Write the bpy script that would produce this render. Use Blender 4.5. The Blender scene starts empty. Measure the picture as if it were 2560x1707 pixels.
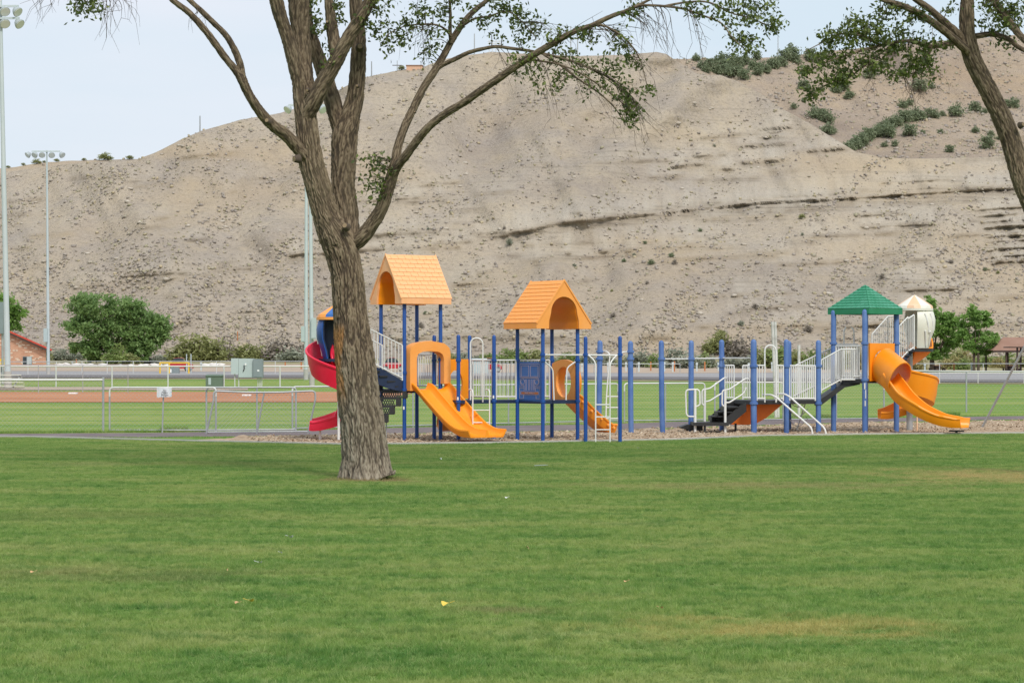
import bpy, math, random
import numpy as np
from mathutils import Vector, Matrix

random.seed(11)
SC = bpy.context.scene
COL = SC.collection
R = math.radians

# ------------------------------------------------------------------ camera, sky, sun, exposure
FPX, HORIZ, EYE = 6100.0, 900.0, 1.917          # focal length and horizon of the 2560 px wide photograph; eye height in metres
cd = bpy.data.cameras.new('camera')
cd.sensor_width = 36.0
cd.lens = FPX / 2560.0 * 36.0
cd.shift_y = (HORIZ - 853.5) / 2560.0
cd.clip_start = 0.5
cd.clip_end = 6000.0
cam = bpy.data.objects.new('camera', cd)
COL.objects.link(cam)
cam.location = (0, 0, EYE)
cam.rotation_euler = (R(90), 0, 0)
SC.camera = cam

SUN_ELEV, SUN_AZ = 46.0, 160.0                   # azimuth clockwise from +Y: behind the camera, to the right
W = bpy.data.worlds.new('World')
SC.world = W
W.use_nodes = True
wn, wl = W.node_tree.nodes, W.node_tree.links
wn.clear()
w_out = wn.new('ShaderNodeOutputWorld')
w_bg = wn.new('ShaderNodeBackground')
w_bg.inputs['Strength'].default_value = 0.1
w_sky = wn.new('ShaderNodeTexSky')
w_sky.sky_type = 'NISHITA'
w_sky.sun_disc = False
w_sky.sun_elevation = R(SUN_ELEV)
w_sky.sun_rotation = R(SUN_AZ)
w_sky.air_density = 1.0
w_sky.dust_density = 2.0
w_tc = wn.new('ShaderNodeTexCoord')
w_map = wn.new('ShaderNodeMapping')
w_map.inputs['Scale'].default_value = (1.0, 1.0, 6.0)
w_nz = wn.new('ShaderNodeTexNoise')
w_nz.inputs['Scale'].default_value = 3.0
w_nz.inputs['Detail'].default_value = 5.0
w_ramp = wn.new('ShaderNodeValToRGB')
w_ramp.color_ramp.elements[0].position = 0.35
w_ramp.color_ramp.elements[0].color = (5.95, 6.95, 7.8, 1)
w_ramp.color_ramp.elements[1].position = 0.68
w_ramp.color_ramp.elements[1].color = (7.1, 7.4, 8.1, 1)
w_mix = wn.new('ShaderNodeMix')
w_mix.data_type = 'RGBA'
w_mix.inputs[0].default_value = 0.9              # thin even cloud over the blue
wl.new(w_tc.outputs['Generated'], w_map.inputs[0])
wl.new(w_map.outputs[0], w_nz.inputs['Vector'])
wl.new(w_nz.outputs['Fac'], w_ramp.inputs[0])
wl.new(w_sky.outputs[0], w_mix.inputs[6])
wl.new(w_ramp.outputs[0], w_mix.inputs[7])
wl.new(w_mix.outputs[2], w_bg.inputs['Color'])
wl.new(w_bg.outputs[0], w_out.inputs['Surface'])

sd = bpy.data.lights.new('sun', 'SUN')
sd.energy = 2.25
sd.angle = R(12)
sd.color = (1.0, 0.955, 0.89)
sun = bpy.data.objects.new('sun', sd)
COL.objects.link(sun)
_a, _e = R(SUN_AZ), R(SUN_ELEV)
_to = Vector((math.sin(_a) * math.cos(_e), math.cos(_a) * math.cos(_e), math.sin(_e)))
sun.rotation_euler = (-_to).to_track_quat('-Z', 'Y').to_euler()
sun.location = _to * 60

SC.view_settings.view_transform = 'Standard'
SC.view_settings.look = 'None'
SC.view_settings.exposure = 0.27
SC.view_settings.gamma = 1.0
SC.view_settings.use_curve_mapping = False
SC.cycles.use_denoising = True
SC.cycles.denoising_prefilter = 'NONE'           # keep the fine grain of turf and scrub
SC.cycles.sample_clamp_indirect = 3.0
SC.cycles.sample_clamp_direct = 6.0
SC.cycles.max_bounces = 6
SC.cycles.transparent_max_bounces = 8

# ------------------------------------------------------------------ placing helpers
GZ = [(-200, 0.0), (80, 0.0), (150, 0.30), (260, 0.65), (340, 1.4), (440, 2.6), (2000, 2.6)]
def gz(Y):
    return float(np.interp(Y, [a for a, b in GZ], [b for a, b in GZ]))
def P(px, py, Y):
    """the point of the place that the photograph shows at pixel (px, py), Y metres away"""
    return Vector(((px - 1280.0) / FPX * Y, Y, EYE - (py - HORIZ) / FPX * Y))
def GP(px, Y, dz=0.0):
    return Vector(((px - 1280.0) / FPX * Y, Y, gz(Y) + dz))
def PG(px, py, dz=0.0):
    """the ground point (flat near field) under pixel (px, py)"""
    Y = EYE * FPX / (py - HORIZ)
    return Vector(((px - 1280.0) / FPX * Y, Y, dz))

# ------------------------------------------------------------------ noise (numpy gradient noise)
_rng = np.random.RandomState(5)
_perm = np.concatenate([_rng.permutation(256)] * 3)
_grad = _rng.normal(size=(256, 3)); _grad /= np.linalg.norm(_grad, axis=1)[:, None]
def noise3(p):
    p = np.asarray(p, float)
    i = np.floor(p).astype(int); f = p - i
    u = f * f * f * (f * (f * 6 - 15) + 10)
    i &= 255
    def g(dx, dy, dz):
        h = _perm[_perm[_perm[(i[:, 0] + dx) & 255] + ((i[:, 1] + dy) & 255)] + ((i[:, 2] + dz) & 255)]
        return (_grad[h & 255] * (f - np.array([dx, dy, dz]))).sum(1)
    x = u[:, 0]; y = u[:, 1]; z = u[:, 2]
    l = lambda a, b, t: a + (b - a) * t
    return 1.5 * l(l(l(g(0,0,0), g(1,0,0), x), l(g(0,1,0), g(1,1,0), x), y),
             l(l(g(0,0,1), g(1,0,1), x), l(g(0,1,1), g(1,1,1), x), y), z)
def fbm(p, octv=4, gain=0.5):
    p = np.asarray(p, float)
    a, s, t = 1.0, np.zeros(len(p)), 0.0
    for k in range(octv):
        s += a * noise3(p * 2.03 ** k + 17.3 * k); t += a; a *= gain
    return s / t
def smooth(a, b, x):
    t = np.clip((x - a) / (b - a), 0, 1)
    return t * t * (3 - 2 * t)

# ------------------------------------------------------------------ objects, parts and their properties
def tag(o, label=None, cat=None, group=None, kind=None):
    if label: o['label'] = label
    if cat: o['category'] = cat
    if group: o['group'] = group
    if kind: o['kind'] = kind
    return o
def thing(name, loc, label, cat, group=None):
    o = bpy.data.objects.new(name, None)
    o.empty_display_size = 0.2
    COL.objects.link(o)
    o.location = loc
    o['org'] = list(loc)
    return tag(o, label, cat, group)
def origin(parent):
    while parent.parent: parent = parent.parent
    return Vector(parent.location)
def link_mesh(name, me, mats, parent=None, smooth_angle=None):
    for m in (mats if isinstance(mats, (list, tuple)) else [mats]):
        me.materials.append(m)
    if smooth_angle is not None and len(me.polygons):
        me.polygons.foreach_set('use_smooth', np.ones(len(me.polygons), bool))
        if smooth_angle < 180: me.set_sharp_from_angle(angle=R(smooth_angle))
    o = bpy.data.objects.new(name, me)
    COL.objects.link(o)
    if parent is not None: o.parent = parent
    return o
def np_mesh(name, V, F, mats, parent=None, smooth_angle=None, attrs=None, loc=None):
    """V (n,3) world coordinates, F (m,3) or (m,4) indices"""
    V = np.asarray(V, np.float32); F = np.asarray(F, np.int32)
    if parent is not None: V = V - np.array(origin(parent), np.float32)
    elif loc is not None: V = V - np.array(loc, np.float32)
    me = bpy.data.meshes.new(name)
    k = F.shape[1]
    me.vertices.add(len(V)); me.vertices.foreach_set('co', V.ravel())
    me.loops.add(F.size); me.loops.foreach_set('vertex_index', F.ravel())
    me.polygons.add(len(F))
    me.polygons.foreach_set('loop_start', np.arange(0, F.size, k, dtype=np.int32))
    me.update(calc_edges=True)
    for an, (ty, dat) in (attrs or {}).items():
        at = me.attributes.new(an, ty, 'POINT')
        at.data.foreach_set('vector' if ty == 'FLOAT_VECTOR' else ('color' if ty == 'FLOAT_COLOR' else 'value'), np.asarray(dat, np.float32).ravel())
    o = link_mesh(name, me, mats, parent, smooth_angle)
    if parent is None and loc is not None: o.location = loc
    return o

class MB:
    """collects boxes, tubes, prisms and lofts and links them as one mesh object"""
    def __init__(s): s.v = []; s.f = []
    def add(s, vs, fs):
        b = len(s.v); s.v += [Vector(v) for v in vs]; s.f += [tuple(b + i for i in f) for f in fs]; return s
    def box(s, c, size, ax=None, ay=None, az=None):
        c = Vector(c); ax = Vector(ax or (1, 0, 0)); ay = Vector(ay or (0, 1, 0)); az = Vector(az or (0, 0, 1))
        x, y, z = [d / 2 for d in size]
        vs = [c + ax * (x * i) + ay * (y * j) + az * (z * k) for k in (-1, 1) for j in (-1, 1) for i in (-1, 1)]
        return s.add(vs, [(0, 2, 3, 1), (4, 5, 7, 6), (0, 1, 5, 4), (2, 6, 7, 3), (0, 4, 6, 2), (1, 3, 7, 5)])
    def beam(s, a, b, w, h, up=(0, 0, 1)):
        a, b = Vector(a), Vector(b); d = b - a; L = d.length; d.normalize()
        side = d.cross(Vector(up)).normalized(); u = side.cross(d)
        return s.box((a + b) / 2, (L, w, h), d, side, u)
    def tube(s, pts, r, n=10, caps=True, rounded=False):
        pts = [Vector(p) for p in pts]
        rs = list(r) if isinstance(r, (list, tuple)) else [r] * len(pts)
        if rounded:                                     # a domed end
            d = (pts[-1] - pts[-2]).normalized(); q = pts[-1]; rr = rs[-1]
            for k in (30, 60, 80): pts.append(q + d * rr * math.sin(R(k))); rs.append(rr * math.cos(R(k)))
        t0 = (pts[1] - pts[0]).normalized()
        ref = Vector((0, 0, 1)) if abs(t0.z) < 0.9 else Vector((1, 0, 0))
        u = t0.cross(ref).normalized()
        rings = []; b = len(s.v)
        for i, p in enumerate(pts):
            t = ((pts[min(i + 1, len(pts) - 1)] - p).normalized() + (p - pts[max(i - 1, 0)]).normalized()).normalized()
            u = (u - t * u.dot(t)).normalized(); w = t.cross(u)
            for k in range(n):
                a = 2 * math.pi * k / n
                s.v.append(p + (u * math.cos(a) + w * math.sin(a)) * rs[i])
        for i in range(len(pts) - 1):
            for k in range(n):
                s.f.append((b + i * n + k, b + i * n + (k + 1) % n, b + (i + 1) * n + (k + 1) % n, b + (i + 1) * n + k))
        if caps:
            s.f.append(tuple(b + k for k in reversed(range(n))))
            s.f.append(tuple(b + (len(pts) - 1) * n + k for k in range(n)))
        return s
    def prism(s, poly, d):
        """poly: planar 3-D outline; d: extrusion vector"""
        n = len(poly); poly = [Vector(p) for p in poly]; d = Vector(d)
        return s.add(poly + [p + d for p in poly], [tuple(reversed(range(n))), tuple(range(n, 2 * n))] +
                     [(i, (i + 1) % n, n + (i + 1) % n, n + i) for i in range(n)])
    def loft(s, secs, closed=True, caps=True):
        m = len(secs[0]); b = len(s.v)
        for q in secs: s.v += [Vector(p) for p in q]
        for i in range(len(secs) - 1):
            for k in range(m if closed else m - 1):
                s.f.append((b + i * m + k, b + i * m + (k + 1) % m, b + (i + 1) * m + (k + 1) % m, b + (i + 1) * m + k))
        if caps and closed:
            s.f.append(tuple(b + k for k in reversed(range(m)))); s.f.append(tuple(b + (len(secs) - 1) * m + k for k in range(m)))
        return s
    def plate_hole(s, outer, inner, d):
        """a slab between two outlines with the same number of points, d thick"""
        n = len(outer); d = Vector(d)
        vs = [Vector(p) for p in outer] + [Vector(p) for p in inner]; vs = vs + [v + d for v in vs]
        f = []
        for i in range(n):
            j = (i + 1) % n
            f += [(i, j, n + j, n + i), (2*n + i, 3*n + i, 3*n + j, 2*n + j), (i, 2*n + i, 2*n + j, j), (n + i, n + j, 3*n + j, 3*n + i)]
        return s.add(vs, f)
    def build(s, name, mat, parent=None, ang=40, loc=None):
        off = origin(parent) if parent is not None else Vector(loc or (0, 0, 0))
        me = bpy.data.meshes.new(name)
        me.from_pydata([v - off for v in s.v], [], s.f)
        me.update()
        import bmesh
        bm = bmesh.new(); bm.from_mesh(me); bmesh.ops.recalc_face_normals(bm, faces=bm.faces); bm.to_mesh(me); bm.free()
        o = link_mesh(name, me, mat, parent, ang)
        if parent is None and loc is not None: o.location = loc
        return o
def put(name, me, parent, M):
    """a light piece that shares its mesh; M is its world matrix"""
    o = bpy.data.objects.new(name, me); COL.objects.link(o); o.parent = parent
    o.matrix_local = Matrix.Translation(-origin(parent)) @ M
    return o
def children(o): return [c for c in o.children]
def copy_tree(o, parent=None):
    c = o.copy(); COL.objects.link(c)
    if parent is not None: c.parent = parent
    for ch in children(o): copy_tree(ch, c)
    return c
def spline(pts, n=6):
    """Catmull-Rom through points (any dimension) -> list of arrays"""
    q = [np.array(p, float) for p in pts]
    q = [2 * q[0] - q[1]] + q + [2 * q[-1] - q[-2]]
    out = []
    for i in range(1, len(q) - 2):
        for k in range(n):
            t = k / n
            out.append(0.5 * (2*q[i] + (q[i+1]-q[i-1])*t + (2*q[i-1]-5*q[i]+4*q[i+1]-q[i+2])*t*t + (3*q[i]-q[i-1]-3*q[i+1]+q[i+2])*t**3))
    out.append(q[-2]); return out

# ------------------------------------------------------------------ materials
def new_mat(name):
    m = bpy.data.materials.new(name); m.use_nodes = True
    n, l = m.node_tree.nodes, m.node_tree.links
    return m, n, l, n['Principled BSDF']
def _noise(n, l, vec, scale, detail=4, rough=0.55):
    t = n.new('ShaderNodeTexNoise'); t.inputs['Scale'].default_value = scale; t.inputs['Detail'].default_value = detail
    t.inputs['Roughness'].default_value = rough
    if vec is not None: l.new(vec, t.inputs['Vector'])
    return t.outputs['Fac']
def _ramp(n, l, fac, stops):
    r = n.new('ShaderNodeValToRGB'); e = r.color_ramp.elements
    while len(e) < len(stops): e.new(0.5)
    for k, (p, c) in enumerate(stops):
        e[k].position = p; e[k].color = (*c, 1) if len(c) == 3 else c
    l.new(fac, r.inputs[0]); return r.outputs[0]
def _mix(n, l, fac, a, b, mode='MIX'):
    m = n.new('ShaderNodeMix'); m.data_type = 'RGBA'; m.blend_type = mode
    for k, v in ((0, fac), (6, a), (7, b)):
        if hasattr(v, 'links'): l.new(v, m.inputs[k])
        elif k == 0: m.inputs[0].default_value = v
        else: m.inputs[k].default_value = (*v, 1)
    return m.outputs[2]
def _math(n, l, op, a, b=0.0, c=0.0):
    m = n.new('ShaderNodeMath'); m.operation = op
    for k, v in enumerate((a, b, c)):
        if hasattr(v, 'links'): l.new(v, m.inputs[k])
        else: m.inputs[k].default_value = v
    return m.outputs[0]
def _map(n, l, vec, scale=(1, 1, 1), rot=(0, 0, 0)):
    m = n.new('ShaderNodeMapping'); m.inputs['Scale'].default_value = scale; m.inputs['Rotation'].default_value = rot
    l.new(vec, m.inputs[0]); return m.outputs[0]
def _pos(n): return n.new('ShaderNodeNewGeometry').outputs['Position']
def _obj(n): return n.new('ShaderNodeTexCoord').outputs['Object']
def _attr(n, name, out='Fac'):
    a = n.new('ShaderNodeAttribute'); a.attribute_name = name; return a.outputs[out]
def _bump(n, l, b, h, strength=0.4, dist=0.02):
    k = n.new('ShaderNodeBump'); k.inputs['Strength'].default_value = strength; k.inputs['Distance'].default_value = dist
    l.new(h, k.inputs['Height']); l.new(k.outputs[0], b.inputs['Normal'])

def painted(name, col, rough=0.45, fade=None, fade_amt=0.5, scale=2.2, bump=0.05, metal=0.0, dirt=0.25):
    """weathered paint or moulded plastic: colour, slow fading, fine mottling"""
    m, n, l, b = new_mat(name)
    ob = _obj(n)
    fade = fade or tuple(min(1, c * 1.12 + 0.02) for c in col)
    f1 = _noise(n, l, ob, scale, 5)
    base = _mix(n, l, _math(n, l, 'MULTIPLY', _ramp(n, l, f1, [(0.38, (0,)*3), (0.68, (1,)*3)]), fade_amt), col, fade)
    f2 = _noise(n, l, _map(n, l, ob, (9, 9, 2.5)), 3.0, 6, 0.7)
    base = _mix(n, l, _math(n, l, 'MULTIPLY', _ramp(n, l, f2, [(0.55, (0,)*3), (0.8, (1,)*3)]), dirt), base, tuple(c * 0.6 for c in col))
    l.new(base, b.inputs['Base Color'])
    b.inputs['Metallic'].default_value = metal
    l.new(_math(n, l, 'MULTIPLY_ADD', f2, 0.25, rough - 0.1), b.inputs['Roughness'])
    if bump: _bump(n, l, b, _noise(n, l, ob, 40.0, 3), bump, 0.01)
    return m

M = {}
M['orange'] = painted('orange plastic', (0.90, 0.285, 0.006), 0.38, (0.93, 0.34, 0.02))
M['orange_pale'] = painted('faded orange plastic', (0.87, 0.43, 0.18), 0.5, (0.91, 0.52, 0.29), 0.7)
M['orange_mid'] = painted('sun worn orange plastic', (0.90, 0.350, 0.065), 0.45, (0.92, 0.42, 0.13))
M['orange_deep'] = painted('deep orange plastic', (0.90, 0.17, 0.004), 0.4, (0.93, 0.21, 0.01))
M['red'] = painted('red plastic', (0.78, 0.012, 0.050), 0.33, (0.84, 0.035, 0.09))
M['blue'] = painted('blue painted steel', (0.007, 0.062, 0.275), 0.35, (0.014, 0.09, 0.34))
M['blue_dark'] = painted('dark navy plastic', (0.008, 0.020, 0.060), 0.45)
M['blue_pl'] = painted('blue moulded plastic', (0.035, 0.13, 0.40), 0.4, (0.06, 0.19, 0.48))
M['blue_fade'] = painted('faded blue painted steel', (0.060, 0.135, 0.36), 0.5, (0.12, 0.21, 0.43), 0.8)
M['white'] = painted('white painted steel', (0.74, 0.74, 0.72), 0.4, (0.66, 0.65, 0.61))
M['cream'] = painted('cream moulded plastic', (0.76, 0.75, 0.66), 0.45, (0.68, 0.66, 0.55))
M['peach'] = painted('peach plastic', (0.80, 0.50, 0.30), 0.5, (0.82, 0.62, 0.46))
M['black'] = painted('black coated steel', (0.018, 0.018, 0.019), 0.5, (0.04, 0.04, 0.04))
M['green'] = painted('green plastic', (0.010, 0.185, 0.075), 0.45, (0.03, 0.25, 0.13))
M['green_pale'] = painted('pale green shingle plastic', (0.03, 0.24, 0.125), 0.5, (0.09, 0.34, 0.22), 0.7)
M['galv'] = painted('galvanised steel', (0.36, 0.375, 0.38), 0.42, (0.52, 0.53, 0.53), metal=0.35, scale=4)
M['galv_light'] = painted('bright galvanised rail', (0.66, 0.66, 0.63), 0.45, (0.54, 0.53, 0.50), metal=0.15, scale=4)
M['pole'] = painted('light pole steel', (0.47, 0.53, 0.54), 0.5, (0.56, 0.60, 0.60), metal=0.1, scale=0.6)
M['cab'] = painted('grey enamel cabinet', (0.40, 0.47, 0.47), 0.45, (0.46, 0.52, 0.51))
M['cab_dark'] = painted('dark grey enamel cabinet', (0.20, 0.24, 0.25), 0.45)
M['box_green'] = painted('green enamel box', (0.11, 0.155, 0.11), 0.5)
M['yellow'] = painted('yellow painted pipe', (0.72, 0.46, 0.03), 0.5)
M['rust'] = painted('orange brown stake', (0.42, 0.14, 0.04), 0.7)
M['concrete'] = painted('concrete', (0.42, 0.40, 0.37), 0.85, (0.52, 0.50, 0.47), scale=1.5, bump=0.3)
M['wood_dark'] = painted('dark brown timber', (0.055, 0.030, 0.020), 0.7)
M['shingle_brown'] = painted('brown roof covering', (0.27, 0.15, 0.105), 0.85, (0.33, 0.20, 0.15), scale=1.0)
M['red_metal'] = painted('red metal roofing', (0.52, 0.055, 0.03), 0.4)
M['glass_dark'] = painted('dark window glass', (0.03, 0.04, 0.045), 0.1)
M['peach_wall'] = painted('pale orange stucco', (0.60, 0.37, 0.25), 0.9)
M['stone_white'] = painted('white landscape rock', (0.62, 0.60, 0.57), 0.9)
M['car_red'] = painted('red car paint', (0.42, 0.02, 0.03), 0.25)
M['tyre'] = painted('black rubber', (0.015, 0.015, 0.016), 0.8)
M['lamp'] = painted('floodlight casing', (0.42, 0.46, 0.47), 0.35, metal=0.2)
M['lamp_glass'] = painted('floodlight lens', (0.66, 0.68, 0.66), 0.15)
M['wood_light'] = painted('weathered white timber', (0.62, 0.61, 0.58), 0.8, (0.42, 0.40, 0.37), 0.9, 6)
M['bench'] = painted('bleached bench boards', (0.60, 0.58, 0.50), 0.6, (0.5, 0.46, 0.36))
M['litter'] = painted('white paper scrap', (0.75, 0.76, 0.76), 0.7)
M['leaf_yellow'] = painted('fallen yellow leaf', (0.70, 0.50, 0.07), 0.6)
M['leaf_tan'] = painted('fallen tan leaf', (0.55, 0.33, 0.16), 0.7)
M['ink'] = painted('black lettering', (0.02, 0.02, 0.02), 0.6, bump=0)
M['engrave'] = painted('worn pinkish routed line', (0.36, 0.30, 0.36), 0.7)

def bark_mat():
    m, n, l, b = new_mat('furrowed bark')
    co = _attr(n, 'barkco', 'Vector')
    rid = _attr(n, 'ridge')
    n1 = _noise(n, l, _map(n, l, co, (14, 14, 3.0)), 1.0, 8, 0.7)
    base = _ramp(n, l, rid, [(0.0, (0.034, 0.023, 0.014)), (0.28, (0.112, 0.077, 0.046)), (0.60, (0.225, 0.168, 0.106)), (1.0, (0.300, 0.232, 0.152))])
    base = _mix(n, l, _ramp(n, l, n1, [(0.35, (0.55,)*3), (0.65, (0,)*3)]), base, (0.085, 0.060, 0.038))
    n2 = _noise(n, l, _map(n, l, co, (1.2, 1.2, 0.7)), 1.0, 3)
    base = _mix(n, l, _ramp(n, l, n2, [(0.45, (0,)*3), (0.75, (0.6,)*3)]), base, (0.24, 0.19, 0.12))
    grey = _attr(n, 'grey')
    base = _mix(n, l, grey, base, _ramp(n, l, rid, [(0.0, (0.060, 0.047, 0.033)), (0.35, (0.190, 0.157, 0.113)), (1.0, (0.315, 0.275, 0.207))]))
    base = _mix(n, l, _attr(n, 'wound'), base, _ramp(n, l, n1, [(0.3, (0.16, 0.065, 0.02)), (0.6, (0.36, 0.19, 0.07)), (0.8, (0.25, 0.16, 0.09))]))
    base = _mix(n, l, _attr(n, 'moss'), base, (0.05, 0.065, 0.02))
    l.new(base, b.inputs['Base Color']); b.inputs['Roughness'].default_value = 0.9
    _bump(n, l, b, n1, 0.9, 0.03)
    return m
M['bark'] = bark_mat()
M['bark_thin'] = painted('twig bark', (0.085, 0.062, 0.045), 0.9, (0.13, 0.10, 0.07), scale=3)
M['cut_wood'] = painted('sawn wood face', (0.30, 0.22, 0.13), 0.9, (0.22, 0.15, 0.09), scale=12)

def leaf_mat(name, dark, mid, light, transl=0.35, scale=0.8):
    """foliage: each leaf has its own tint (attribute), clumps drift slowly in hue"""
    m, n, l, b = new_mat(name)
    t = _attr(n, 'tint')
    f = _noise(n, l, _pos(n), scale, 3)
    v = _math(n, l, 'ADD', _math(n, l, 'MULTIPLY', t, 0.65), _math(n, l, 'MULTIPLY_ADD', f, 0.7, -0.17))
    c = _ramp(n, l, v, [(0.12, dark), (0.5, mid), (0.9, light)])
    l.new(c, b.inputs['Base Color']); b.inputs['Roughness'].default_value = 0.55
    tr = n.new('ShaderNodeBsdfTranslucent'); l.new(_mix(n, l, 0.5, c, light), tr.inputs['Color'])
    mx = n.new('ShaderNodeMixShader'); mx.inputs[0].default_value = transl
    l.new(b.outputs[0], mx.inputs[1]); l.new(tr.outputs[0], mx.inputs[2])
    l.new(mx.outputs[0], n['Material Output'].inputs['Surface'])
    return m
M['elm'] = leaf_mat('elm leaves', (0.030, 0.045, 0.012), (0.085, 0.120, 0.026), (0.22, 0.27, 0.06), 0.3, 2.0)
M['cottonwood'] = leaf_mat('cottonwood leaves', (0.110, 0.190, 0.062), (0.205, 0.335, 0.108), (0.33, 0.45, 0.17), 0.5, 0.5)
M['ash'] = leaf_mat('young tree leaves', (0.120, 0.225, 0.045), (0.205, 0.360, 0.080), (0.33, 0.48, 0.14), 0.5, 0.7)
M['juniper'] = leaf_mat('juniper needles', (0.115, 0.150, 0.080), (0.20, 0.245, 0.135), (0.31, 0.35, 0.21), 0.35, 0.5)
M['sage'] = leaf_mat('sage leaves', (0.14, 0.155, 0.105), (0.27, 0.295, 0.215), (0.40, 0.42, 0.33), 0.3, 0.5)
M['olive'] = leaf_mat('olive brush leaves', (0.15, 0.165, 0.055), (0.275, 0.295, 0.110), (0.41, 0.42, 0.19), 0.4, 0.5)
M['willow'] = leaf_mat('willow leaves', (0.10, 0.145, 0.04), (0.21, 0.29, 0.08), (0.35, 0.42, 0.15), 0.4, 0.5)
M['drybrush'] = leaf_mat('dry brush', (0.13, 0.11, 0.095), (0.24, 0.205, 0.17), (0.36, 0.32, 0.26), 0.2, 0.5)
M['drygrass'] = leaf_mat('dry grass', (0.20, 0.17, 0.06), (0.36, 0.31, 0.12), (0.50, 0.45, 0.22), 0.3, 0.5)
# ================================================================== ground, paths, hills
def gY(py):
    """distance at which the ground shows at row py"""
    ys = np.linspace(20, 420, 2000)
    r = HORIZ + (EYE - np.array([gz(y) for y in ys])) * FPX / ys
    return float(np.interp(-py, -r, ys))

def grass_colour(n, l):
    """turf colour from the place itself: lush and dry patches, worn spots"""
    pos = _pos(n)
    n1 = _noise(n, l, _map(n, l, pos, (0.30, 0.55, 1)), 1.0, 5, 0.6)
    n2 = _noise(n, l, _map(n, l, pos, (0.9, 1.5, 1)), 1.0, 5, 0.65)
    c = _ramp(n, l, n1, [(0.32, (0.150, 0.295, 0.058)), (0.44, (0.240, 0.380, 0.084)), (0.56, (0.335, 0.430, 0.115)), (0.70, (0.430, 0.460, 0.170))])
    c = _mix(n, l, _ramp(n, l, n2, [(0.34, (0.7,)*3), (0.50, (0,)*3)]), c, (0.100, 0.250, 0.050))
    c = _mix(n, l, _ramp(n, l, n2, [(0.52, (0,)*3), (0.80, (0.6,)*3)]), c, (0.46, 0.47, 0.18))
    n3 = _noise(n, l, _map(n, l, pos, (5.0, 2.6, 1)), 1.0, 5, 0.7)
    c = _mix(n, l, _ramp(n, l, n3, [(0.36, (0.65,)*3), (0.50, (0,)*3)]), c, (0.090, 0.225, 0.044))
    c = _mix(n, l, _ramp(n, l, n3, [(0.52, (0,)*3), (0.72, (0.7,)*3)]), c, (0.42, 0.48, 0.20))
    sep = n.new('ShaderNodeSeparateXYZ'); l.new(pos, sep.inputs[0])
    nz = _noise(n, l, _map(n, l, pos, (1.3, 1.9, 1)), 1.0, 8, 0.78)
    for (cx, cy, rx, ry, col, amt) in WORN:
        dx = _math(n, l, 'DIVIDE', _math(n, l, 'SUBTRACT', sep.outputs[0], cx), rx)
        dy = _math(n, l, 'DIVIDE', _math(n, l, 'SUBTRACT', sep.outputs[1], cy), ry)
        d = _math(n, l, 'SQRT', _math(n, l, 'ADD', _math(n, l, 'MULTIPLY', dx, dx), _math(n, l, 'MULTIPLY', dy, dy)))
        d = _math(n, l, 'ADD', d, _math(n, l, 'MULTIPLY_ADD', nz, 4.4, -2.2))
        k = _ramp(n, l, d, [(0.15, (amt,)*3), (0.62, (amt * .45,)*3), (1.15, (0, 0, 0))])
        c = _mix(n, l, k, c, col)
    return c, pos, sep
_w = lambda px, py: (PG(px, py).x, PG(px, py).y)
WORN = [(*_w(2530, 1192), 2.9, 3.2, (0.60, 0.47, 0.21), 0.95), (*_w(1900, 1216), 3.8, 1.5, (0.46, 0.40, 0.18), 0.75),
        (*_w(1980, 1572), 1.5, 0.95, (0.56, 0.47, 0.17), 0.85), (*_w(250, 1290), 2.6, 1.4, (0.27, 0.30, 0.10), 0.55),
        (*_w(920, 1203), 0.95, 0.65, (0.40, 0.28, 0.15), 1.0), (*_w(918, 1199), 0.75, 0.9, (0.38, 0.26, 0.14), 1.0), (*_w(300, 1440), 1.9, 1.2, (0.25, 0.25, 0.10), 0.5),
        (*_w(1250, 1530), 0.5, 0.35, (0.33, 0.28, 0.14), 0.6), (*_w(560, 1160), 3.5, 1.2, (0.26, 0.29, 0.10), 0.5)]

def ground_mat():
    m, n, l, b = new_mat('mown turf')
    c, pos, sep = grass_colour(n, l)
    c = _mix(n, l, 1.0, c, (.60, .60, .60), 'MULTIPLY')      # bare thatch between the blades
    far = _ramp(n, l, _math(n, l, 'DIVIDE', sep.outputs[1], 200.0), [(0.275, (0,)*3), (0.30, (1,)*3)])
    st = _noise(n, l, _map(n, l, pos, (0.012, 0.33, 1)), 1.0, 4, 0.6)
    f = _ramp(n, l, st, [(0.33, (0.095, 0.200, 0.036)), (0.44, (0.165, 0.265, 0.050)), (0.54, (0.250, 0.305, 0.074)), (0.68, (0.345, 0.345, 0.115))])
    fine = _noise(n, l, _map(n, l, pos, (2.0, 1.0, 1)), 1.0, 5, 0.7)
    f = _mix(n, l, _ramp(n, l, fine, [(0.35, (0.45,)*3), (0.6, (0,)*3)]), f, (0.105, 0.190, 0.036))
    c = _mix(n, l, far, c, f)
    l.new(c, b.inputs['Base Color']); b.inputs['Roughness'].default_value = 0.95
    b.inputs['Specular IOR Level'].default_value = 0.15
    _bump(n, l, b, _noise(n, l, pos, 9.0, 5, 0.7), 0.6, 0.05)
    return m
def earth_mat(name, stops, scale=0.5, bump=0.4, stretch=(1, 1, 1)):
    m, n, l, b = new_mat(name)
    pos = _pos(n)
    a = _noise(n, l, _map(n, l, pos, stretch), scale, 7, 0.68)
    c = _ramp(n, l, a, stops)
    l.new(c, b.inputs['Base Color']); b.inputs['Roughness'].default_value = 0.95
    b.inputs['Specular IOR Level'].default_value = 0.2
    _bump(n, l, b, _noise(n, l, pos, 6.0, 6, 0.7), bump, 0.05)
    return m
M['turf'] = ground_mat()
M['asphalt_path'] = earth_mat('old asphalt path', [(0.3, (0.13, 0.105, 0.105)), (0.55, (0.19, 0.155, 0.155)), (0.75, (0.25, 0.21, 0.20))], 0.9)
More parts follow.
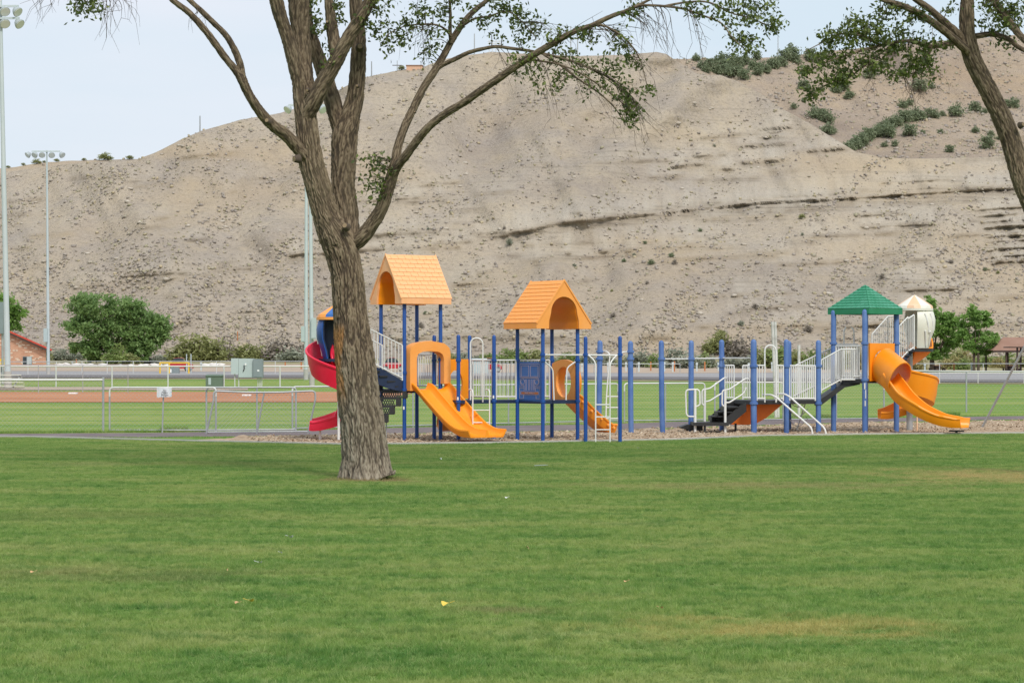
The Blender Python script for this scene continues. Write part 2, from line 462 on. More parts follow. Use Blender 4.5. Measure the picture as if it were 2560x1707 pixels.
M['mulch'] = earth_mat('wood chip mulch', [(0.32, (0.21, 0.14, 0.085)), (0.46, (0.37, 0.27, 0.18)), (0.6, (0.48, 0.37, 0.265)), (0.75, (0.57, 0.46, 0.34))], 5.0, 0.9)
M['infield'] = earth_mat('red infield clay', [(0.3, (0.36, 0.150, 0.070)), (0.55, (0.46, 0.210, 0.105)), (0.8, (0.53, 0.29, 0.165))], 0.15, 0.2, (0.4, 1.5, 1))
M['gravel_tan'] = earth_mat('pale gravel', [(0.3, (0.34, 0.26, 0.19)), (0.6, (0.45, 0.36, 0.28)), (0.8, (0.50, 0.43, 0.35))], 0.2, 0.3, (0.5, 1.5, 1))
M['asphalt'] = earth_mat('grey asphalt', [(0.3, (0.245, 0.235, 0.24)), (0.55, (0.31, 0.30, 0.30)), (0.8, (0.36, 0.345, 0.34))], 0.06, 0.2, (0.3, 1.6, 1))
M['asphalt_dark'] = earth_mat('dark asphalt edge', [(0.3, (0.13, 0.12, 0.12)), (0.7, (0.19, 0.175, 0.175))], 0.3, 0.2)
M['scrub'] = earth_mat('scrub ground', [(0.3, (0.16, 0.17, 0.07)), (0.48, (0.29, 0.26, 0.14)), (0.7, (0.42, 0.36, 0.25))], 0.12, 0.6)

# one sheet of turf out to beyond the hills
gy = [-200, 80, 150, 260, 340, 440, 2000]
gx = [-1600, -400, 400, 1600]
V = [(x, y, gz(y)) for y in gy for x in gx]
F = [(j*4+i, j*4+i+1, (j+1)*4+i+1, (j+1)*4+i) for j in range(len(gy)-1) for i in range(3)]
tag(np_mesh('ground', V, F, M['turf']), kind='structure')

def curve_px(pts):
    """ground line through photograph points -> functions of column"""
    a = np.array([p[0] for p in pts], float); b = np.array([p[1] for p in pts], float)
    return lambda px: np.interp(px, a, b)
curb_py = curve_px([(-700, 1089), (-100, 1092), (90, 1095), (450, 1104), (850, 1113), (1000, 1112), (1300, 1108.5), (1700, 1101), (1900, 1092), (2150, 1088), (2560, 1085), (3200, 1082)])
path_back = curve_px([(-900, 1088), (-200, 1086), (400, 1082), (800, 1075), (1170, 1065), (1500, 1061), (1700, 1054), (2050, 1048), (2400, 1042), (2560, 1040), (3300, 1037)])
path_front = curve_px([(-900, 1097), (-200, 1096), (400, 1093), (800, 1089), (1170, 1081), (1500, 1076), (1700, 1069), (2050, 1058), (2400, 1051), (2560, 1048), (3300, 1044)])

def sheet(name, cols, near, far, dz, mat, kind='structure', rows=8, bumps=0.0, edge=0.0):
    """a strip of ground cover between two lines given as rows of the photograph, laid on the ground"""
    V = []; F = []
    for i, c in enumerate(cols):
        Y0, Y1 = gYf(near(c)), gYf(far(c))
        if edge:
            Y0 += edge * Y0 * (random.random() - .5); Y1 += edge * Y1 * (random.random() - .5)
        for k in range(rows + 1):
            Y = Y0 + (Y1 - Y0) * k / rows
            V.append(((c - 1280) / FPX * Y, Y, gz(Y) + dz))
    V = np.array(V)
    if bumps:
        inside = np.tile(np.minimum(np.arange(rows + 1), rows - np.arange(rows + 1)) > 0, len(cols))
        V[:, 2] += inside * bumps * np.maximum(0, fbm(np.c_[V[:, :2] * 0.9, V[:, 2] * 0], 3) + 0.25)
    r1 = rows + 1
    for i in range(len(cols) - 1):
        for k in range(rows):
            F.append((i*r1 + k, (i+1)*r1 + k, (i+1)*r1 + k + 1, i*r1 + k + 1))
    o = np_mesh(name, V, F, mat, smooth_angle=180)
    return tag(o, kind=kind)
_ys = np.linspace(8, 420, 6000); _rs = HORIZ + (EYE - np.interp(_ys, [a for a, b in GZ], [b for a, b in GZ])) * FPX / _ys
def gYf(py): return float(np.interp(-py, -_rs, _ys))

sheet('path', np.arange(-900, 3301, 60), path_front, path_back, 0.006, M['asphalt_path'], edge=0.003)
mcols = np.arange(470, 3201, 14)
tp = lambda c: smooth(470, 620, c)
mulch = sheet('mulch_bed', mcols, lambda c: curb_py(c) - 0.5, lambda c: curb_py(c) - 0.5 + (path_front(c) + 3.5 + 1.5*math.sin(c*.05) - curb_py(c)) * max(0.05, tp(c)), 0.012, M['mulch'], rows=16, bumps=0.09)
# kerb strip: concrete edging along the near side of the chips
cb = MB()
kc = np.arange(-700, 3201, 20)
secs = []
for c in kc:
    p = PG(c, curb_py(c)); q = PG(c + 5, curb_py(c + 5)); t = (q - p).normalized(); s = Vector((-t.y, t.x, 0))
    h = 0.055
    secs.append([p - s*.06 - Vector((0,0,.03)), p - s*.06 + Vector((0,0,h)), p + s*.06 + Vector((0,0,h)), p + s*.06 - Vector((0,0,.03))])
cb.loft(secs)
tag(cb.build('kerb', M['concrete'], ang=30), kind='structure')

# loose chips lying on the mulch
rng = np.random.RandomState(3)
NCH = 9000
cpx = rng.uniform(620, 2900, NCH); t = rng.uniform(0.03, 0.97, NCH) ** 0.8
pyn = np.array([curb_py(c) for c in cpx]); pyf = np.array([path_front(c) + 4 for c in cpx])
Yc = EYE * FPX / (pyn + (pyf - pyn) * t - HORIZ)
cx = (cpx - 1280) / FPX * Yc
base = np.array([(-1,-1,0),(1,-1,0),(1,1,0),(-1,1,0),(-1,-1,1),(1,-1,1),(1,1,1),(-1,1,1)], float)
ang = rng.uniform(0, 6.28, NCH); tilt = rng.normal(0, 0.35, NCH)
L = rng.uniform(.02, .055, NCH); Wd = rng.uniform(.008, .02, NCH)
lv = base[None] * np.stack([L, Wd, np.full(NCH, .008)], 1)[:, None, :]
lz = lv[..., 2] + lv[..., 0] * np.sin(tilt)[:, None]
X = lv[..., 0]*np.cos(ang)[:, None] - lv[..., 1]*np.sin(ang)[:, None] + cx[:, None]
Yv = lv[..., 0]*np.sin(ang)[:, None] + lv[..., 1]*np.cos(ang)[:, None] + Yc[:, None]
bz = 0.012 + 0.09 * np.maximum(0, fbm(np.c_[cx*.9, Yc*.9, cx*0], 3) + .25) + rng.uniform(0, .025, NCH)
VV = np.stack([X, Yv, lz + bz[:, None]], -1).reshape(-1, 3)
q = np.array([(4,5,6,7),(0,1,5,4),(1,2,6,5),(2,3,7,6),(3,0,4,7)])
FF = (q[None] + (np.arange(NCH)*8)[:, None, None]).reshape(-1, 4)
def chip_mat():
    m, n, l, b = new_mat('pale wood chip')
    c = _ramp(n, l, _attr(n, 'tint'), [(0.0, (0.26, 0.17, 0.10)), (0.5, (0.48, 0.365, 0.25)), (1.0, (0.64, 0.53, 0.39))])
    l.new(c, b.inputs['Base Color']); b.inputs['Roughness'].default_value = 0.9
    return m
M['chip'] = chip_mat()
tag(np_mesh('wood_chips', VV, FF, M['chip'], attrs={'tint': ('FLOAT', np.repeat(rng.uniform(0, 1, NCH), 8))}), kind='stuff')

# ball field and lots beyond
C = lambda v: (lambda px: v)
def inf_near(c): return 1006 - 26 * smooth(880, 1060, c) ** 1.5
sheet('infield', np.arange(-700, 1061, 30), inf_near, lambda c: 980.0 - 0 * c, 0.02, M['infield'], rows=6, edge=0.004)
sheet('gravel_strip', np.arange(-700, 621, 30), C(976), C(968), 0.03, M['gravel_tan'], rows=4, edge=0.003)
lot_near = curve_px([(-900, 948), (0, 946), (800, 946), (1200, 948), (1700, 951), (2100, 956), (2560, 958), (3400, 960)])
lot_far = curve_px([(-900, 928), (0, 928), (800, 931), (1200, 932), (1700, 934), (2100, 932), (2560, 931), (3400, 931)])
sheet('verge', np.arange(-900, 3401, 50), lambda c: lot_near(c) + 2.5, lambda c: lot_near(c) - 1, 0.025, M['scrub'], rows=2, edge=0.006)
sheet('parking_lot', np.arange(-900, 3401, 60), lot_near, lot_far, 0.05, M['asphalt'], rows=10)
sheet('drive', np.arange(-900, 3401, 60), lambda c: lot_near(c) - .3, lambda c: lot_near(c) - 7, 0.075, M['asphalt_dark'], rows=3)
sheet('dirt_lot', np.arange(-900, 2200, 60), lambda c: lot_far(c) + .1, C(911), 0.06, M['gravel_tan'], rows=12)
sheet('scrubland', np.arange(-2400, 5000, 100), C(911.5), C(899), 0.07, M['scrub'], rows=10, edge=0.01)
sheet('dry_field', np.arange(2190, 3401, 60), lambda c: lot_far(c) + .1, C(910), 0.10, M['scrub'], rows=8)

# ------------------------------------------------------------------ hills
def hill_mat(name='dry hillside', tint=(1, 1, 1)):
    m, n, l, b = new_mat(name)
    pos = _pos(n)
    a = _noise(n, l, _map(n, l, pos, (1, 1, 1.6)), 0.022, 7, 0.6)
    c = _ramp(n, l, a, [(0.30, (0.345, 0.290, 0.240)), (0.45, (0.405, 0.345, 0.280)), (0.56, (0.455, 0.385, 0.300)), (0.72, (0.470, 0.410, 0.330))])
    a2 = _noise(n, l, pos, 0.11, 6, 0.7)
    c = _mix(n, l, _ramp(n, l, a2, [(0.50, (0,)*3), (0.70, (0.5,)*3)]), c, (0.50, 0.405, 0.270))
    c = _mix(n, l, _ramp(n, l, a2, [(0.32, (0.55,)*3), (0.47, (0,)*3)]), c, (0.345, 0.305, 0.275))
    a3 = _noise(n, l, _map(n, l, pos, (1, 1, 1.4)), 1.3, 6, 0.75)
    c = _mix(n, l, _ramp(n, l, a3, [(0.36, (0.7,)*3), (0.49, (0,)*3)]), c, (0.245, 0.212, 0.180))
    c = _mix(n, l, _ramp(n, l, a3, [(0.58, (0,)*3), (0.75, (0.6,)*3)]), c, (0.60, 0.54, 0.45))
    sep = n.new('ShaderNodeSeparateXYZ'); l.new(pos, sep.inputs[0])
    st = _noise(n, l, _map(n, l, pos, (0.015, 0.0, 1.4)), 1.0, 5, 0.75)
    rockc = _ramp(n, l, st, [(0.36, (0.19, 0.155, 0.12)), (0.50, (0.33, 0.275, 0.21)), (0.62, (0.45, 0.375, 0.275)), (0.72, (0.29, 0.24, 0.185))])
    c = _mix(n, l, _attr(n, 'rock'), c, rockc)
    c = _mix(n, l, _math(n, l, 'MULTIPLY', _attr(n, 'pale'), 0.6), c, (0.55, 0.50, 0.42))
    c = _mix(n, l, _math(n, l, 'MULTIPLY', _attr(n, 'ochre'), 0.38), c, (0.50, 0.375, 0.225))
    st2 = _noise(n, l, _map(n, l, pos, (0.035, 0.0, 1.9)), 1.0, 4, 0.7)
    layer = _noise(n, l, _map(n, l, pos, (1, 1, 2)), 0.03, 3)
    c = _mix(n, l, _math(n, l, 'MULTIPLY', _ramp(n, l, st2, [(0.36, (0.55,)*3), (0.47, (0,)*3)]), _ramp(n, l, layer, [(0.45, (0,)*3), (0.6, (1,)*3)])), c, (0.285, 0.245, 0.195))
    if tint != (1, 1, 1): c = _mix(n, l, 1.0, c, tint, 'MULTIPLY')
    l.new(c, b.inputs['Base Color']); b.inputs['Roughness'].default_value = 1.0
    b.inputs['Specular IOR Level'].default_value = 0.05
    _bump(n, l, b, a3, 0.9, 0.6)
    return m
M['hill'] = hill_mat()
M['hill_far'] = hill_mat('pinkish hillside', (0.90, 0.855, 0.83))

class Hill:
    def __init__(s, name, crest, r0, slope, rows, ledges=(), px=(-900, 3500, 5), zb=None, seed=0, gully=1.0, foot=0.1, ridges=(), mat='hill'):
        px = np.arange(px[0], px[1] + 1, px[2], dtype=float); s.px = px
        cy = np.interp(px, [c[0] for c in crest], [c[1] for c in crest])
        cy += 2.2 * fbm(np.c_[px / 37.0, px * 0 + seed, px * 0], 4)
        angc = (HORIZ - cy) / FPX
        r0v = (np.interp(px, [c[0] for c in r0], [c[1] for c in r0]) if isinstance(r0, list) else np.full(len(px), float(r0)))
        r0v = r0v + 5 * fbm(np.c_[px / 520.0, px * 0 + 3 + seed, px * 0], 2)
        zbv = (np.array([gz(r) for r in r0v]) - 0.6) if zb is None else np.interp(px, [c[0] for c in zb], [c[1] for c in zb])
        sl = np.interp(px, [c[0] for c in slope], [c[1] for c in slope]) if isinstance(slope, list) else np.full(len(px), slope)
        r1 = (sl * r0v + EYE - zbv) / (sl - angc)
        z1 = EYE + angc * r1
        v = np.linspace(0, 1, rows)
        vv, pp = np.meshgrid(v, px)                       # (cols, rows)
        z = zbv[:, None] + (z1 - zbv)[:, None] * vv
        Zr = (z1 - zbv).max() * 1.05; zv = (z - zbv[:, None]) / Zr          # share of the full height, the same rock for every column
        r = r0v[:, None] + (z - zbv[:, None]) / sl[:, None] + foot * Zr / sl.mean() * np.sin(np.pi * zv)
        env = np.sin(np.pi * np.clip(zv, 0.0, 1)) ** 0.7
        sh = pp + 430 * zv                                # gullies run down to the left
        q = np.c_[(sh / 230).ravel(), (zv * 1.3).ravel(), np.full(vv.size, seed + 1.5)]
        r += gully * env * 11 * fbm(q, 3).reshape(vv.shape)
        q = np.c_[(sh / 75).ravel(), (zv * 1.6).ravel(), np.full(vv.size, seed + 7.5)]
        rid = 1 - 2 * np.abs(fbm(q, 3)).reshape(vv.shape)
        r += gully * env * 1.0 * rid
        yy = HORIZ - (z - EYE) / r * FPX
        for (pts, amp, w) in ridges:                      # spurs (amp > 0 stands proud) and ravines (amp < 0)
            q = sorted(pts, key=lambda a: a[1])
            lx = np.interp(yy, [a[1] for a in q], [a[0] for a in q]) + 9 * fbm(np.c_[(yy / 30).ravel(), np.full(yy.size, amp), np.full(yy.size, w)], 3).reshape(yy.shape)
            d = (pp - lx) / w
            fade = smooth(q[0][1] - 25, q[0][1] + 25, yy) * (1 - smooth(q[-1][1] - 70, q[-1][1] + 25, yy))
            r -= 1.3 * amp * fade * np.where(d > 0, 1 / (1 + (1.1 * d) ** 2), 1 / (1 + (.6 * d) ** 2))
        kz = (EYE + angc * r[:, -1] - zbv) / (z1 - zbv); z = z + ((kz - 1) * (z1 - zbv))[:, None] * smooth(0.70, 1.0, vv)
        x = (pp - 1280) / FPX * r
        q = np.c_[(x / 7).ravel(), (z / 3.2).ravel(), (r / 7).ravel()]
        fine = fbm(q, 4).reshape(vv.shape)
        rock = np.zeros_like(vv); pale = np.zeros_like(vv)
        ochre = smooth(0.05, 0.5, fbm(np.c_[(x / 60).ravel(), (z / 12).ravel(), np.full(vv.size, 3.3)], 3).reshape(vv.shape))
        dr = np.zeros_like(vv)
        angv = (z - EYE) / r
        for (pts, prot, h, cap) in ledges:
            a = [p[0] for p in pts]; y = np.interp(px, a, [p[1] for p in pts])
            y = y + 1.5 * fbm(np.c_[px / 15.0, px * 0 + y[0], px * 0], 4, .65) * (1 + h); prot = prot * .62
            m = smooth(a[0] - 12, a[0] + 30, px) * (1 - smooth(a[-1] - 30, a[-1] + 12, px))
            m = m * np.clip(0.62 + 1.5 * fbm(np.c_[px / 34.0, px * 0 + y[0] * 1.7, px * 0], 5, .62), 0.0, 1.4)
            d = (angv - ((HORIZ - y) / FPX)[:, None]) * r         # metres above the ledge line
            m = m[:, None]
            dr -= prot * m * smooth(-0.25, 0.05, d) * (1 - smooth(0.1, cap, d))
            dr += 0.45 * prot * m * smooth(-h - .5, -h, d) * (1 - smooth(-0.25, 0.0, d))
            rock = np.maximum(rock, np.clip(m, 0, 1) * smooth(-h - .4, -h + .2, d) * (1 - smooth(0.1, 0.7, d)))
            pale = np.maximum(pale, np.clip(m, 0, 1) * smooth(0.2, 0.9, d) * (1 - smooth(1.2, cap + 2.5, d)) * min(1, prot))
        keep = 1 - smooth(0.96, 1.0, vv)
        r = r + (dr + 0.8 * fine) * keep
        z = z + 0.25 * fine * keep
        # behind the crest
        bk = np.arange(1, 9)[None, :]
        rb = r[:, -1:] + bk * 9.0
        zbk = z[:, -1:] - bk * 1.2 - bk ** 2 * .35
        r = np.concatenate([r, rb], 1); z = np.concatenate([z, zbk], 1)
        ext = lambda A: np.concatenate([A, np.zeros((len(px), 8))], 1)
        rock, pale, ochre = ext(rock), ext(pale), ext(ochre)
        s.r, s.z, s.rows = r, z, rows
        X = (px[:, None] - 1280) / FPX * r
        V = np.stack([X, r, z], -1).reshape(-1, 3)
        nr = rows + 8
        ii, kk = np.meshgrid(np.arange(len(px) - 1), np.arange(nr - 1), indexing='ij')
        a = (ii * nr + kk).ravel()
        F = np.c_[a, a + nr, a + nr + 1, a + 1]
        o = np_mesh(name, V, F, M[mat], smooth_angle=180, attrs={'rock': ('FLOAT', rock.ravel()), 'pale': ('FLOAT', pale.ravel()), 'ochre': ('FLOAT', ochre.ravel())})
        s.o = tag(o, kind='structure')
        s.ang = (z[:, :rows] - EYE) / r[:, :rows]
    def at(s, px, py):
        """point of this slope that shows at a pixel"""
        i = int(np.clip(np.searchsorted(s.px, px), 0, len(s.px) - 1))
        a = (HORIZ - py) / FPX
        an = np.maximum.accumulate(s.ang[i])
        k = int(np.clip(np.searchsorted(an, a), 0, s.rows - 1))
        Y = s.r[i, k]
        return Vector(((px - 1280) / FPX * Y, Y, s.z[i, k]))

rl = random.Random(4)
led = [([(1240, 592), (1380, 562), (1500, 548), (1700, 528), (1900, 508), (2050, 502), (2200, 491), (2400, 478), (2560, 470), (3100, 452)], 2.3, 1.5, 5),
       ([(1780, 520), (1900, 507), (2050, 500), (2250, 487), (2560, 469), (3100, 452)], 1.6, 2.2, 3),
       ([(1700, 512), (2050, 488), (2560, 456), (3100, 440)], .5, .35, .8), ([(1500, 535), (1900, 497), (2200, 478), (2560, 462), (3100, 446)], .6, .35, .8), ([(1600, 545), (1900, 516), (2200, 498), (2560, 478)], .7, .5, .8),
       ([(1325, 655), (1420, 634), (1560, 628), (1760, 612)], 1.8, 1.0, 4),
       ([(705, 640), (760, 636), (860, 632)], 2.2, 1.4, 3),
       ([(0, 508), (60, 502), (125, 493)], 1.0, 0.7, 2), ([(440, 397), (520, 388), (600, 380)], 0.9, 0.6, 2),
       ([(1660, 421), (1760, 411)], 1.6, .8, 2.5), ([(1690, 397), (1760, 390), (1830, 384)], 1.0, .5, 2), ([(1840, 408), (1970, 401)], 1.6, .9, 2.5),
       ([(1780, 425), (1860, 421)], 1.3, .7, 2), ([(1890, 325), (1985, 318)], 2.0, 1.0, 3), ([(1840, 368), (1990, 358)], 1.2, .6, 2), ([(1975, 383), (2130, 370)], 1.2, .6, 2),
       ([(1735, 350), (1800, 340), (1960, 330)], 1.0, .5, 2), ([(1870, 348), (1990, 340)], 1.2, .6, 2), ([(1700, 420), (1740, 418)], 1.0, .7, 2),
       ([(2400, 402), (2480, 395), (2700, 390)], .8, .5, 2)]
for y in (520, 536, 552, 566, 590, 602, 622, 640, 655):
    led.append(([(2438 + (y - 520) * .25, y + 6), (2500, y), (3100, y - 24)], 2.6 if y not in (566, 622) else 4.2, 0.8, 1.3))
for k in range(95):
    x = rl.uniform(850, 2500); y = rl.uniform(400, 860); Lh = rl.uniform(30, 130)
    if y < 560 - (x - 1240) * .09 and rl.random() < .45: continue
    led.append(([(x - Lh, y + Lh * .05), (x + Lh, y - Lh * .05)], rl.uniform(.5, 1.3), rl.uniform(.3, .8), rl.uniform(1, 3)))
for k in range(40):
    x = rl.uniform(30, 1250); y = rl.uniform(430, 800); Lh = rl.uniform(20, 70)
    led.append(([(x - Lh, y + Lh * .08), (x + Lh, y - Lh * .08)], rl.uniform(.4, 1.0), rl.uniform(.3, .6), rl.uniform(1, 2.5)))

front_crest = [(-900, 470), (-300, 445), (0, 432), (200, 408), (330, 401), (350, 397), (400, 376), (450, 350), (500, 329), (600, 300), (700, 283), (760, 266),
               (840, 230), (900, 196), (930, 190), (1000, 176), (1060, 168), (1100, 151), (1180, 137), (1230, 130), (1290, 134), (1450, 141), (1560, 137),
               (1640, 131), (1665, 135), (1700, 158), (1740, 184), (1770, 189), (1800, 188), (1850, 206), (1900, 234), (1960, 275), (2030, 312), (2090, 350), (2140, 380),
               (2200, 393), (2300, 397), (2450, 394), (2560, 386), (2900, 370), (3500, 330)]
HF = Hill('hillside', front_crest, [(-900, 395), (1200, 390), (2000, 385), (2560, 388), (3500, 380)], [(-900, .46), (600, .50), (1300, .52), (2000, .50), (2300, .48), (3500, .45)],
          250, led, seed=0, ridges=[([(1790, 188), (1700, 255), (1580, 360), (1480, 470), (1400, 620)], 8, 85), ([(1690, 152), (1610, 230), (1500, 330), (1400, 440)], -3.5, 60),
              ([(1640, 135), (1560, 200), (1430, 310), (1330, 430), (1250, 560)], 6, 70),
              ([(1400, 640), (1350, 720), (1300, 860)], 6, 50), ([(1720, 620), (1640, 760), (1580, 880)], 5, 60), ([(2080, 520), (1960, 660), (1780, 860)], 3, 90), ([(2420, 500), (2300, 660), (2200, 860)], 7, 80),
              ([(1180, 140), (1100, 300), (1000, 470), (930, 640)], 6, 80), ([(930, 192), (860, 330), (740, 500), (640, 660)], 7, 80), ([(760, 268), (640, 400), (500, 560), (400, 720)], 7, 75), ([(600, 302), (480, 430), (330, 600), (230, 760)], 6, 70),
              ([(450, 352), (330, 440), (180, 560), (60, 700)], 6, 70), ([(860, 560), (760, 680), (640, 820)], 6, 60), ([(560, 640), (460, 760), (380, 860)], 5, 55), ([(1100, 560), (1010, 700), (960, 860)], 5, 60),
              ([(840, 235), (760, 380), (640, 540)], -3, 45), ([(1290, 140), (1230, 330), (1150, 520)], -3, 50), ([(2250, 560), (2140, 700), (2050, 860)], -3, 50), ([(1560, 560), (1500, 700), (1450, 860)], -3, 45)])
mid_crest = [(1500, 470), (1990, 440), (2060, 418), (2140, 372), (2200, 338), (2260, 308), (2330, 294), (2450, 277), (2560, 264), (2900, 235), (3500, 200)]
HM = Hill('hillside', mid_crest, [(1500, 470), (3500, 474)], .30, 90, [([(2380, 352), (2560, 345), (2700, 340)], .8, .5, 2)], px=(1500, 3500, 5), zb=[(1500, 32), (3500, 32)], seed=21, gully=.8, mat='hill_far')
back_crest = [(1300, 300), (1500, 220), (1590, 160), (1650, 150), (1740, 147), (1800, 147), (1900, 146), (2000, 137), (2100, 126), (2200, 116), (2300, 106), (2400, 100), (2560, 86), (2900, 70), (3500, 40)]
HB = Hill('hillside', back_crest, [(1300, 545), (1700, 530), (2100, 560), (3500, 570)], .42, 120, px=(1300, 3500, 5), zb=[(1300, 30), (1900, 42), (3500, 38)], seed=42, gully=1.5, mat='hill_far', ridges=[([(2240, 115), (2080, 190), (1960, 260)], 7, 60), ([(2440, 100), (2330, 180), (2200, 280)], 7, 60), ([(1900, 150), (1840, 190), (1800, 230)], -6, 40), ([(2130, 128), (2010, 200), (1950, 250)], -6, 45)])
left_crest = [(-900, 425), (-300, 418), (0, 421), (40, 418), (100, 407), (200, 401), (330, 398), (420, 402), (700, 420), (900, 440)]
HL = Hill('hillside', left_crest, 560, .25, 40, px=(-900, 900, 10), zb=[(-900, 20), (900, 20)], seed=63, gully=.4)
# the plateau behind the crest lines, so the land does not end there
mound_pts = []

# sagebrush and bunch grass scattered over the slopes (nobody could count it)
ph = (1 + 5 ** .5) / 2
ICO = np.array([(-1, ph, 0), (1, ph, 0), (-1, -ph, 0), (1, -ph, 0), (0, -1, ph), (0, 1, ph), (0, -1, -ph), (0, 1, -ph), (ph, 0, -1), (ph, 0, 1), (-ph, 0, -1), (-ph, 0, 1)]) / 1.9
ICF = np.array([(0,11,5),(0,5,1),(0,1,7),(0,7,10),(0,10,11),(1,5,9),(5,11,4),(11,10,2),(10,7,6),(7,1,8),(3,9,4),(3,4,2),(3,2,6),(3,6,8),(3,8,9),(4,9,5),(2,4,11),(6,2,10),(8,6,7),(9,8,1)])
def scatter(H, N, pxr, seed, smin, smax, dens):
    g = np.random.RandomState(seed)
    i = g.randint(0, len(H.px), N * 4); k = (H.rows * g.uniform(0, 1, N * 4) ** 1.15).astype(int).clip(0, H.rows - 1)
    px = H.px[i]; py = HORIZ - H.ang[i, k] * FPX
    d = dens(px, py) + 1.5 * fbm(np.c_[(px + .9 * py) / 55.0, (py - .4 * px) / 220.0, px * 0 + seed], 3)
    ok = (px > pxr[0]) & (px < pxr[1]) & (g.uniform(0, 1, N * 4) < d)
    i, k = i[ok][:N], k[ok][:N]
    n = len(i)
    s = smin + (smax - smin) * g.uniform(0, 1, n) ** 2.8
    Y = H.r[i, k]
    jit = g.uniform(-2.5, 2.5, n)
    C_ = np.stack([(H.px[i] + jit - 1280) / FPX * Y, Y - .1, H.z[i, k] + s * .25], 1)
    V = ICO[None] * np.stack([s * g.uniform(.8, 1.3, n), s, s * g.uniform(.7, 1.1, n)], 1)[:, None] * g.uniform(.45, 1.4, (n, 12, 1)) + C_[:, None]
    F = (ICF[None] + (np.arange(n) * 12)[:, None, None]).reshape(-1, 3)
    return V.reshape(-1, 3), F, np.repeat(g.uniform(0, 1, n), 12)
def brush_mat():
    m, n, l, b = new_mat('sagebrush')
    t = _attr(n, 'tint')
    c = _ramp(n, l, t, [(0.0, (0.28, 0.245, 0.220)), (0.35, (0.37, 0.325, 0.285)), (0.6, (0.42, 0.37, 0.30)), (0.82, (0.36, 0.335, 0.22)), (1.0, (0.52, 0.43, 0.28))])
    c = _mix(n, l, _ramp(n, l, _noise(n, l, _pos(n), 3.0, 4, .7), [(.4, (.5,)*3), (.6, (0,)*3)]), c, (0.22, 0.195, 0.17))
    l.new(c, b.inputs['Base Color']); b.inputs['Roughness'].default_value = 1.0; b.inputs['Specular IOR Level'].default_value = 0.05
    return m
M['brush'] = brush_mat()
def densF(px, py): return 0.16 + 0.35 * smooth(520, 860, py) + 0.12 * smooth(1500, 700, px) - .12 * smooth(1550, 1800, px) * (py < 470)
allV, allF, allT, off = [], [], [], 0
for H, N, pr, sd_, a, b_, dn in ((HF, 24000, (-350, 2900), 1, .09, .38, densF), (HM, 5000, (2050, 2900), 2, .12, .5, lambda px, py: .6 + 0 * px),
                                (HB, 6000, (1650, 2900), 3, .12, .5, lambda px, py: .45 + 0 * px), (HL, 500, (-350, 420), 4, .3, .9, lambda px, py: .2 + 0 * px)):
    v_, f_, t_ = scatter(H, N, pr, sd_, a, b_, dn)
    allV.append(v_); allF.append(f_ + off); allT.append(t_); off += len(v_)
tag(np_mesh('sagebrush', np.concatenate(allV), np.concatenate(allF), M['brush'], attrs={'tint': ('FLOAT', np.concatenate(allT))}), kind='stuff')

# pale stones lying on the slopes
g = np.random.RandomState(9)
n = 1500; i = g.randint(0, len(HF.px), n); k = g.randint(5, HF.rows - 5, n)
s = .08 + .45 * g.uniform(0, 1, n) ** 3.5
Y = HF.r[i, k]
C_ = np.stack([(HF.px[i] - 1280) / FPX * Y, Y - .1, HF.z[i, k] + s * .1], 1)
V = ICO[None] * np.stack([s * 1.4, s, s * .7], 1)[:, None] * g.uniform(.6, 1.2, (n, 12, 1)) + C_[:, None]
tag(np_mesh('loose_rocks', V.reshape(-1, 3), (ICF[None] + (np.arange(n) * 12)[:, None, None]).reshape(-1, 3), earth_mat('pale rock', [(.3, (.33, .28, .22)), (.7, (.55, .50, .43))], .8)), kind='stuff')
# ================================================================== trees and brush
def leaf_arrays(C, size, g, droop=0.35, ratio=0.5, up=0.3):
    """folded diamond leaves at points C; returns V, F (quads), tint"""
    n = len(C)
    nr = g.normal(size=(n, 3)); nr[:, 2] += up; nr /= np.linalg.norm(nr, axis=1)[:, None]
    d = g.normal(size=(n, 3)); d[:, 2] -= droop; d -= nr * (d * nr).sum(1)[:, None]; d /= np.linalg.norm(d, axis=1)[:, None] + 1e-9
    w = np.cross(nr, d)
    s = np.broadcast_to(np.asarray(size, float), (n,))[:, None]
    V = np.stack([C - d * s, C + w * s * ratio + nr * s * .12, C + d * s, C - w * s * ratio + nr * s * .12], 1).reshape(-1, 3)
    F = np.arange(n * 4).reshape(-1, 4)
    return V, F, np.repeat(g.uniform(0, 1, n), 4)

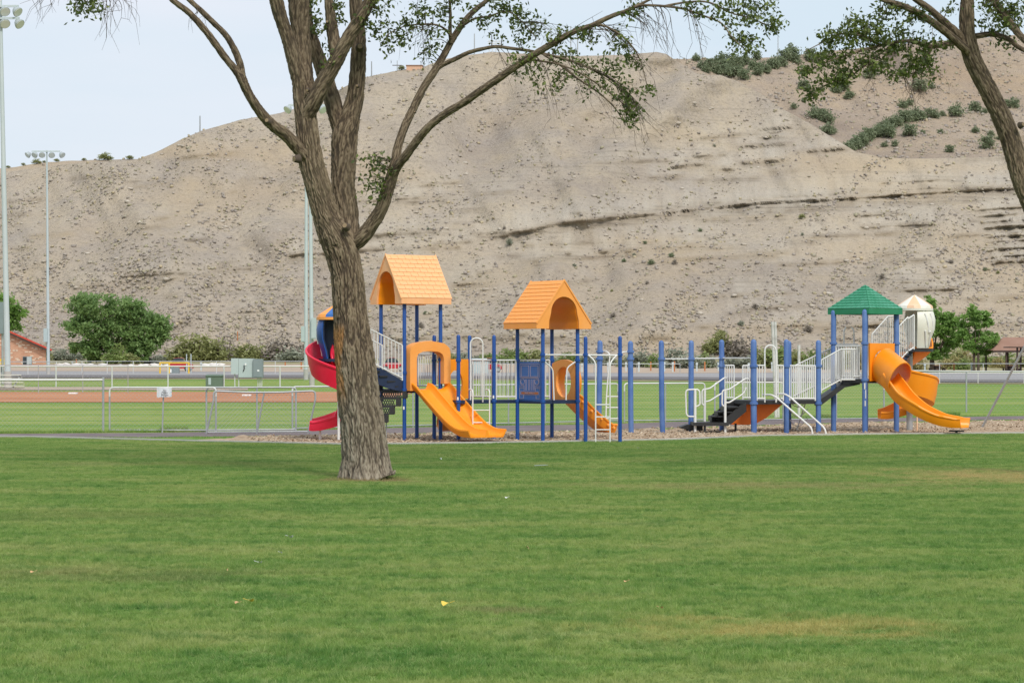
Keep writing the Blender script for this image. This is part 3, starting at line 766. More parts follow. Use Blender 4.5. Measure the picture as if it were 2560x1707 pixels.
def bark_limb(path, ds=0.03, nseg=None, flare=0.0, seed=0, furrow=1.0):
    """path: (px, py, width_px, Y) down to up. Returns V, F, attributes and the centre line"""
    pts = [np.array([*P(a, b, Y), w / 2 * Y / FPX]) for a, b, w, Y in path]
    sp = np.array(spline(pts, 14))
    seg = np.r_[0, np.cumsum(np.linalg.norm(np.diff(sp[:, :3], axis=0), axis=1))]
    n = max(4, int(seg[-1] / ds))
    t = np.linspace(0, seg[-1], n)
    c = np.stack([np.interp(t, seg, sp[:, k]) for k in range(4)], 1)
    rad = np.maximum(c[:, 3], .004); c = c[:, :3]
    ns = nseg or int(np.clip(rad.max() * 2 * math.pi / 0.015, 12, 150))
    T = np.gradient(c, axis=0); T /= np.linalg.norm(T, axis=1)[:, None]
    u = np.cross(T[0], [0, 1, 0.01]); u /= np.linalg.norm(u)
    U = []
    for k in range(n):
        u = u - T[k] * u.dot(T[k]); u /= np.linalg.norm(u); U.append(u)
    U = np.array(U); Wv = np.cross(T, U)
    a = 2 * math.pi * np.arange(ns) / ns
    dirv = U[:, None] * np.cos(a)[None, :, None] + Wv[:, None] * np.sin(a)[None, :, None]
    rr = np.broadcast_to(rad[:, None], (n, ns)).copy()
    if flare:
        h = c[:, 2][:, None]
        lob = 1 + .30 * np.sin(a * 5 + 1.0)[None] + .2 * np.sin(a * 3 + 2.2)[None]
        rr += flare * np.exp(-np.maximum(h, 0) / .16) * lob
    bc = np.stack([np.cos(a)[None] * rad[:, None], np.sin(a)[None] * rad[:, None], np.broadcast_to(t[:, None], (n, ns))], -1).reshape(-1, 3)
    fr = 19.0 * (0.16 / max(rad.mean(), .05)) ** .30
    q = bc * np.array([fr, fr, fr * .135]) + seed
    wp = fbm(bc * np.array([fr * .9, fr * .9, fr * .55]) + 31 + seed, 2) * .45
    q[:, 0] += wp; q[:, 1] -= wp * .7
    n1 = np.abs(fbm(q, 2, .45)); n2 = np.abs(noise3(q * np.array([2.3, 2.3, 2.9]) + 9.1))
    ridge = np.clip(smooth(0.0, 0.26, n1) * (.35 + .65 * smooth(0, .35, n2)) + .22 * noise3(q * np.array([4.1, 4.1, 5.0])), 0, 1)
    lump = fbm(bc * np.array([2.2, 2.2, 1.6]) + 5 + seed, 3)
    amp = furrow * np.minimum(.030, .13 * np.repeat(rad, ns))
    R_ = rr.ravel() + amp * (ridge - .75) + .05 * np.repeat(rad, ns) * (lump - .6)
    V = np.repeat(c, ns, 0) + dirv.reshape(-1, 3) * R_[:, None]
    i, k = np.meshgrid(np.arange(n - 1), np.arange(ns), indexing='ij')
    F = np.stack([i * ns + k, i * ns + (k + 1) % ns, (i + 1) * ns + (k + 1) % ns, (i + 1) * ns + k], -1).reshape(-1, 4)
    # closed end
    b = len(V); V = np.r_[V, c[-1:] + T[-1:] * rad[-1] * .15]
    last = (n - 1) * ns
    capf = np.array([(last + k, last + (k + 1) % ns, b, b) for k in range(ns)])
    F = np.r_[F, capf]
    f1 = lambda x: np.r_[x, x[-1:]]
    return V, F, f1(bc), f1(ridge), f1(dirv.reshape(-1, 3)), np.c_[c, rad]

def limb_obj(name, parent, path, extra=None, **kw):
    V, F, bc, ridge, dv, cl = bark_limb(path, **kw)
    n = len(V); z0 = np.zeros(n)
    at = {'barkco': ('FLOAT_VECTOR', bc), 'ridge': ('FLOAT', ridge), 'grey': ('FLOAT', z0), 'wound': ('FLOAT', z0), 'moss': ('FLOAT', z0)}
    if extra: at.update(extra(V, dv, bc, ridge))
    # degenerate cap quads become triangles
    tri = F[:, 2] == F[:, 3]
    me = bpy.data.meshes.new(name)
    off = np.array(origin(parent))
    me.from_pydata((V - off).tolist(), [], [tuple(f[:3]) if t else tuple(f) for f, t in zip(F.tolist(), tri)])
    for an, (ty, dat) in at.items():
        A = me.attributes.new(an, ty, 'POINT'); A.data.foreach_set('vector' if ty == 'FLOAT_VECTOR' else 'value', np.asarray(dat, np.float32).ravel())
    link_mesh(name, me, M['bark'], parent, 180)
    return cl

def elm_tree(name, base, label, group, limbs, trunk_extra, trunk_kw, clusters, bare, canopy, seed, stubs=()):
    g = np.random.RandomState(seed)
    root = thing(name, base, label, 'tree', group)
    lines = []
    for k, (nm, path) in enumerate(limbs):
        kw = dict(seed=seed + k * 3.7)
        if k == 0: kw.update(trunk_kw)
        cl = limb_obj(nm, root, path, trunk_extra if k == 0 else None, **kw)
        lines.append(cl)
    for (px, py, Y, r, d) in stubs:                          # sawn branch stubs
        p = P(px, py, Y); d = Vector(d).normalized(); r *= .5
        mb = MB().tube([p - d * r * 1.5, p, p + d * r * .35, p + d * r * .45], [r * 1.5, r * 1.15, r, r * .92], 12)
        o = mb.build('branch_stub', M['bark_thin'], root)
        f_ = MB().tube([p + d * r * .45, p + d * (r * .45 + .006)], r * .80, 12).build('cut_face', M['cut_wood'], o)
    CL = np.concatenate(lines)
    LV, LF, LT, TW = [], [], [], MB()
    offn = 0
    def leaves_at(C, size):
        nonlocal offn
        v, f, t = leaf_arrays(C, size, g)
        LV.append(v); LF.append(f + offn); LT.append(t); offn += len(v)
    def twig(a, b, r0, sag):
        a, b = Vector(a), Vector(b); m_ = (a + b) / 2 + Vector((g.normal() * .05, g.normal() * .05, sag)) * (b - a).length
        pts = [Vector(p) for p in spline([a, m_, b], 3)]
        TW.tube(pts, list(np.linspace(r0, .0022, len(pts))), 4, caps=False); return pts
    SCR = np.c_[1280 + CL[:, 0] / CL[:, 1] * FPX, HORIZ - (CL[:, 2] - EYE) / CL[:, 1] * FPX]
    for (px, py) in clusters:
        for rep in range(2):
            x, y = px + g.normal() * 9, py + g.normal() * 8
            cand = np.where(CL[:, 3] < .11)[0]
            d = np.hypot(SCR[cand, 0] - x, (SCR[cand, 1] - y) * 1.2) + g.uniform(0, 25, len(cand))
            j = cand[np.argmin(d)]
            Y = CL[j, 1] + g.normal() * .22
            c = np.array(P(x, y, Y))
            pts = twig(CL[j, :3], c, min(.009, CL[j, 3] * .6), .12)
            L_ = np.array([pts[k] for k in g.randint(len(pts) // 2, len(pts), 21)]) + g.normal(size=(21, 3)) * np.array([.068, .09, .052])
            leaves_at(L_, g.uniform(.029, .050, 21))
    for (px, py, dx, dy, n, Lpx) in bare:                    # leafless drooping twigs
        for k in range(n):
            x0, y0 = px + g.normal() * 14, py + g.normal() * 6
            j = np.argmin(np.hypot(SCR[:, 0] - x0, SCR[:, 1] - y0)); Y = CL[j, 1]
            st = Vector(P(x0, y0, Y)) if py < 5 else Vector(CL[j, :3])
            sx, sy = (x0, y0) if py < 5 else SCR[j]
            L1 = Lpx * g.uniform(.5, 1.1)
            mx, my = sx + dx * L1 * .5 + g.normal() * 8, sy + dy * L1 * .3 + g.normal() * 6
            ex, ey = sx + dx * L1 + g.normal() * 12, sy + dy * L1 + g.normal() * 10
            dY = g.normal() * .3
            p = [Vector(q) for q in spline([st, P(mx, my, Y + dY * .5), P(ex, ey, Y + dY)], 5)]
            TW.tube(p, list(np.linspace(.007, .0018, len(p))), 4, caps=False)
            for q in range(3):
                s_ = p[g.randint(3, len(p))]
                e_ = s_ + Vector((g.normal() * .12 + dx * .12, g.normal() * .12, -abs(g.normal()) * .2 - .05))
                TW.tube([s_, (s_ + e_) / 2 + Vector((g.normal() * .03, 0, .02)), e_], [.0035, .0025, .0015], 3, caps=False)
    TW.build('twigs', M['bark_thin'], root, 180)['kind'] = 'stuff'
    # the crown above the picture: sub-branches with leaves
    if canopy:
        (cx, cy, cz, rx, ry, rz, n_cl, n_lf) = canopy
        MBc = MB()
        tips = [l[-1] for l in lines if l[-1, 2] > cz - rz - 2.0]
        cen = []
        for k in range(n_cl):
            for _ in range(30):
                p = g.normal(size=3); p = p / np.linalg.norm(p) * g.uniform(.35, 1) ** .5
                q = np.array([cx + p[0] * rx, cy + p[1] * ry, cz + p[2] * rz])
                if HORIZ - (q[2] - .5 - EYE) / q[1] * FPX < -30: break
            else: continue
            cen.append(q)
            t = min(tips, key=lambda t: np.linalg.norm(t[:3] - q) + g.uniform(0, 2))
            mid = Vector((t[:3] + q) / 2) + Vector((0, 0, .35))
            if max(HORIZ - (p_[2] - EYE) / p_[1] * FPX for p_ in spline([t[:3], mid, q], 4)) < -10:
                MBc.tube(spline([t[:3], mid, q], 4), [max(.012, t[3] * .5)] * 4 + [.012] * 5, 6, caps=False)
            Cp = q + g.normal(size=(n_lf, 3)) * np.array([.42, .42, .22])
            Cp = Cp[HORIZ - (Cp[:, 2] - EYE) / Cp[:, 1] * FPX < -12]
            leaves_at(Cp, g.uniform(.045, .075, len(Cp)))
        if MBc.v: MBc.build('upper_branches', M['bark_thin'], root, 180)['kind'] = 'stuff'
    fo = np_mesh('foliage', np.concatenate(LV), np.concatenate(LF), M['elm'], root, attrs={'tint': ('FLOAT', np.concatenate(LT))})
    fo['kind'] = 'stuff'
    return root

YT = 39.2
limbs_main = [
 ('trunk', [(921, 1206, 124, YT), (917, 1190, 122, YT), (911, 1112, 118, YT), (896, 978, 108, YT), (886, 883, 102, YT), (876, 787, 88, YT), (868, 691, 84, YT), (852, 620, 88, YT), (838, 590, 86, YT - .02),
            (815, 536, 70, YT - .05), (794, 459, 66, YT - .1), (778, 402, 64, YT - .12), (770, 345, 58, YT - .15), (764, 287, 56, YT - .15), (759, 235, 56, YT - .15), (757, 205, 50, YT - .15)]),
 ('limb', [(868, 640, 60, YT + .05), (868, 590, 62, YT + .1), (867, 536, 62, YT + .18), (858, 459, 62, YT + .25), (860, 383, 66, YT + .28), (864, 325, 66, YT + .3), (880, 275, 50, YT + .3), (890, 230, 44, YT + .3), (893, 190, 42, YT + .3), (896, 153, 41, YT + .3), (897, 105, 38, YT + .3), (894, 60, 36, YT + .3), (890, 0, 35, YT + .3), (886, -90, 28, YT + .4), (900, -220, 18, YT + .8)]),
 ('limb', [(860, 345, 46, YT + .3), (840, 285, 46, YT + .35), (824, 225, 42, YT + .42), (802, 163, 38, YT + .5), (784, 110, 34, YT + .55), (770, 60, 30, YT + .6), (760, -20, 26, YT + .7), (735, -160, 16, YT + .9)]),
 ('limb', [(757, 240, 44, YT - .15), (747, 190, 44, YT - .2), (730, 130, 38, YT - .25), (712, 75, 36, YT - .3), (700, 38, 36, YT - .35), (690, 0, 36, YT - .4), (668, -70, 30, YT - .5), (630, -200, 18, YT - .8)]),
 ('limb', [(766, 235, 48, YT - .12), (762, 190, 46, YT - .1), (757, 130, 45, YT - .05), (751, 76, 48, YT), (746, 0, 54, YT), (742, -80, 44, YT), (748, -230, 24, YT - .3)]),
 ('limb', [(766, 290, 44, YT - .2), (786, 250, 44, YT - .3), (808, 208, 42, YT - .36), (838, 155, 40, YT - .42), (864, 107, 36, YT - .48), (895, 57, 34, YT - .55), (926, 0, 32, YT - .6), (960, -70, 26, YT - .8), (1020, -200, 15, YT - 1.2)]),
 ('limb', [(843, 160, 30, YT - .38), (838, 120, 34, YT - .33), (831, 77, 32, YT - .3), (825, 31, 26, YT - .28), (822, 0, 25, YT - .28), (818, -60, 20, YT - .25), (800, -180, 12, YT - .1)]),
 ('limb', [(770, 398, 30, YT - .2), (745, 371, 33, YT - .3), (715, 338, 32, YT - .45), (684, 316, 30, YT - .6), (661, 293, 28, YT - .72), (645, 272, 26, YT - .8), (630, 250, 25, YT - .88), (615, 222, 25, YT - .94), (603, 195, 26, YT - 1.0), (588, 175, 20, YT - 1.04), (562, 143, 19, YT - 1.1), (518, 83, 18, YT - 1.2), (476, 36, 17, YT - 1.3), (434, 3, 15, YT - 1.4), (420, -12, 14, YT - 1.43)]),
 ('limb', [(607, 205, 20, YT - 1.0), (601, 165, 19, YT - 1.0), (586, 125, 18, YT - 1.02), (565, 89, 17, YT - 1.06), (533, 57, 15, YT - 1.12), (500, 25, 14, YT - 1.18), (473, 0, 13, YT - 1.22), (430, -45, 11, YT - 1.4), (330, -90, 7, YT - 1.7), (250, -60, 4, YT - 1.9), (190, -25, 3, YT - 2.0)]),
 ('limb', [(880, 612, 40, YT), (903, 594, 42, YT - .05), (926, 566, 38, YT - .1), (952, 524, 35, YT - .15), (968, 478, 34, YT - .2), (980, 440, 31, YT - .25), (988, 408, 27, YT - .25), (995, 367, 23, YT - .2), (1012, 316, 22, YT - .1), (1033, 272, 21, YT), (1060, 218, 20, YT + .1), (1087, 177, 20, YT + .2), (1111, 136, 18, YT + .3), (1138, 88, 17, YT + .4), (1172, 41, 15, YT + .5), (1210, 8, 12, YT + .6), (1270, -40, 9, YT + .8), (1360, -90, 5, YT + 1.0)]),
 ('limb', [(976, 455, 26, YT - .22), (992, 418, 25, YT - .35), (1016, 388, 23, YT - .5), (1046, 347, 22, YT - .65), (1077, 313, 21, YT - .8), (1118, 282, 21, YT - .95), (1158, 258, 20, YT - 1.1), (1196, 231, 20, YT - 1.25), (1240, 201, 20, YT - 1.4), (1284, 170, 19, YT - 1.55), (1332, 139, 18, YT - 1.7), (1383, 109, 17, YT - 1.85), (1431, 82, 15, YT - 2.0), (1478, 65, 14, YT - 2.1), (1529, 41, 12, YT - 2.2), (1567, 27, 10, YT - 2.3), (1618, 3, 7, YT - 2.4), (1680, -30, 4, YT - 2.5)]),
 ('branch', [(1086, 180, 13, YT + .2), (1104, 165, 12, YT + .2), (1138, 148, 12, YT + .15), (1172, 132, 11, YT + .1), (1206, 123, 10, YT + .05), (1240, 117, 9, YT), (1274, 121, 9, YT - .05), (1325, 128, 8, YT - .1), (1376, 139, 7, YT - .2), (1427, 153, 6, YT - .3), (1478, 173, 5, YT - .4), (1529, 200, 4, YT - .5), (1570, 240, 2.5, YT - .6)]),
 ('branch', [(1360, 138, 6, YT - .2), (1400, 163, 6, YT - .4), (1444, 197, 5, YT - .55), (1495, 231, 4.5, YT - .7), (1536, 269, 3.5, YT - .85), (1565, 315, 2, YT - 1.0)]),
 ('branch', [(1330, 150, 6, YT - .3), (1390, 160, 5, YT - .5), (1440, 178, 4.5, YT - .7), (1500, 215, 4, YT - .8), (1560, 262, 3, YT - .9), (1590, 300, 2, YT - 1.0)]),
 ('branch', [(1475, 66, 7, YT - 2.1), (1500, 62, 6, YT - 2.15), (1540, 80, 5, YT - 2.2), (1575, 110, 4, YT - 2.25), (1600, 150, 3, YT - 2.3), (1618, 215, 2, YT - 2.3)]),
 ('branch', [(1555, 32, 8, YT - 2.3), (1590, 18, 8, YT - 2.4), (1624, 14, 7, YT - 2.5), (1700, 21, 6.5, YT - 2.7), (1758, 40, 5, YT - 2.8), (1802, 58, 4.5, YT - 2.9), (1828, 91, 3.5, YT - 3.0), (1857, 120, 2, YT - 3.1)]),
 ('branch', [(1660, 16, 6, YT - 2.6), (1720, 6, 6, YT - 2.6), (1773, 7, 5, YT - 2.7), (1828, 33, 4, YT - 2.8), (1883, 48, 3, YT - 2.9), (1930, 70, 2, YT - 3.0)]),
 ('branch', [(1128, 108, 11, YT + .3), (1125, 80, 10, YT + .25), (1126, 40, 8, YT + .2), (1124, 0, 7, YT + .15), (1120, -40, 5, YT + .1)]),
 ('branch', [(1128, 92, 7, YT + .2), (1110, 72, 6, YT + .1), (1085, 62, 5, YT), (1040, 62, 4, YT - .1), (1000, 70, 3, YT - .2), (965, 90, 2, YT - .3)]),
 ('branch', [(1150, 70, 7, YT + .4), (1185, 48, 6, YT + .3), (1220, 42, 5, YT + .2), (1270, 30, 4, YT + .1), (1310, 60, 3, YT), (1340, 95, 2, YT)]),
]
zw0, zw1 = P(0, 985, YT).z, P(0, 812, YT).z
def trunk_extra(V, dv, bc, ridge):
    z = V[:, 2]
    nz = fbm(bc * np.array([5, 5, 1.2]) + 3, 3)
    ang = dv @ (np.array([-1, -.35, 0]) / math.hypot(1, .35))
    wound = smooth(.72, .86, ang + .38 * nz) * smooth(zw0 - .3, zw0 + .25, z + nz * .4) * (1 - smooth(zw1 - .15, zw1 + .05, z))
    grey = .85 * (1 - smooth(.2, 2.6, z + nz * .8)) * (1 - wound) + .35 * smooth(.2, .8, ang) * (1 - smooth(.4, 1.2, z))
    return {'wound': ('FLOAT', wound), 'grey': ('FLOAT', np.clip(grey, 0, 1))}
cl_main = [(930,60),(955,30),(975,70),(1010,55),(1030,80),(1050,40),(1075,90),(1090,70),(1020,100),(990,120),(1060,120),(1050,138),(1110,40),(1100,15),(968,129),(1012,112),(940,15),(990,12),(1040,10),(1075,20),
 (1150,10),(1180,30),(1200,60),(1230,45),(1260,30),(1280,60),(1300,70),(1330,90),(1240,85),(1300,110),(1340,80),(1290,20),(1340,50),(1220,12),(1265,8),(1310,35),(1155,45),(915,45),(925,72),
 (1380,90),(1410,90),(1390,120),(1450,105),(1490,110),(1520,120),(1550,130),(1530,145),(1560,150),(1580,160),(1540,95),(1470,85),
 (1330,150),(1290,150),(1300,175),(1340,190),(1330,212),(1400,205),(1370,230),(1450,160),(1480,180),(1460,220),(1510,210),(1550,190),(1560,215),(1580,240),(1590,262),(1594,290),(1580,302),(1540,160),(1612,225),(1536,235),(1430,130),(1395,150),(1420,180),(1575,275),
 (1720,20),(1760,10),(1790,30),(1820,20),(1850,15),(1880,10),(1860,60),(1890,60),(1920,40),(1940,70),(1950,50),(1880,100),(1930,80),(1850,95),(1870,130),(1860,40),(1900,110),(1905,20),(1930,15),(1830,70),(1780,50),(1740,35),(1840,120),(1600,20),(1580,35),
 (208,21),(229,18),(247,27),(208,42),(225,48),(240,12),(218,6),
 (784,19),(788,69),(803,111),(818,138),(849,15),(853,50),(795,45),(770,28),(812,75),(845,32),
 (918,402),(949,406),(930,428),(918,452),(914,475),(933,494),(955,440),(940,470),(925,415)]
bare_main = [(1480,170,.8,.7,9,190),(1540,230,.5,.8,8,130),(1430,160,.55,.85,6,170),(1500,62,.7,.75,9,170),(1560,30,.75,.5,8,190),(1640,14,.25,.9,7,140),(1330,140,.35,1,4,170),(1250,118,.4,1,4,130),(1720,30,.2,.95,5,110),(1560,200,.4,.9,6,150),
 (1400,100,.55,-.45,4,120),(1300,60,.8,.1,5,150),(270,-20,.05,1,9,100),(140,-20,-.5,.6,6,70),(300,-20,.3,.5,4,70),(500,20,.2,.6,3,35),(1080,65,-.8,.4,5,110),(1060,100,.1,1,5,70),(1450,30,.9,.0,5,150)]
stubs = [(668, 302, 38.4, .075, (-.35, -1, .25)), (738, 398, 38.75, .10, (-.75, -.6, -.1)), (863, 565, 38.85, .095, (-.35, -1, .35)), (768, 226, 38.78, .05, (-.3, -1, -.3)), (1037, 280, 39.0, .03, (-.2, -1, .2)), (900, 117, 39.15, .10, (.1, -1, .12)), (825, 156, 38.6, .035, (0, -1, 0)), (818, 55, 38.7, .045, (-.1, -1, .1)), (893, 215, 39.2, .045, (-.3, -1, .1))]
base = PG(917, 1198)
elm_tree('elm_tree', (base.x, YT, 0), 'thick leaning tree with furrowed grey brown bark on the near lawn', 'elm trees on the lawn', limbs_main, trunk_extra,
         dict(ds=.02, nseg=250, flare=.11), cl_main, bare_main, (-1.2, 39.2, 11.6, 6.5, 5.5, 2.6, 150, 90), 3, stubs)

YR = 40.0
limbs_right = [
 ('trunk', [(2716, 1196, 78, YR), (2712, 1100, 72, YR), (2700, 980, 68, YR), (2676, 820, 64, YR), (2640, 680, 60, YR), (2592, 540, 56, YR), (2556, 450, 54, YR), (2530, 360, 52, YR), (2505, 295, 50, YR), (2478, 240, 49, YR), (2452, 190, 47, YR), (2432, 150, 46, YR), (2420, 105, 44, YR), (2417, 60, 40, YR), (2418, 0, 35, YR), (2422, -80, 28, YR), (2440, -220, 16, YR)]),
 ('limb', [(2425, 125, 24, YR), (2402, 95, 24, YR - .05), (2385, 78, 23, YR - .1), (2358, 53, 20, YR - .15), (2322, 22, 18, YR - .2), (2285, -5, 16, YR - .3), (2220, -60, 11, YR - .4), (2120, -120, 6, YR - .6)]),
 ('limb', [(2425, 135, 24, YR - .05), (2400, 112, 23, YR - .2), (2370, 86, 21, YR - .35), (2340, 62, 20, YR - .5), (2300, 36, 18, YR - .65), (2255, 15, 16, YR - .8), (2208, 0, 13, YR - .95), (2140, -25, 9, YR - 1.2), (2060, -40, 5, YR - 1.5)]),
 ('branch', [(2418, 110, 16, YR - .05), (2387, 108, 15, YR - .2), (2329, 117, 12, YR - .45), (2285, 104, 11, YR - .6), (2241, 106, 9, YR - .8), (2175, 121, 7, YR - 1.05), (2095, 146, 5, YR - 1.3), (2040, 166, 3.5, YR - 1.5), (2005, 185, 2, YR - 1.6)]),
 ('branch', [(2330, 118, 10, YR - .45), (2318, 142, 8, YR - .55), (2302, 165, 5, YR - .65), (2280, 188, 3, YR - .75), (2262, 200, 2, YR - .8)]),
 ('branch', [(2240, 106, 6, YR - .8), (2180, 150, 5, YR - .9), (2120, 195, 4, YR - 1.0), (2060, 215, 3, YR - 1.1), (2030, 240, 2, YR - 1.15)]),
 ('branch', [(2200, 112, 6, YR - .9), (2150, 90, 5, YR - 1.0), (2100, 85, 4, YR - 1.1), (2060, 105, 3, YR - 1.2), (2010, 130, 2, YR - 1.3)]),
 ('branch', [(2432, 92, 16, YR), (2475, 86, 15, YR - .1), (2500, 90, 14, YR - .15), (2523, 100, 13, YR - .2), (2560, 126, 12, YR - .3), (2640, 150, 8, YR - .5), (2720, 230, 4, YR - .7)]),
 ('limb', [(2424, -60, 20, YR), (2470, -20, 22, YR - .2), (2497, 22, 21, YR - .4), (2523, 55, 20, YR - .55), (2560, 99, 18, YR - .8), (2620, 140, 14, YR - 1.1), (2720, 170, 8, YR - 1.5), (2800, 230, 4, YR - 1.8)]),
]
_z3 = [(1150,120),(1130,180),(1250,200),(1330,110),(1430,100),(1480,180),(1400,150),(1020,250),(1100,280),(1180,250),(1280,290),(1340,300),(1000,330),(1080,360),(1160,340),(1240,380),(940,400),(1000,430),(1080,450),(880,470),(830,510),(950,500),(1040,530),(1120,470),(1080,580),(900,620),(870,650),(930,660),(1250,430),(1330,430),(1400,370),(1440,430),(1540,380),(1620,360),(1680,330),(1750,300),(1560,450),(1640,430),(1690,480),(1720,540),(1600,500),(1840,340),(1420,530),(1190,520),(1640,100),(1690,200),(1560,150),(1500,60),(1850,60),(1350,220),(1220,150),(1450,260),(1520,230),(1600,250),(1380,290),(1110,400),(1200,300),(1300,350),(1050,300),(960,450),(1110,530),(1010,560),(1580,420),(1660,380),(1480,330),(1350,170),(1430,200),(1060,230),(1180,200),(1530,480),(1710,430),(1350,480),(1400,480),(1300,460),(1270,260),
 (2050,60),(2100,130),(2150,60),(2200,150),(2250,100),(2300,50),(2330,150),(2180,200),(2250,280),(2200,300),(2050,30),(2080,100),(2110,40),(2180,110),(2260,30),(2320,90),(2280,170),(2240,190),(2140,160),(2330,20)]
cl_right = [(1700 + a / 2.735, b / 2.735) for a, b in _z3]
cl_right += [(x + 7, y - 10) for x, y in cl_right[:48:2]]
bare_right = [(2280,180,-.1,1,4,90),(2170,160,.0,1,3,80),(2240,190,.25,.9,3,90),(2300,160,.4,.6,3,80),(2345,10,.1,1,3,50)]
b2 = PG(2716, 1190)
elm_tree('elm_tree', (b2.x, YR, 0), 'smaller leaning tree with dense leaves reaching in at the upper right edge', 'elm trees on the lawn', limbs_right, None,
         dict(ds=.02, flare=.06), cl_right, bare_right, (8.3, 39.5, 11.2, 4.6, 4.5, 2.2, 80, 90), 8,
         [(2556, 312, 39.75, .08, (.6, -.8, .2))])

# ------------------------------------------------------------------ rounder trees in the middle distance
def crown_tree(name, label, group, base, trunk_r, lobes, leaf, mat, seed, fork_h, stems=1, per=None, crown='crown'):
    """lobes: (x, y, z, rx, rz) in metres relative to the base"""
    g = np.random.RandomState(seed)
    root = thing(name, base, label, 'tree', group)
    b = Vector(base)
    for s_ in range(stems):
        o = Vector(((s_ - (stems - 1) / 2) * trunk_r * 3, g.normal() * .1, 0))
        top = b + o + Vector((g.normal() * .2 + (s_ - (stems - 1) / 2) * .5, 0, fork_h))
        MB().tube(spline([b + o - Vector((0, 0, .2)), b + o * 1.1 + Vector((0, 0, fork_h * .4)), top], 4),
                  list(np.linspace(trunk_r * 1.25, trunk_r * .8, 9)), 10, caps=False).build('trunk', M['bark_thin'], root, 180)
    for (x, y, z, rx, rz) in lobes:
        e = b + Vector((x, y, z)); s0 = b + Vector((x * .12, 0, fork_h * g.uniform(.7, 1)))
        mid = (s0 + e) / 2 + Vector((x * .05, 0, -.15 * rz))
        MB().tube(spline([s0, mid, e], 4), list(np.linspace(trunk_r * .5, trunk_r * .12, 9)), 6, caps=False).build('limb', M['bark_thin'], root, 180)
    LV, LF, LT, off = [], [], [], 0
    for (x, y, z, rx, rz) in lobes:
        nc = int((per or 34) * .62 * (rx * rz) ** .8) + 7
        for k in range(nc):
            d = g.normal(size=3); d /= np.linalg.norm(d)
            rad = g.uniform(.45, 1.08)
            c = np.array(b) + np.array([x, y, z]) + d * np.array([rx, rx, rz]) * rad
            nl = g.randint(20, 44)
            sp = .22 * (rx + rz) / 2
            Cp = c + g.normal(size=(nl, 3)) * np.array([sp, sp, sp * .6])
            v, f, t = leaf_arrays(Cp, g.uniform(leaf * .6, leaf * 1.15, nl), g, up=.8)
            t = np.clip(t * .45 + g.uniform(0, .55), 0, 1)
            LV.append(v); LF.append(f + off); LT.append(t); off += len(v)
    fo = np_mesh(crown, np.concatenate(LV), np.concatenate(LF), mat, root, attrs={'tint': ('FLOAT', np.concatenate(LT))})
    fo['kind'] = 'stuff'
    return root
def lobes_px(base_px, base_py, Y, items, seed):
    """lobes read from the photograph: (px, py, half width, half height)"""
    g = random.Random(seed); b = P(base_px, base_py, Y); k = Y / FPX
    return [((px - base_px) * k, g.uniform(-1, 1) * 1.1, P(px, py, Y).z - b.z, rx * k, rz * k) for px, py, rx, rz in items]
Yc_ = 335.0
crown_tree('cottonwood_tree', 'large round dark green tree left of the light poles at the hill foot', 'trees along the lots', GP(285, Yc_), .42,
           lobes_px(285, 905, Yc_, [(205, 765, 40, 34), (190, 808, 30, 30), (255, 760, 42, 34), (312, 762, 34, 30), (345, 785, 36, 34), (385, 805, 34, 34), (405, 830, 20, 30), (235, 820, 46, 34), (300, 815, 50, 38), (350, 840, 46, 36), (225, 868, 34, 26), (255, 862, 34, 26), (345, 872, 32, 24), (375, 858, 28, 22), (185, 860, 18, 14), (230, 885, 24, 12)], 2), .30, M['cottonwood'], 5, 3.0, per=20)
crown_tree('cottonwood_tree', 'bright green tree cut by the left edge behind the near light pole', 'trees along the lots', GP(5, 345.0), .4,
           lobes_px(5, 905, 345.0, [(10, 765, 30, 30), (-20, 760, 40, 40), (45, 775, 22, 22), (30, 805, 24, 22), (0, 800, 34, 30), (-40, 810, 40, 36), (15, 830, 26, 16)], 3), .28, M['ash'], 6, 4.0, per=20)
Yr_ = 262.0
crown_tree('shade_tree', 'leafy green tree directly behind the white spiral slide hood', 'pair of trees by the shelter', GP(2331, Yr_), .26,
           lobes_px(2331, 926, Yr_, [(2322, 758, 12, 20), (2315, 785, 18, 20), (2345, 790, 24, 24), (2375, 795, 18, 24), (2330, 825, 28, 26), (2370, 830, 24, 26), (2385, 855, 18, 18), (2320, 865, 22, 20), (2352, 870, 26, 18), (2335, 885, 20, 10), (2300, 820, 14, 24)], 4), .24, M['ash'], 7, 2.2, per=22)
crown_tree('shade_tree', 'open crowned green tree standing left of the brown roofed shelter', 'pair of trees by the shelter', GP(2440, Yr_ - 4), .13,
           lobes_px(2440, 926, Yr_ - 4, [(2438, 775, 16, 18), (2420, 800, 22, 20), (2455, 795, 20, 20), (2475, 800, 14, 16), (2410, 835, 20, 20), (2445, 835, 24, 22), (2470, 845, 16, 22), (2425, 862, 22, 14), (2475, 872, 16, 12), (2450, 870, 14, 12)], 5), .24, M['ash'], 8, 2.6, stems=2, per=22)

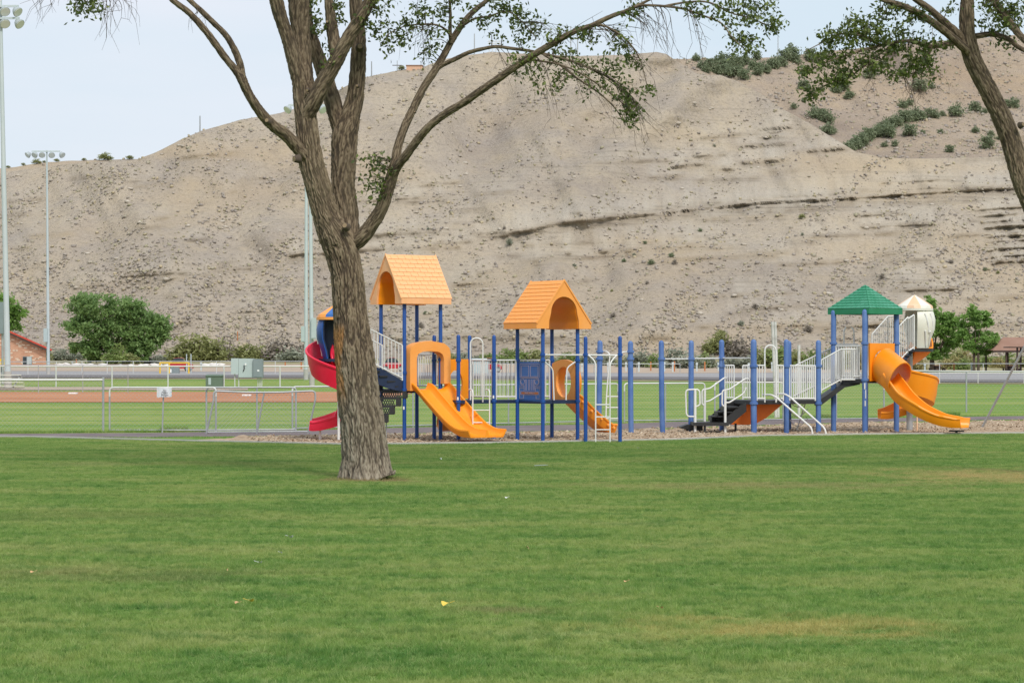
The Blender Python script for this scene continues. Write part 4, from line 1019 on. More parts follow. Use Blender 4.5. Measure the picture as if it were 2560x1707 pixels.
# ------------------------------------------------------------------ brush: one mesh per kind and variant, copied
def brush_mesh(name, mat, seed, leaf=.07, n_cl=32, nl=22, flat=.9, spiky=False):
    g = np.random.RandomState(seed); LV, LF, LT, off = [], [], [], 0
    for k in range(n_cl):
        d = g.normal(size=3); d[2] = abs(d[2]); d /= np.linalg.norm(d)
        c = d * np.array([.40, .40, .72 * flat]) * g.uniform(.35, 1) + np.array([0, 0, .12])
        Cp = c + g.normal(size=(nl, 3)) * np.array([.09, .09, .075])
        Cp[:, 2] = np.abs(Cp[:, 2])
        if spiky:
            v, f, t = leaf_arrays(Cp, g.uniform(leaf * .9, leaf * 2.2, nl), g, droop=-1.8, ratio=.16)
        else:
            v, f, t = leaf_arrays(Cp, g.uniform(leaf * .6, leaf * 1.2, nl), g, up=.8)
        LV.append(v); LF.append(f + off); LT.append(np.clip(t * .6 + g.uniform(0, .4), 0, 1)); off += len(v)
    # short stems
    sb = MB()
    for k in range(6):
        a = g.uniform(0, 6.28); e = Vector((math.cos(a) * .25, math.sin(a) * .25, .45))
        sb.tube([Vector((0, 0, -.05)), e * .5 + Vector((0, 0, .02)), e], [.02, .014, .008], 4, caps=False)
    V = np.concatenate(LV); F = np.concatenate(LF)
    SV = np.array([list(v) for v in sb.v]); SF = np.array(sb.f) + len(V)
    me = bpy.data.meshes.new(name)
    me.from_pydata(np.r_[V, SV].tolist(), [], np.r_[F, SF].tolist())
    me.materials.append(mat); me.materials.append(M['bark_thin'])
    me.polygons.foreach_set('material_index', np.r_[np.zeros(len(F), int), np.ones(len(SF), int)])
    A = me.attributes.new('tint', 'FLOAT', 'POINT'); A.data.foreach_set('value', np.r_[np.concatenate(LT), np.zeros(len(SV))].astype(np.float32))
    return me
KIND = {}
for kd, mt, kw in (('juniper', 'juniper', {}), ('sage', 'sage', dict(leaf=.06, flat=.8)), ('olive', 'olive', {}), ('willow', 'willow', {}), ('drybrush', 'drybrush', dict(leaf=.055)), ('drygrass', 'drygrass', dict(leaf=.07, spiky=True))):
    KIND[kd] = [brush_mesh(kd, M[mt], 100 + 7 * v + len(kd), **kw) for v in range(3)]
BN = {'juniper': ('juniper_bush', 'bush'), 'sage': ('sage_bush', 'bush'), 'olive': ('olive_bush', 'bush'), 'willow': ('willow_bush', 'bush'), 'drybrush': ('dry_bush', 'bush'), 'drygrass': ('grass_clump', 'grass clump')}
_bi = [0]
def bush(kd, p, w, h, label, group):
    _bi[0] += 1
    o = bpy.data.objects.new(BN[kd][0], KIND[kd][_bi[0] % 3]); COL.objects.link(o)
    o.location = p; o.scale = (w, w, h); o.rotation_euler = (0, 0, _bi[0] * 2.4)
    tag(o, label, BN[kd][1], group); return o
def on_slope(H, items, label_of, group, kd='juniper'):
    for (a, b, s_) in items:
        px, py = 1700 + a / 2.735, b / 2.735
        p = H.at(px, py + s_ / 2.735 * .42)
        w = s_ / 2.735 * p.y / FPX * 2.35
        bush(kd, p - Vector((0, 0, w * .05)), w, w * .98, label_of(px, py), group)
jb = [(110,408,36),(155,460,40),(200,450,40),(240,480,45),(290,410,45),(295,460,50),(330,500,50),(365,430,55),(370,510,50),(410,450,40),(445,430,45),(440,535,50),(450,400,25),(500,460,45),(525,395,40),(560,460,35),(590,490,40),(530,505,40),(640,440,50),(690,440,45),(715,400,50),(760,370,60),(790,420,45),(890,405,60),(980,390,35),(250,425,30),(400,505,45),(340,455,40),(540,480,35),(650,465,35),(260,500,40),(180,490,35)]
on_slope(HB, jb, lambda x, y: 'juniper in the skyline thicket above the tan knoll', 'junipers in the skyline thicket')
jb2 = [(1470,350,40),(1400,450,40),(1290,520,50),(1640,610,60),(1720,600,25),(850,600,45),(835,595,30),(970,620,25),(1060,620,40),(1120,610,45),(1155,665,40),(780,735,25),(845,695,22),(1520,725,40),(1570,710,30)]
on_slope(HB, jb2, lambda x, y: 'lone juniper on the far slope below the right tree leaves', 'scattered junipers on the far slope')
jm = [(920,790,55),(1000,820,60),(975,770,25),(1010,900,50),(1250,820,40),(1350,800,50),(1400,800,55),(1120,885,45),(1200,860,55),(1230,940,60),(1290,880,60),(1330,900,50),(1450,830,55),(1530,800,60),(1600,800,60),(1640,780,45),(1710,795,45),(1745,800,35),(1790,785,25),(1150,970,45),(1190,1000,45),(1040,905,35),(1180,930,45),(1260,870,45),(1380,850,45),(1490,820,45),(1560,820,45)]
on_slope(HM, [j for j in jm if j[0] > 1100], lambda x, y: 'juniper in the gully row left of the right tree', 'junipers along the gully')
on_slope(HB, [j for j in jm if j[0] <= 1100], lambda x, y: 'juniper right behind the edge of the tan knoll', 'junipers behind the knoll edge')
jm2 = [(1430,920,60),(1400,1000,25),(1470,990,28),(1570,910,55),(1890,770,55),(2015,735,45),(1845,1035,35),(2020,900,30),(2125,925,25),(2100,1000,60),(2195,945,35),(2285,725,45),(2230,720,35),(2080,770,25),(1660,915,20),(1780,915,22),(1330,1140,18)]
on_slope(HM, jm2, lambda x, y: 'separate juniper on the bench below the gully row', 'scattered junipers on the bench')
for (a, b, s_, ox, oy, fz, kd) in [(1095,460,50,900,450,2.94,'sage'),(2095,465,25,900,450,2.94,'juniper'),(1940,600,28,900,450,2.94,'juniper'),(2140,610,40,900,450,2.94,'juniper'),(2015,550,25,900,450,2.94,'sage'),(2290,555,35,900,450,2.94,'juniper'),(2310,610,40,900,450,2.94,'drybrush'),(1575,630,30,900,450,2.94,'sage'),
      (1860,995,40,900,450,2.94,'drybrush'),(1850,820,18,900,450,2.94,'olive'),(500,360,18,900,450,2.94,'sage'),(1060,355,22,900,450,2.94,'drybrush'),(480,985,25,900,450,2.94,'juniper'),(2110,760,24,900,450,2.94,'drybrush'),(1730,1040,24,900,450,2.94,'sage'),(450,1080,45,900,450,2.94,'drybrush'),
      (990,870,25,1500,100,1.96,'olive'),(490,935,18,1500,100,1.96,'juniper'),(760,1310,28,1500,100,1.96,'drybrush'),(690,1390,30,1500,100,1.96,'sage'),(1885,1125,18,1500,100,1.96,'juniper'),(990,955,15,1500,100,1.96,'sage'),(590,1440,35,1500,100,1.96,'olive'),(1020,1420,40,1500,100,1.96,'drybrush'),(1950,1140,15,1500,100,1.96,'olive'),(1380,1160,28,1500,100,1.96,'drybrush'),(1720,1090,22,1500,100,1.96,'drybrush'),(560,520,14,1500,100,1.96,'sage')]:
    px, py = ox + a / fz, oy + b / fz
    p = HF.at(px, py + s_ / fz * .42); w = s_ / fz * p.y / FPX * 1.5
    bush(kd, p, w, w * .9, '%s bush on the hillside %s' % ({'juniper': 'dark green', 'sage': 'grey green', 'drybrush': 'grey brown', 'olive': 'yellow green'}[kd], 'above the bar posts' if 1400 < px < 1950 else ('above the orange roofs' if px <= 1400 else 'above the green roof')), 'shrubs on the hillside')
for k, (px, w) in enumerate([(20, 20), (58, 22), (90, 40), (142, 26), (210, 22), (260, 60), (325, 34), (275, 30), (110, 18)]):
    p = HL.at(px, np.interp(px, [a for a, b in left_crest], [b for a, b in left_crest]) + 3); s_ = w * p.y / FPX * .7
    bush('olive', p, s_, s_ * .55, 'low bush on the skyline of the far left hill', 'bushes on the left skyline')
foot = [(110,862,903,30,'olive'),(92,868,905,24,'olive'),(150,868,902,55,'sage'),(188,874,902,50,'sage'),(290,860,911,55,'willow'),(330,882,911,40,'olive'),(370,885,910,60,'sage'),(402,880,904,40,'sage'),(470,838,905,72,'olive'),(502,833,905,60,'olive'),(440,870,905,44,'olive'),(535,848,905,60,'olive'),(578,862,904,44,'drybrush'),(612,858,905,64,'olive'),(640,862,905,44,'olive'),(560,840,900,44,'drybrush'),(694,838,905,74,'drybrush'),(682,866,905,50,'willow'),(728,866,906,64,'sage'),(755,850,905,44,'drybrush'),(28,870,905,26,'olive'),
 (1120,880,908,40,'olive'),(1150,872,906,40,'sage'),(1182,885,908,50,'sage'),(1222,880,908,44,'willow'),(1262,872,910,52,'willow'),(1302,868,910,55,'willow'),(1338,870,910,45,'olive'),(1372,885,910,40,'sage'),(1420,878,912,50,'willow'),(1470,882,912,48,'sage'),(1518,880,915,44,'sage'),(1562,886,918,42,'olive'),(1602,870,919,72,'sage'),(1644,884,920,52,'willow'),(1692,866,921,76,'sage'),(1728,878,922,60,'sage'),(1758,880,921,42,'willow'),(1780,848,886,48,'olive'),(1802,826,884,42,'olive'),(1842,842,892,74,'drybrush'),(1774,886,921,50,'sage'),(1822,886,922,52,'sage'),(1862,880,922,60,'sage'),(1906,868,922,54,'olive'),(1946,862,922,60,'willow'),(1992,870,923,60,'olive'),(2040,872,925,60,'willow'),(2092,858,925,62,'olive'),(2142,868,925,54,'drygrass'),(2202,880,925,60,'olive'),(2262,885,925,54,'drygrass'),(2292,890,926,44,'drygrass'),(2384,868,915,64,'olive'),(2412,872,914,54,'drygrass'),(2380,890,925,50,'drygrass'),(2402,893,926,40,'willow'),(2470,884,920,52,'willow'),(2522,880,917,52,'willow'),(2562,884,920,60,'olive'),(2500,890,922,40,'drygrass'),(2620,875,922,60,'olive'),(2700,870,922,70,'sage')]
cname = {'olive': 'yellowish olive', 'sage': 'silvery grey green', 'willow': 'fresh green', 'drybrush': 'grey brown twiggy', 'drygrass': 'straw coloured'}
def foot_place(px):
    for lim, t in ((60, 'at the brick building wall'), (240, 'between the brick building and the large tree'), (420, 'in front of the large round tree'), (660, 'left of the twin light poles'), (780, 'beside the twin light poles'), (1240, 'seen through the first orange tower'), (1460, 'seen around the second orange tower'), (1600, 'behind the faded ladder posts'), (1890, 'behind the chinning bar posts'), (2090, 'behind the white ramp railing'), (2300, 'behind the green roofed tower'), (2450, 'between the two shade trees')):
        if px < lim: return t
    return 'around the brown roofed shelter'
for (px, yt, yb, w, kd) in foot:
    if yb >= 901:
        Y = gYf(yb); p = GP(px, Y)
        if Y > 378: p = HF.at(px, yb)
    else: p = HF.at(px, yb)
    s_ = p.y / FPX
    bush(kd, p - Vector((0, 0, .15)), w * s_ * 1.5, (yb - yt) * s_ * 1.35, '%s %s %s' % (cname[kd], 'grass clump' if kd == 'drygrass' else 'bush', foot_place(px)), 'brush at the hill foot ' + foot_place(px))
# ================================================================== play structures
SM = {}
def shared(key, fn):
    if key not in SM: SM[key] = fn()
    return SM[key]
def local_mesh(mb, name, mat, ang=40):
    me = bpy.data.meshes.new(name); me.from_pydata([tuple(v) for v in mb.v], [], mb.f)
    import bmesh
    bm = bmesh.new(); bm.from_mesh(me); bmesh.ops.recalc_face_normals(bm, faces=bm.faces); bm.to_mesh(me); bm.free()
    me.polygons.foreach_set('use_smooth', np.ones(len(me.polygons), bool)); me.set_sharp_from_angle(angle=R(ang))
    me.materials.append(mat); return me
def post(par, x, y, top, r, mat, collars=(), lean=(0, 0)):
    o = MB().tube([(x + lean[0], y + lean[1], -.12), (x + lean[0] * .4, y, .6), (x, y, top - r)], r, 14, rounded=True).build('post', mat, par, 50)
    for z in collars:
        k = 1 - z / top
        MB().tube([(x + lean[0]*k, y, z - .035), (x + lean[0]*k, y, z - .028), (x + lean[0]*k, y, z + .028), (x + lean[0]*k, y, z + .035)], [r * 1.05, r * 1.38, r * 1.38, r * 1.05], 14).build('collar', mat, o, 50)
    return o
def railing(par, p0, p1, h, mat, n=None, r=.017, rb=.010, ends=True, h1=None):
    """frame with a top and a bottom rail between p0 and p1, upright bars between"""
    p0, p1 = Vector(p0), Vector(p1); up = Vector((0, 0, h)); L = (p1 - p0).length
    f = MB().tube([p0, p1], r, 8).tube([p0 + up, p1 + up], r, 8)
    if ends:
        for p in (p0, p1): f.tube([p - Vector((0, 0, .06)), p + up], r * 1.1, 8)
    o = f.build('railing', mat, par, 50)
    n = n or max(2, int(L / .098))
    me = shared(('bar', round(h, 3), mat.name, rb), lambda: local_mesh(MB().tube([(0, 0, 0), (0, 0, h)], rb, 6), 'baluster', mat))
    for k in range(1, n):
        put('baluster', me, o, Matrix.Translation(p0.lerp(p1, k / n)))
    return o
def pipe(par, name, pts, r, mat, smooth_n=5, n=8):
    q = [Vector(p) for p in (spline(pts, smooth_n) if smooth_n else pts)]
    return MB().tube(q, r, n).build(name, mat, par, 60)
def rounded(pts, rad=.06):
    """polyline with its corners rounded"""
    pts = [Vector(p) for p in pts]; out = [pts[0]]
    for i in range(1, len(pts) - 1):
        a, b, c = pts[i - 1], pts[i], pts[i + 1]
        r1 = min(rad, (a - b).length * .45, (c - b).length * .45)
        s, e = b + (a - b).normalized() * r1, b + (c - b).normalized() * r1
        for t in (0, .25, .5, .75, 1): out.append((s * (1 - t) + b * t) * (1 - t) + (b * (1 - t) + e * t) * t)
    return out + [pts[-1]]
def bent(par, name, pts, r, mat, rad=.08):
    return MB().tube(rounded(pts, rad), r, 8).build(name, mat, par, 60)
def chute(par, name, path, lats, w, HL_, HR_, mat, t=.03, mid=None, n=5):
    """a moulded slide: U section (walls hl, hr high) carried along path; lats gives the sideways direction at each point"""
    path = [np.array(p) for p in spline(path, n)]; lats = [np.array(p) for p in spline(lats, n)]
    secs = []
    for i, p in enumerate(path):
        T = path[min(i + 1, len(path) - 1)] - path[max(i - 1, 0)]; T /= np.linalg.norm(T)
        s = lats[i] / np.linalg.norm(lats[i]); u = np.cross(s, T)
        if u[2] < 0: u = -u
        a = w / 2; tt = i / (len(path) - 1)
        hl, hr = (float(np.interp(tt, np.linspace(0, 1, len(h_)), h_)) if isinstance(h_, (list, tuple)) else h_ for h_ in (HL_, HR_))
        inner = [(a - .01, hr), (a - .02, hr * .5), (a - .06, .03), (a - .13, 0)]
        if mid: inner += [(.09, 0), (.05, .02), (.02, mid), (-.02, mid), (-.05, .02), (-.09, 0)]
        inner += [(-a + .13, 0), (-a + .06, .03), (-a + .02, hl * .5), (-a + .01, hl)]
        outer = [(-a - .02, hl + .012), (-a - .045, hl - .005), (-a - .045, hl - .04), (-a - .02, hl - .05), (-a - .01, hl * .4), (-a + .05, -t), (a - .05, -t), (a + .01, hr * .4), (a + .02, hr - .05), (a + .045, hr - .04), (a + .045, hr - .005), (a + .02, hr + .012)]
        secs.append([tuple(p + s * x + u * z) for x, z in inner + outer])
    mb = MB().loft(secs, True, True)
    return mb.build(name, mat, par, 55)
def arch_pts(w0, w1, z0, zs, zt, n=17):
    """open outline of an arched opening: straight jambs from z0 to zs, arch up to zt"""
    pts = [(-w0, z0), (-w0 * .98, z0 + (zs - z0) * .5)]
    for k in range(n - 4 + 1):
        a = math.pi * (1 - k / (n - 4)); pts.append((w1 * math.cos(a), zs + (zt - zs) * math.sin(a)))
    return pts + [(w0 * .98, z0 + (zs - z0) * .5), (w0, z0)]
def resample(pts, n):
    q = np.array(pts, float); s = np.r_[0, np.cumsum(np.linalg.norm(np.diff(q, axis=0), axis=1))]
    t = np.linspace(0, s[-1], n)
    return np.c_[np.interp(t, s, q[:, 0]), np.interp(t, s, q[:, 1])]
def u_shell(outer, inner, O, ex, ey, depth):
    """solid between two open outlines (x, z), depth along ey"""
    n = len(outer); O, ex, ey = Vector(O), Vector(ex), Vector(ey)
    pt = lambda q, d: O + ex * float(q[0]) + Vector((0, 0, float(q[1]))) + ey * d
    vs = [pt(q, d) for d in (-depth / 2, depth / 2) for o in (outer, inner) for q in o]
    f = []
    for i in range(n - 1):
        f += [(i, i+1, n+i+1, n+i), (2*n+i, 3*n+i, 3*n+i+1, 2*n+i+1), (i, 2*n+i, 2*n+i+1, i+1), (n+i, n+i+1, 3*n+i+1, 3*n+i)]
    f += [(0, n, 3*n, 2*n), (n-1, 3*n-1, 4*n-1, 2*n-1)]
    return MB().add(vs, f)
def gable_roof(par, c, ridge_dir, wid_dir, L, w, z0, zr, mat, mat_sh, mat_in, rows, cols, arch=(.29, .66)):
    ex, ey = Vector(wid_dir).normalized(), Vector(ridge_dir).normalized(); O = Vector((c[0], c[1], 0))
    fas = .13; N = 41
    outl = resample([(-w/2, z0), (-w/2, z0 + fas), (0, zr), (w/2, z0 + fas), (w/2, z0)], N)
    # keep the sharp corners
    for tgt in ((-w/2, z0 + fas), (0, zr), (w/2, z0 + fas)):
        outl[np.argmin(np.hypot(*(outl - np.array(tgt)).T))] = tgt
    a = w * arch[0]; zt = z0 + (zr - z0) * arch[1]; zs = z0 + (zt - z0) * .50
    innl = resample(arch_pts(a * 1.02, a * .88, z0, zs, zt), N)
    roof = u_shell(outl, innl, O, ex, ey, L).build('roof', mat, par, 25)
    inn2 = resample(arch_pts(a * 1.02 - .012, a * .88 - .012, z0 + .002, zs, zt - .012), N)
    lin = resample(arch_pts(a * 1.02 - .004, a * .88 - .004, z0 + .002, zs, zt - .004), N)
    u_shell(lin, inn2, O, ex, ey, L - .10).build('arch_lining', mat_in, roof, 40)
    # verge trim proud of the gable ends
    for d in (-1, 1):
        tr = resample([(-w/2 - .012, z0 + fas), (0, zr + .022), (w/2 + .012, z0 + fas)], 3); tr2 = resample([(-w/2 + .02, z0 + fas - .02), (0, zr - .03), (w/2 - .02, z0 + fas - .02)], 3)
        u_shell(tr, tr2, O + ey * (d * (L / 2 + .004)), ex, ey, .028).build('verge_trim', mat, roof, 25)
    # shingles
    sl = math.hypot(w / 2, zr - z0 - fas); rh = (sl - .02) / rows; cw = L / cols
    def wedge(wd):
        g_, t0, t1 = .007, .006, .016
        return MB().add([(-wd/2 + g_/2, -rh/2, 0), (wd/2 - g_/2, -rh/2, 0), (wd/2 - g_/2, rh/2, 0), (-wd/2 + g_/2, rh/2, 0), (-wd/2 + g_/2, -rh/2 + .004, t1), (wd/2 - g_/2, -rh/2 + .004, t1), (wd/2 - g_/2, rh/2, t0), (-wd/2 + g_/2, rh/2, t0)],
                        [(0,3,2,1),(4,5,6,7),(0,1,5,4),(1,2,6,5),(2,3,7,6),(3,0,4,7)])
    key = (mat_sh.name, round(rh, 4), round(cw, 4))
    full = shared(key + ('f',), lambda: local_mesh(wedge(cw), 'shingle', mat_sh, 20)); half = shared(key + ('h',), lambda: local_mesh(wedge(cw / 2), 'shingle', mat_sh, 20))
    for sgn in (-1, 1):
        up = (ex * (-sgn * w / 2) + Vector((0, 0, zr - z0 - fas))).normalized()
        nrm = (ex * (sgn * (zr - z0 - fas)) + Vector((0, 0, w / 2))).normalized()
        xa = up.cross(nrm)
        b0 = O + ex * (sgn * w / 2) + Vector((0, 0, z0 + fas))
        for r_ in range(rows):
            off = (r_ % 2) * .5
            for k in range(cols + (1 if off else 0)):
                if off and k in (0, cols): pos, me = ((-L/2 + cw/4) if k == 0 else (L/2 - cw/4)), half
                else: pos, me = -L/2 + cw * (k + .5 - off), full
                pw = b0 + up * (rh * (r_ + .5) + .004) + xa * pos + nrm * .001
                Mx = Matrix((xa, up, nrm)).transposed().to_4x4(); Mx.translation = pw
                put('shingle', me, roof, Mx)
    return roof
def text_mesh(name, txt, size, O, ex, ez, mat, par, thick=.002):
    """flat lettering laid on a surface: O centre, ex reading direction, ez up"""
    cu = bpy.data.curves.new(name, 'FONT'); cu.body = txt; cu.size = size; cu.align_x = 'CENTER'; cu.align_y = 'CENTER'; cu.extrude = thick
    cu.space_character = 1.05
    t = bpy.data.objects.new('tmp', cu); COL.objects.link(t)
    me = bpy.data.meshes.new_from_object(t.evaluated_get(bpy.context.evaluated_depsgraph_get()))
    bpy.data.objects.remove(t)
    ex, ez = Vector(ex).normalized(), Vector(ez).normalized(); nn = ex.cross(ez)
    Mx = Matrix((ex, ez, nn)).transposed().to_4x4(); Mx.translation = Vector(O)
    me.materials.clear(); me.materials.append(mat); me.name = name
    o = bpy.data.objects.new(name, me); COL.objects.link(o); o.parent = par
    o.matrix_local = Matrix.Translation(-origin(par)) @ Mx
    return o
def panel_hole(par, name, a, b, z0, z1, hole, mat, d=.04, arched=False):
    """upright panel between ground points a and b with an oval opening (cx, cz, rx, rz in 0..1)"""
    a, b = Vector((a[0], a[1], 0)), Vector((b[0], b[1], 0)); ex = b - a; W_ = ex.length; ex.normalize(); nn = Vector((ex.y, -ex.x, 0))
    H = z1 - z0; N = 32; out, inn = [], []
    for k in range(N):
        t = 2 * math.pi * k / N; cx, sx = math.cos(t), math.sin(t)
        m_ = max(abs(cx), abs(sx)); x, z = cx / m_ * .5 + .5, sx / m_ * .5 + .5
        if arched and z > .9: z = .90 + .10 * math.sin(math.pi * x)
        out.append(a + ex * (x * W_) + Vector((0, 0, z0 + z * H)))
        inn.append(a + ex * ((hole[0] + hole[2] * cx) * W_) + Vector((0, 0, z0 + (hole[1] + hole[3] * sx) * H)))
    return MB().plate_hole([p - nn * d/2 for p in out], [p - nn * d/2 for p in inn], nn * d).build(name, mat, par, 40)
def spiral(par, c, Rm, w, a0, a1, z0, z1, exit_pts, mat, hl, hr, prof=None):
    pts, lats = [], []
    n = 22
    for k in range(n + 1):
        t = k / n; a = R(a0 + (a1 - a0) * t)
        pts.append((c[0] + Rm * math.cos(a), c[1] + Rm * math.sin(a), z0 + (z1 - z0) * (t if prof is None else float(np.interp(t, prof[0], prof[1]))))); lats.append((math.cos(a), math.sin(a), 0))
    for p in exit_pts: pts.append(p); lats.append(lats[n])
    return chute(par, 'spiral_chute', pts, lats, w, hl, hr, mat, n=3)
def hood(par, c, r, z0, z1, mat, a0, a1, slots, slot_mat, bulge=.08):
    """curved guard wall at the head of a spiral slide, a0..a1 degrees round c"""
    secs = []; n = 18
    for k in range(n + 1):
        a = R(a0 + (a1 - a0) * k / n); cs, sn = math.cos(a), math.sin(a)
        prof = [(r * .78, z0), (r * .90, z0 + (z1-z0)*.22), (r + bulge * .8, z0 + (z1-z0)*.5), (r + bulge, z0 + (z1-z0)*.75), (r + bulge * .4, z0 + (z1-z0)*.94), (r * .97, z1)]
        prof = prof + [(q - .035, z) for q, z in reversed(prof)]
        secs.append([(c[0] + q * cs, c[1] + q * sn, z) for q, z in prof])
    o = MB().loft(secs).build('hood', mat, par, 40)
    for (aa, zz, dl, dz) in slots:                       # solid pale strips in place of cut slanted slots
        p = []
        for t in (0, .5, 1):
            a = R(aa + dl * (t - .5)); z = z0 + (z1 - z0) * (zz + dz * (t - .5)); f = (z - z0) / (z1 - z0)
            q = r + bulge * np.interp(f, [0, .22, .5, .75, .94, 1], [-.22 * r / bulge, -.1 * r / bulge, .8, 1, .4, -.1]) + .006
            p.append((c[0] + q * math.cos(a), c[1] + q * math.sin(a), z))
        pi_ = [(c[0] + (Vector(x) - Vector((c[0], c[1], x[2]))).x * .90, c[1] + (Vector(x) - Vector((c[0], c[1], x[2]))).y * .90, x[2]) for x in p]
        MB().tube(p, .026, 8).build('slot_strip', slot_mat, o, 60)
    return o
def cap(par, c, r, z0, z1, mats, n=8):
    o = None
    base = MB().tube([(c[0], c[1], z0 - .05), (c[0], c[1], z0 + .01)], r * 1.04, 24).build('cap', mats[0], par, 40)
    for k in range(n):
        a0, a1 = 2*math.pi*k/n + .2, 2*math.pi*(k+1)/n + .2; am = (a0 + a1) / 2
        P0 = lambda a, q, z: (c[0] + q*math.cos(a), c[1] + q*math.sin(a), z)
        MB().loft([[P0(a0, r, z0 + .012), P0(am, r * 1.03, z0 + .012), P0(a1, r, z0 + .012)], [P0(a0, r * .96, z0 + (z1-z0)*.2), P0(am, r * .99, z0 + (z1-z0)*.22), P0(a1, r * .96, z0 + (z1-z0)*.2)],
                   [P0(a0, r*.48, z0 + (z1-z0)*.62), P0(am, r*.51, z0 + (z1-z0)*.64), P0(a1, r*.48, z0 + (z1-z0)*.62)], [P0(a0, .01, z1), P0(am, .012, z1), P0(a1, .01, z1)]], closed=True, caps=True).build('cap_segment', mats[k % 2], base, 25)
    return base

# ------------------------------------------------------------------ left structure: two orange gabled towers
E1, E2 = Vector((.5817, -.8137, 0)), Vector((.8140, .5817, 0)); SD = 1.016
A = Vector((-3.105, 57.83, 0)); B = A + E1 * SD; D = B + E2 * SD; C_ = A + E2 * SD
F_ = Vector((-1.252, 57.0, 0)); E_ = F_ - E1 * SD; H_ = F_ + E2 * SD; G_ = E_ + E2 * SD
J = Vector((.720, 57.0, 0)); I = J - E1 * SD; L_ = J + E2 * SD; K = I + E2 * SD
PL = thing('play_structure', (-.8, 57.7, 0), 'left play structure of dark blue posts with two orange gabled roofs', 'play structure', 'playground structures')
rp = .046; ZT, ZM = 1.24, .98
v3 = lambda p, z: Vector((p.x, p.y, z))
for p in (A, B, C_, D): post(PL, p.x, p.y, 3.27, rp, M['blue'], (1.93 if p is not B else 1.62, ZT - .02))
for p in (E_, F_, G_, H_): post(PL, p.x, p.y, 2.51, rp, M['blue'], (1.91, ZM - .03))
for p in (I, J, K, L_): post(PL, p.x, p.y, 2.69, rp, M['blue'], (1.91, ZM - .03) + ((2.04,) if p is J else ()))
pm1 = P(1464, 841, 56.7); pm2 = P(1550, 840, 56.8)
post(PL, pm1.x, pm1.y, pm1.z, rp, M['blue'], (2.04,)); post(PL, pm2.x, pm2.y, pm2.z, rp, M['blue'], (2.04,))
def deck(par, pts, z, th, mat):
    return MB().prism([v3(p, z - th) for p in pts], (0, 0, th)).build('deck', mat, par, 30)
deck(PL, [A, B, D, C_], ZT, .09, M['blue_dark']); deck(PL, [E_, F_, H_, G_], ZM, .085, M['blue_dark'])
deck(PL, [H_ + E1 * .02, I + E1 * .02, K, G_], ZM - .004, .08, M['blue_dark']); deck(PL, [I, J, L_, K], ZM, .085, M['blue_dark'])
cen = lambda *q: sum(q, Vector()) / len(q)
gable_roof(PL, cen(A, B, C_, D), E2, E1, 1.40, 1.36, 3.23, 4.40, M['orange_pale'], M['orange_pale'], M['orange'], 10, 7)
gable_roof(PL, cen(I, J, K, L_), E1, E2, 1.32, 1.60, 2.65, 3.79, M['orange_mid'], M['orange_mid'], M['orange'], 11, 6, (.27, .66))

# arched hood over the double slide, and the slide
hc = (B + D) / 2 + E1 * .06 + E2 * .10
ho = resample([(-.57, 1.20), (-.57, 2.12), (-.54, 2.22), (-.40, 2.31), (0, 2.37), (.40, 2.31), (.54, 2.20), (.57, 2.08), (.57, 1.36)], 33)
hi = resample([(-.38, 1.20), (-.38, 1.97), (-.35, 2.05), (-.24, 2.11), (0, 2.13), (.24, 2.11), (.35, 2.05), (.38, 1.95), (.38, 1.36)], 33)
u_shell(ho, hi, hc, E2, E1, .26).build('slide_hood', M['orange_mid'], PL, 50)
s0 = (B + D) / 2 + E1 * .12 + E2 * .10; sdir = Vector((.74, -.67, 0)).normalized()
sl_path = [tuple(s0 + sdir * d + Vector((0, 0, z))) for d, z in ((-.04, 1.24), (.10, 1.20), (.36, .98), (.75, .66), (1.12, .38), (1.36, .25), (1.58, .185), (1.86, .17))]
chute(PL, 'double_slide', sl_path, [tuple(E2)] * 8, 1.00, .155, .155, M['orange'], mid=.15)
# ladder and hoop on the front of the middle deck
def hoop(par, x0, x1, y, zb, zt, r=.017, mat='white'):
    q = [(x0, y, zb)]
    rr = (x1 - x0) / 2
    q += [(x0 + rr - rr * math.cos(a), y, zt - rr + rr * math.sin(a)) for a in np.linspace(0, math.pi, 11)] + [(x1, y, zb)]
    return MB().tube(q, r, 8).build('hand_hoop', M[mat], par, 60)
xA, xB = P(1176, 0, 57.25).x, P(1207, 0, 57.25).x
hoop(PL, xA, xB, 57.25, ZM - .05, P(0, 845, 57.25).z)
def ladder(par, xa, xb, y, ztop, rungs, mat, bend=None, r=.016):
    f = MB()
    for x in (xa, xb): f.tube(rounded([(x - .09, y + .28, ztop), (x, y, ztop), (x, y, -.08)], .1) if bend is None else rounded(bend(x), .1), r, 8)
    o = f.build('ladder', M[mat], par, 60)
    for z in rungs: MB().tube([(xa, y, z), (xb, y, z)], r * .85, 8).build('rung', M[mat], o, 60)
    return o
yl = 56.75
ladder(PL, P(1182, 0, yl).x, P(1224, 0, yl).x, yl, P(0, 974, yl).z, [P(0, 1025, yl).z, P(0, 1056, yl).z, P(0, 1085, yl).z], 'white')
# railings
zr0, zr1 = ZM + .07, 1.915
railing(PL, v3(H_ + E1 * .01, zr0) + E2 * .05, v3(I + E1 * .01, zr0) - E2 * .05, zr1 - zr0, M['white'])
railing(PL, v3(G_, zr0) + Vector((.06, 0, 0)), v3(K, zr0) - Vector((.06, 0, 0)), zr1 - zr0, M['white'])
railing(PL, v3(G_, zr0) + E1 * .06, v3(H_, zr0) - E1 * .08, zr1 - zr0, M['white'])
railing(PL, v3(I, zr0) + E2 * .07, v3(K, zr0) - E2 * .07, zr1 - zr0, M['white'])
railing(PL, v3(C_, ZT + .07) + E1 * .06, v3(D, ZT + .07) - E1 * .06, .75, M['white'])
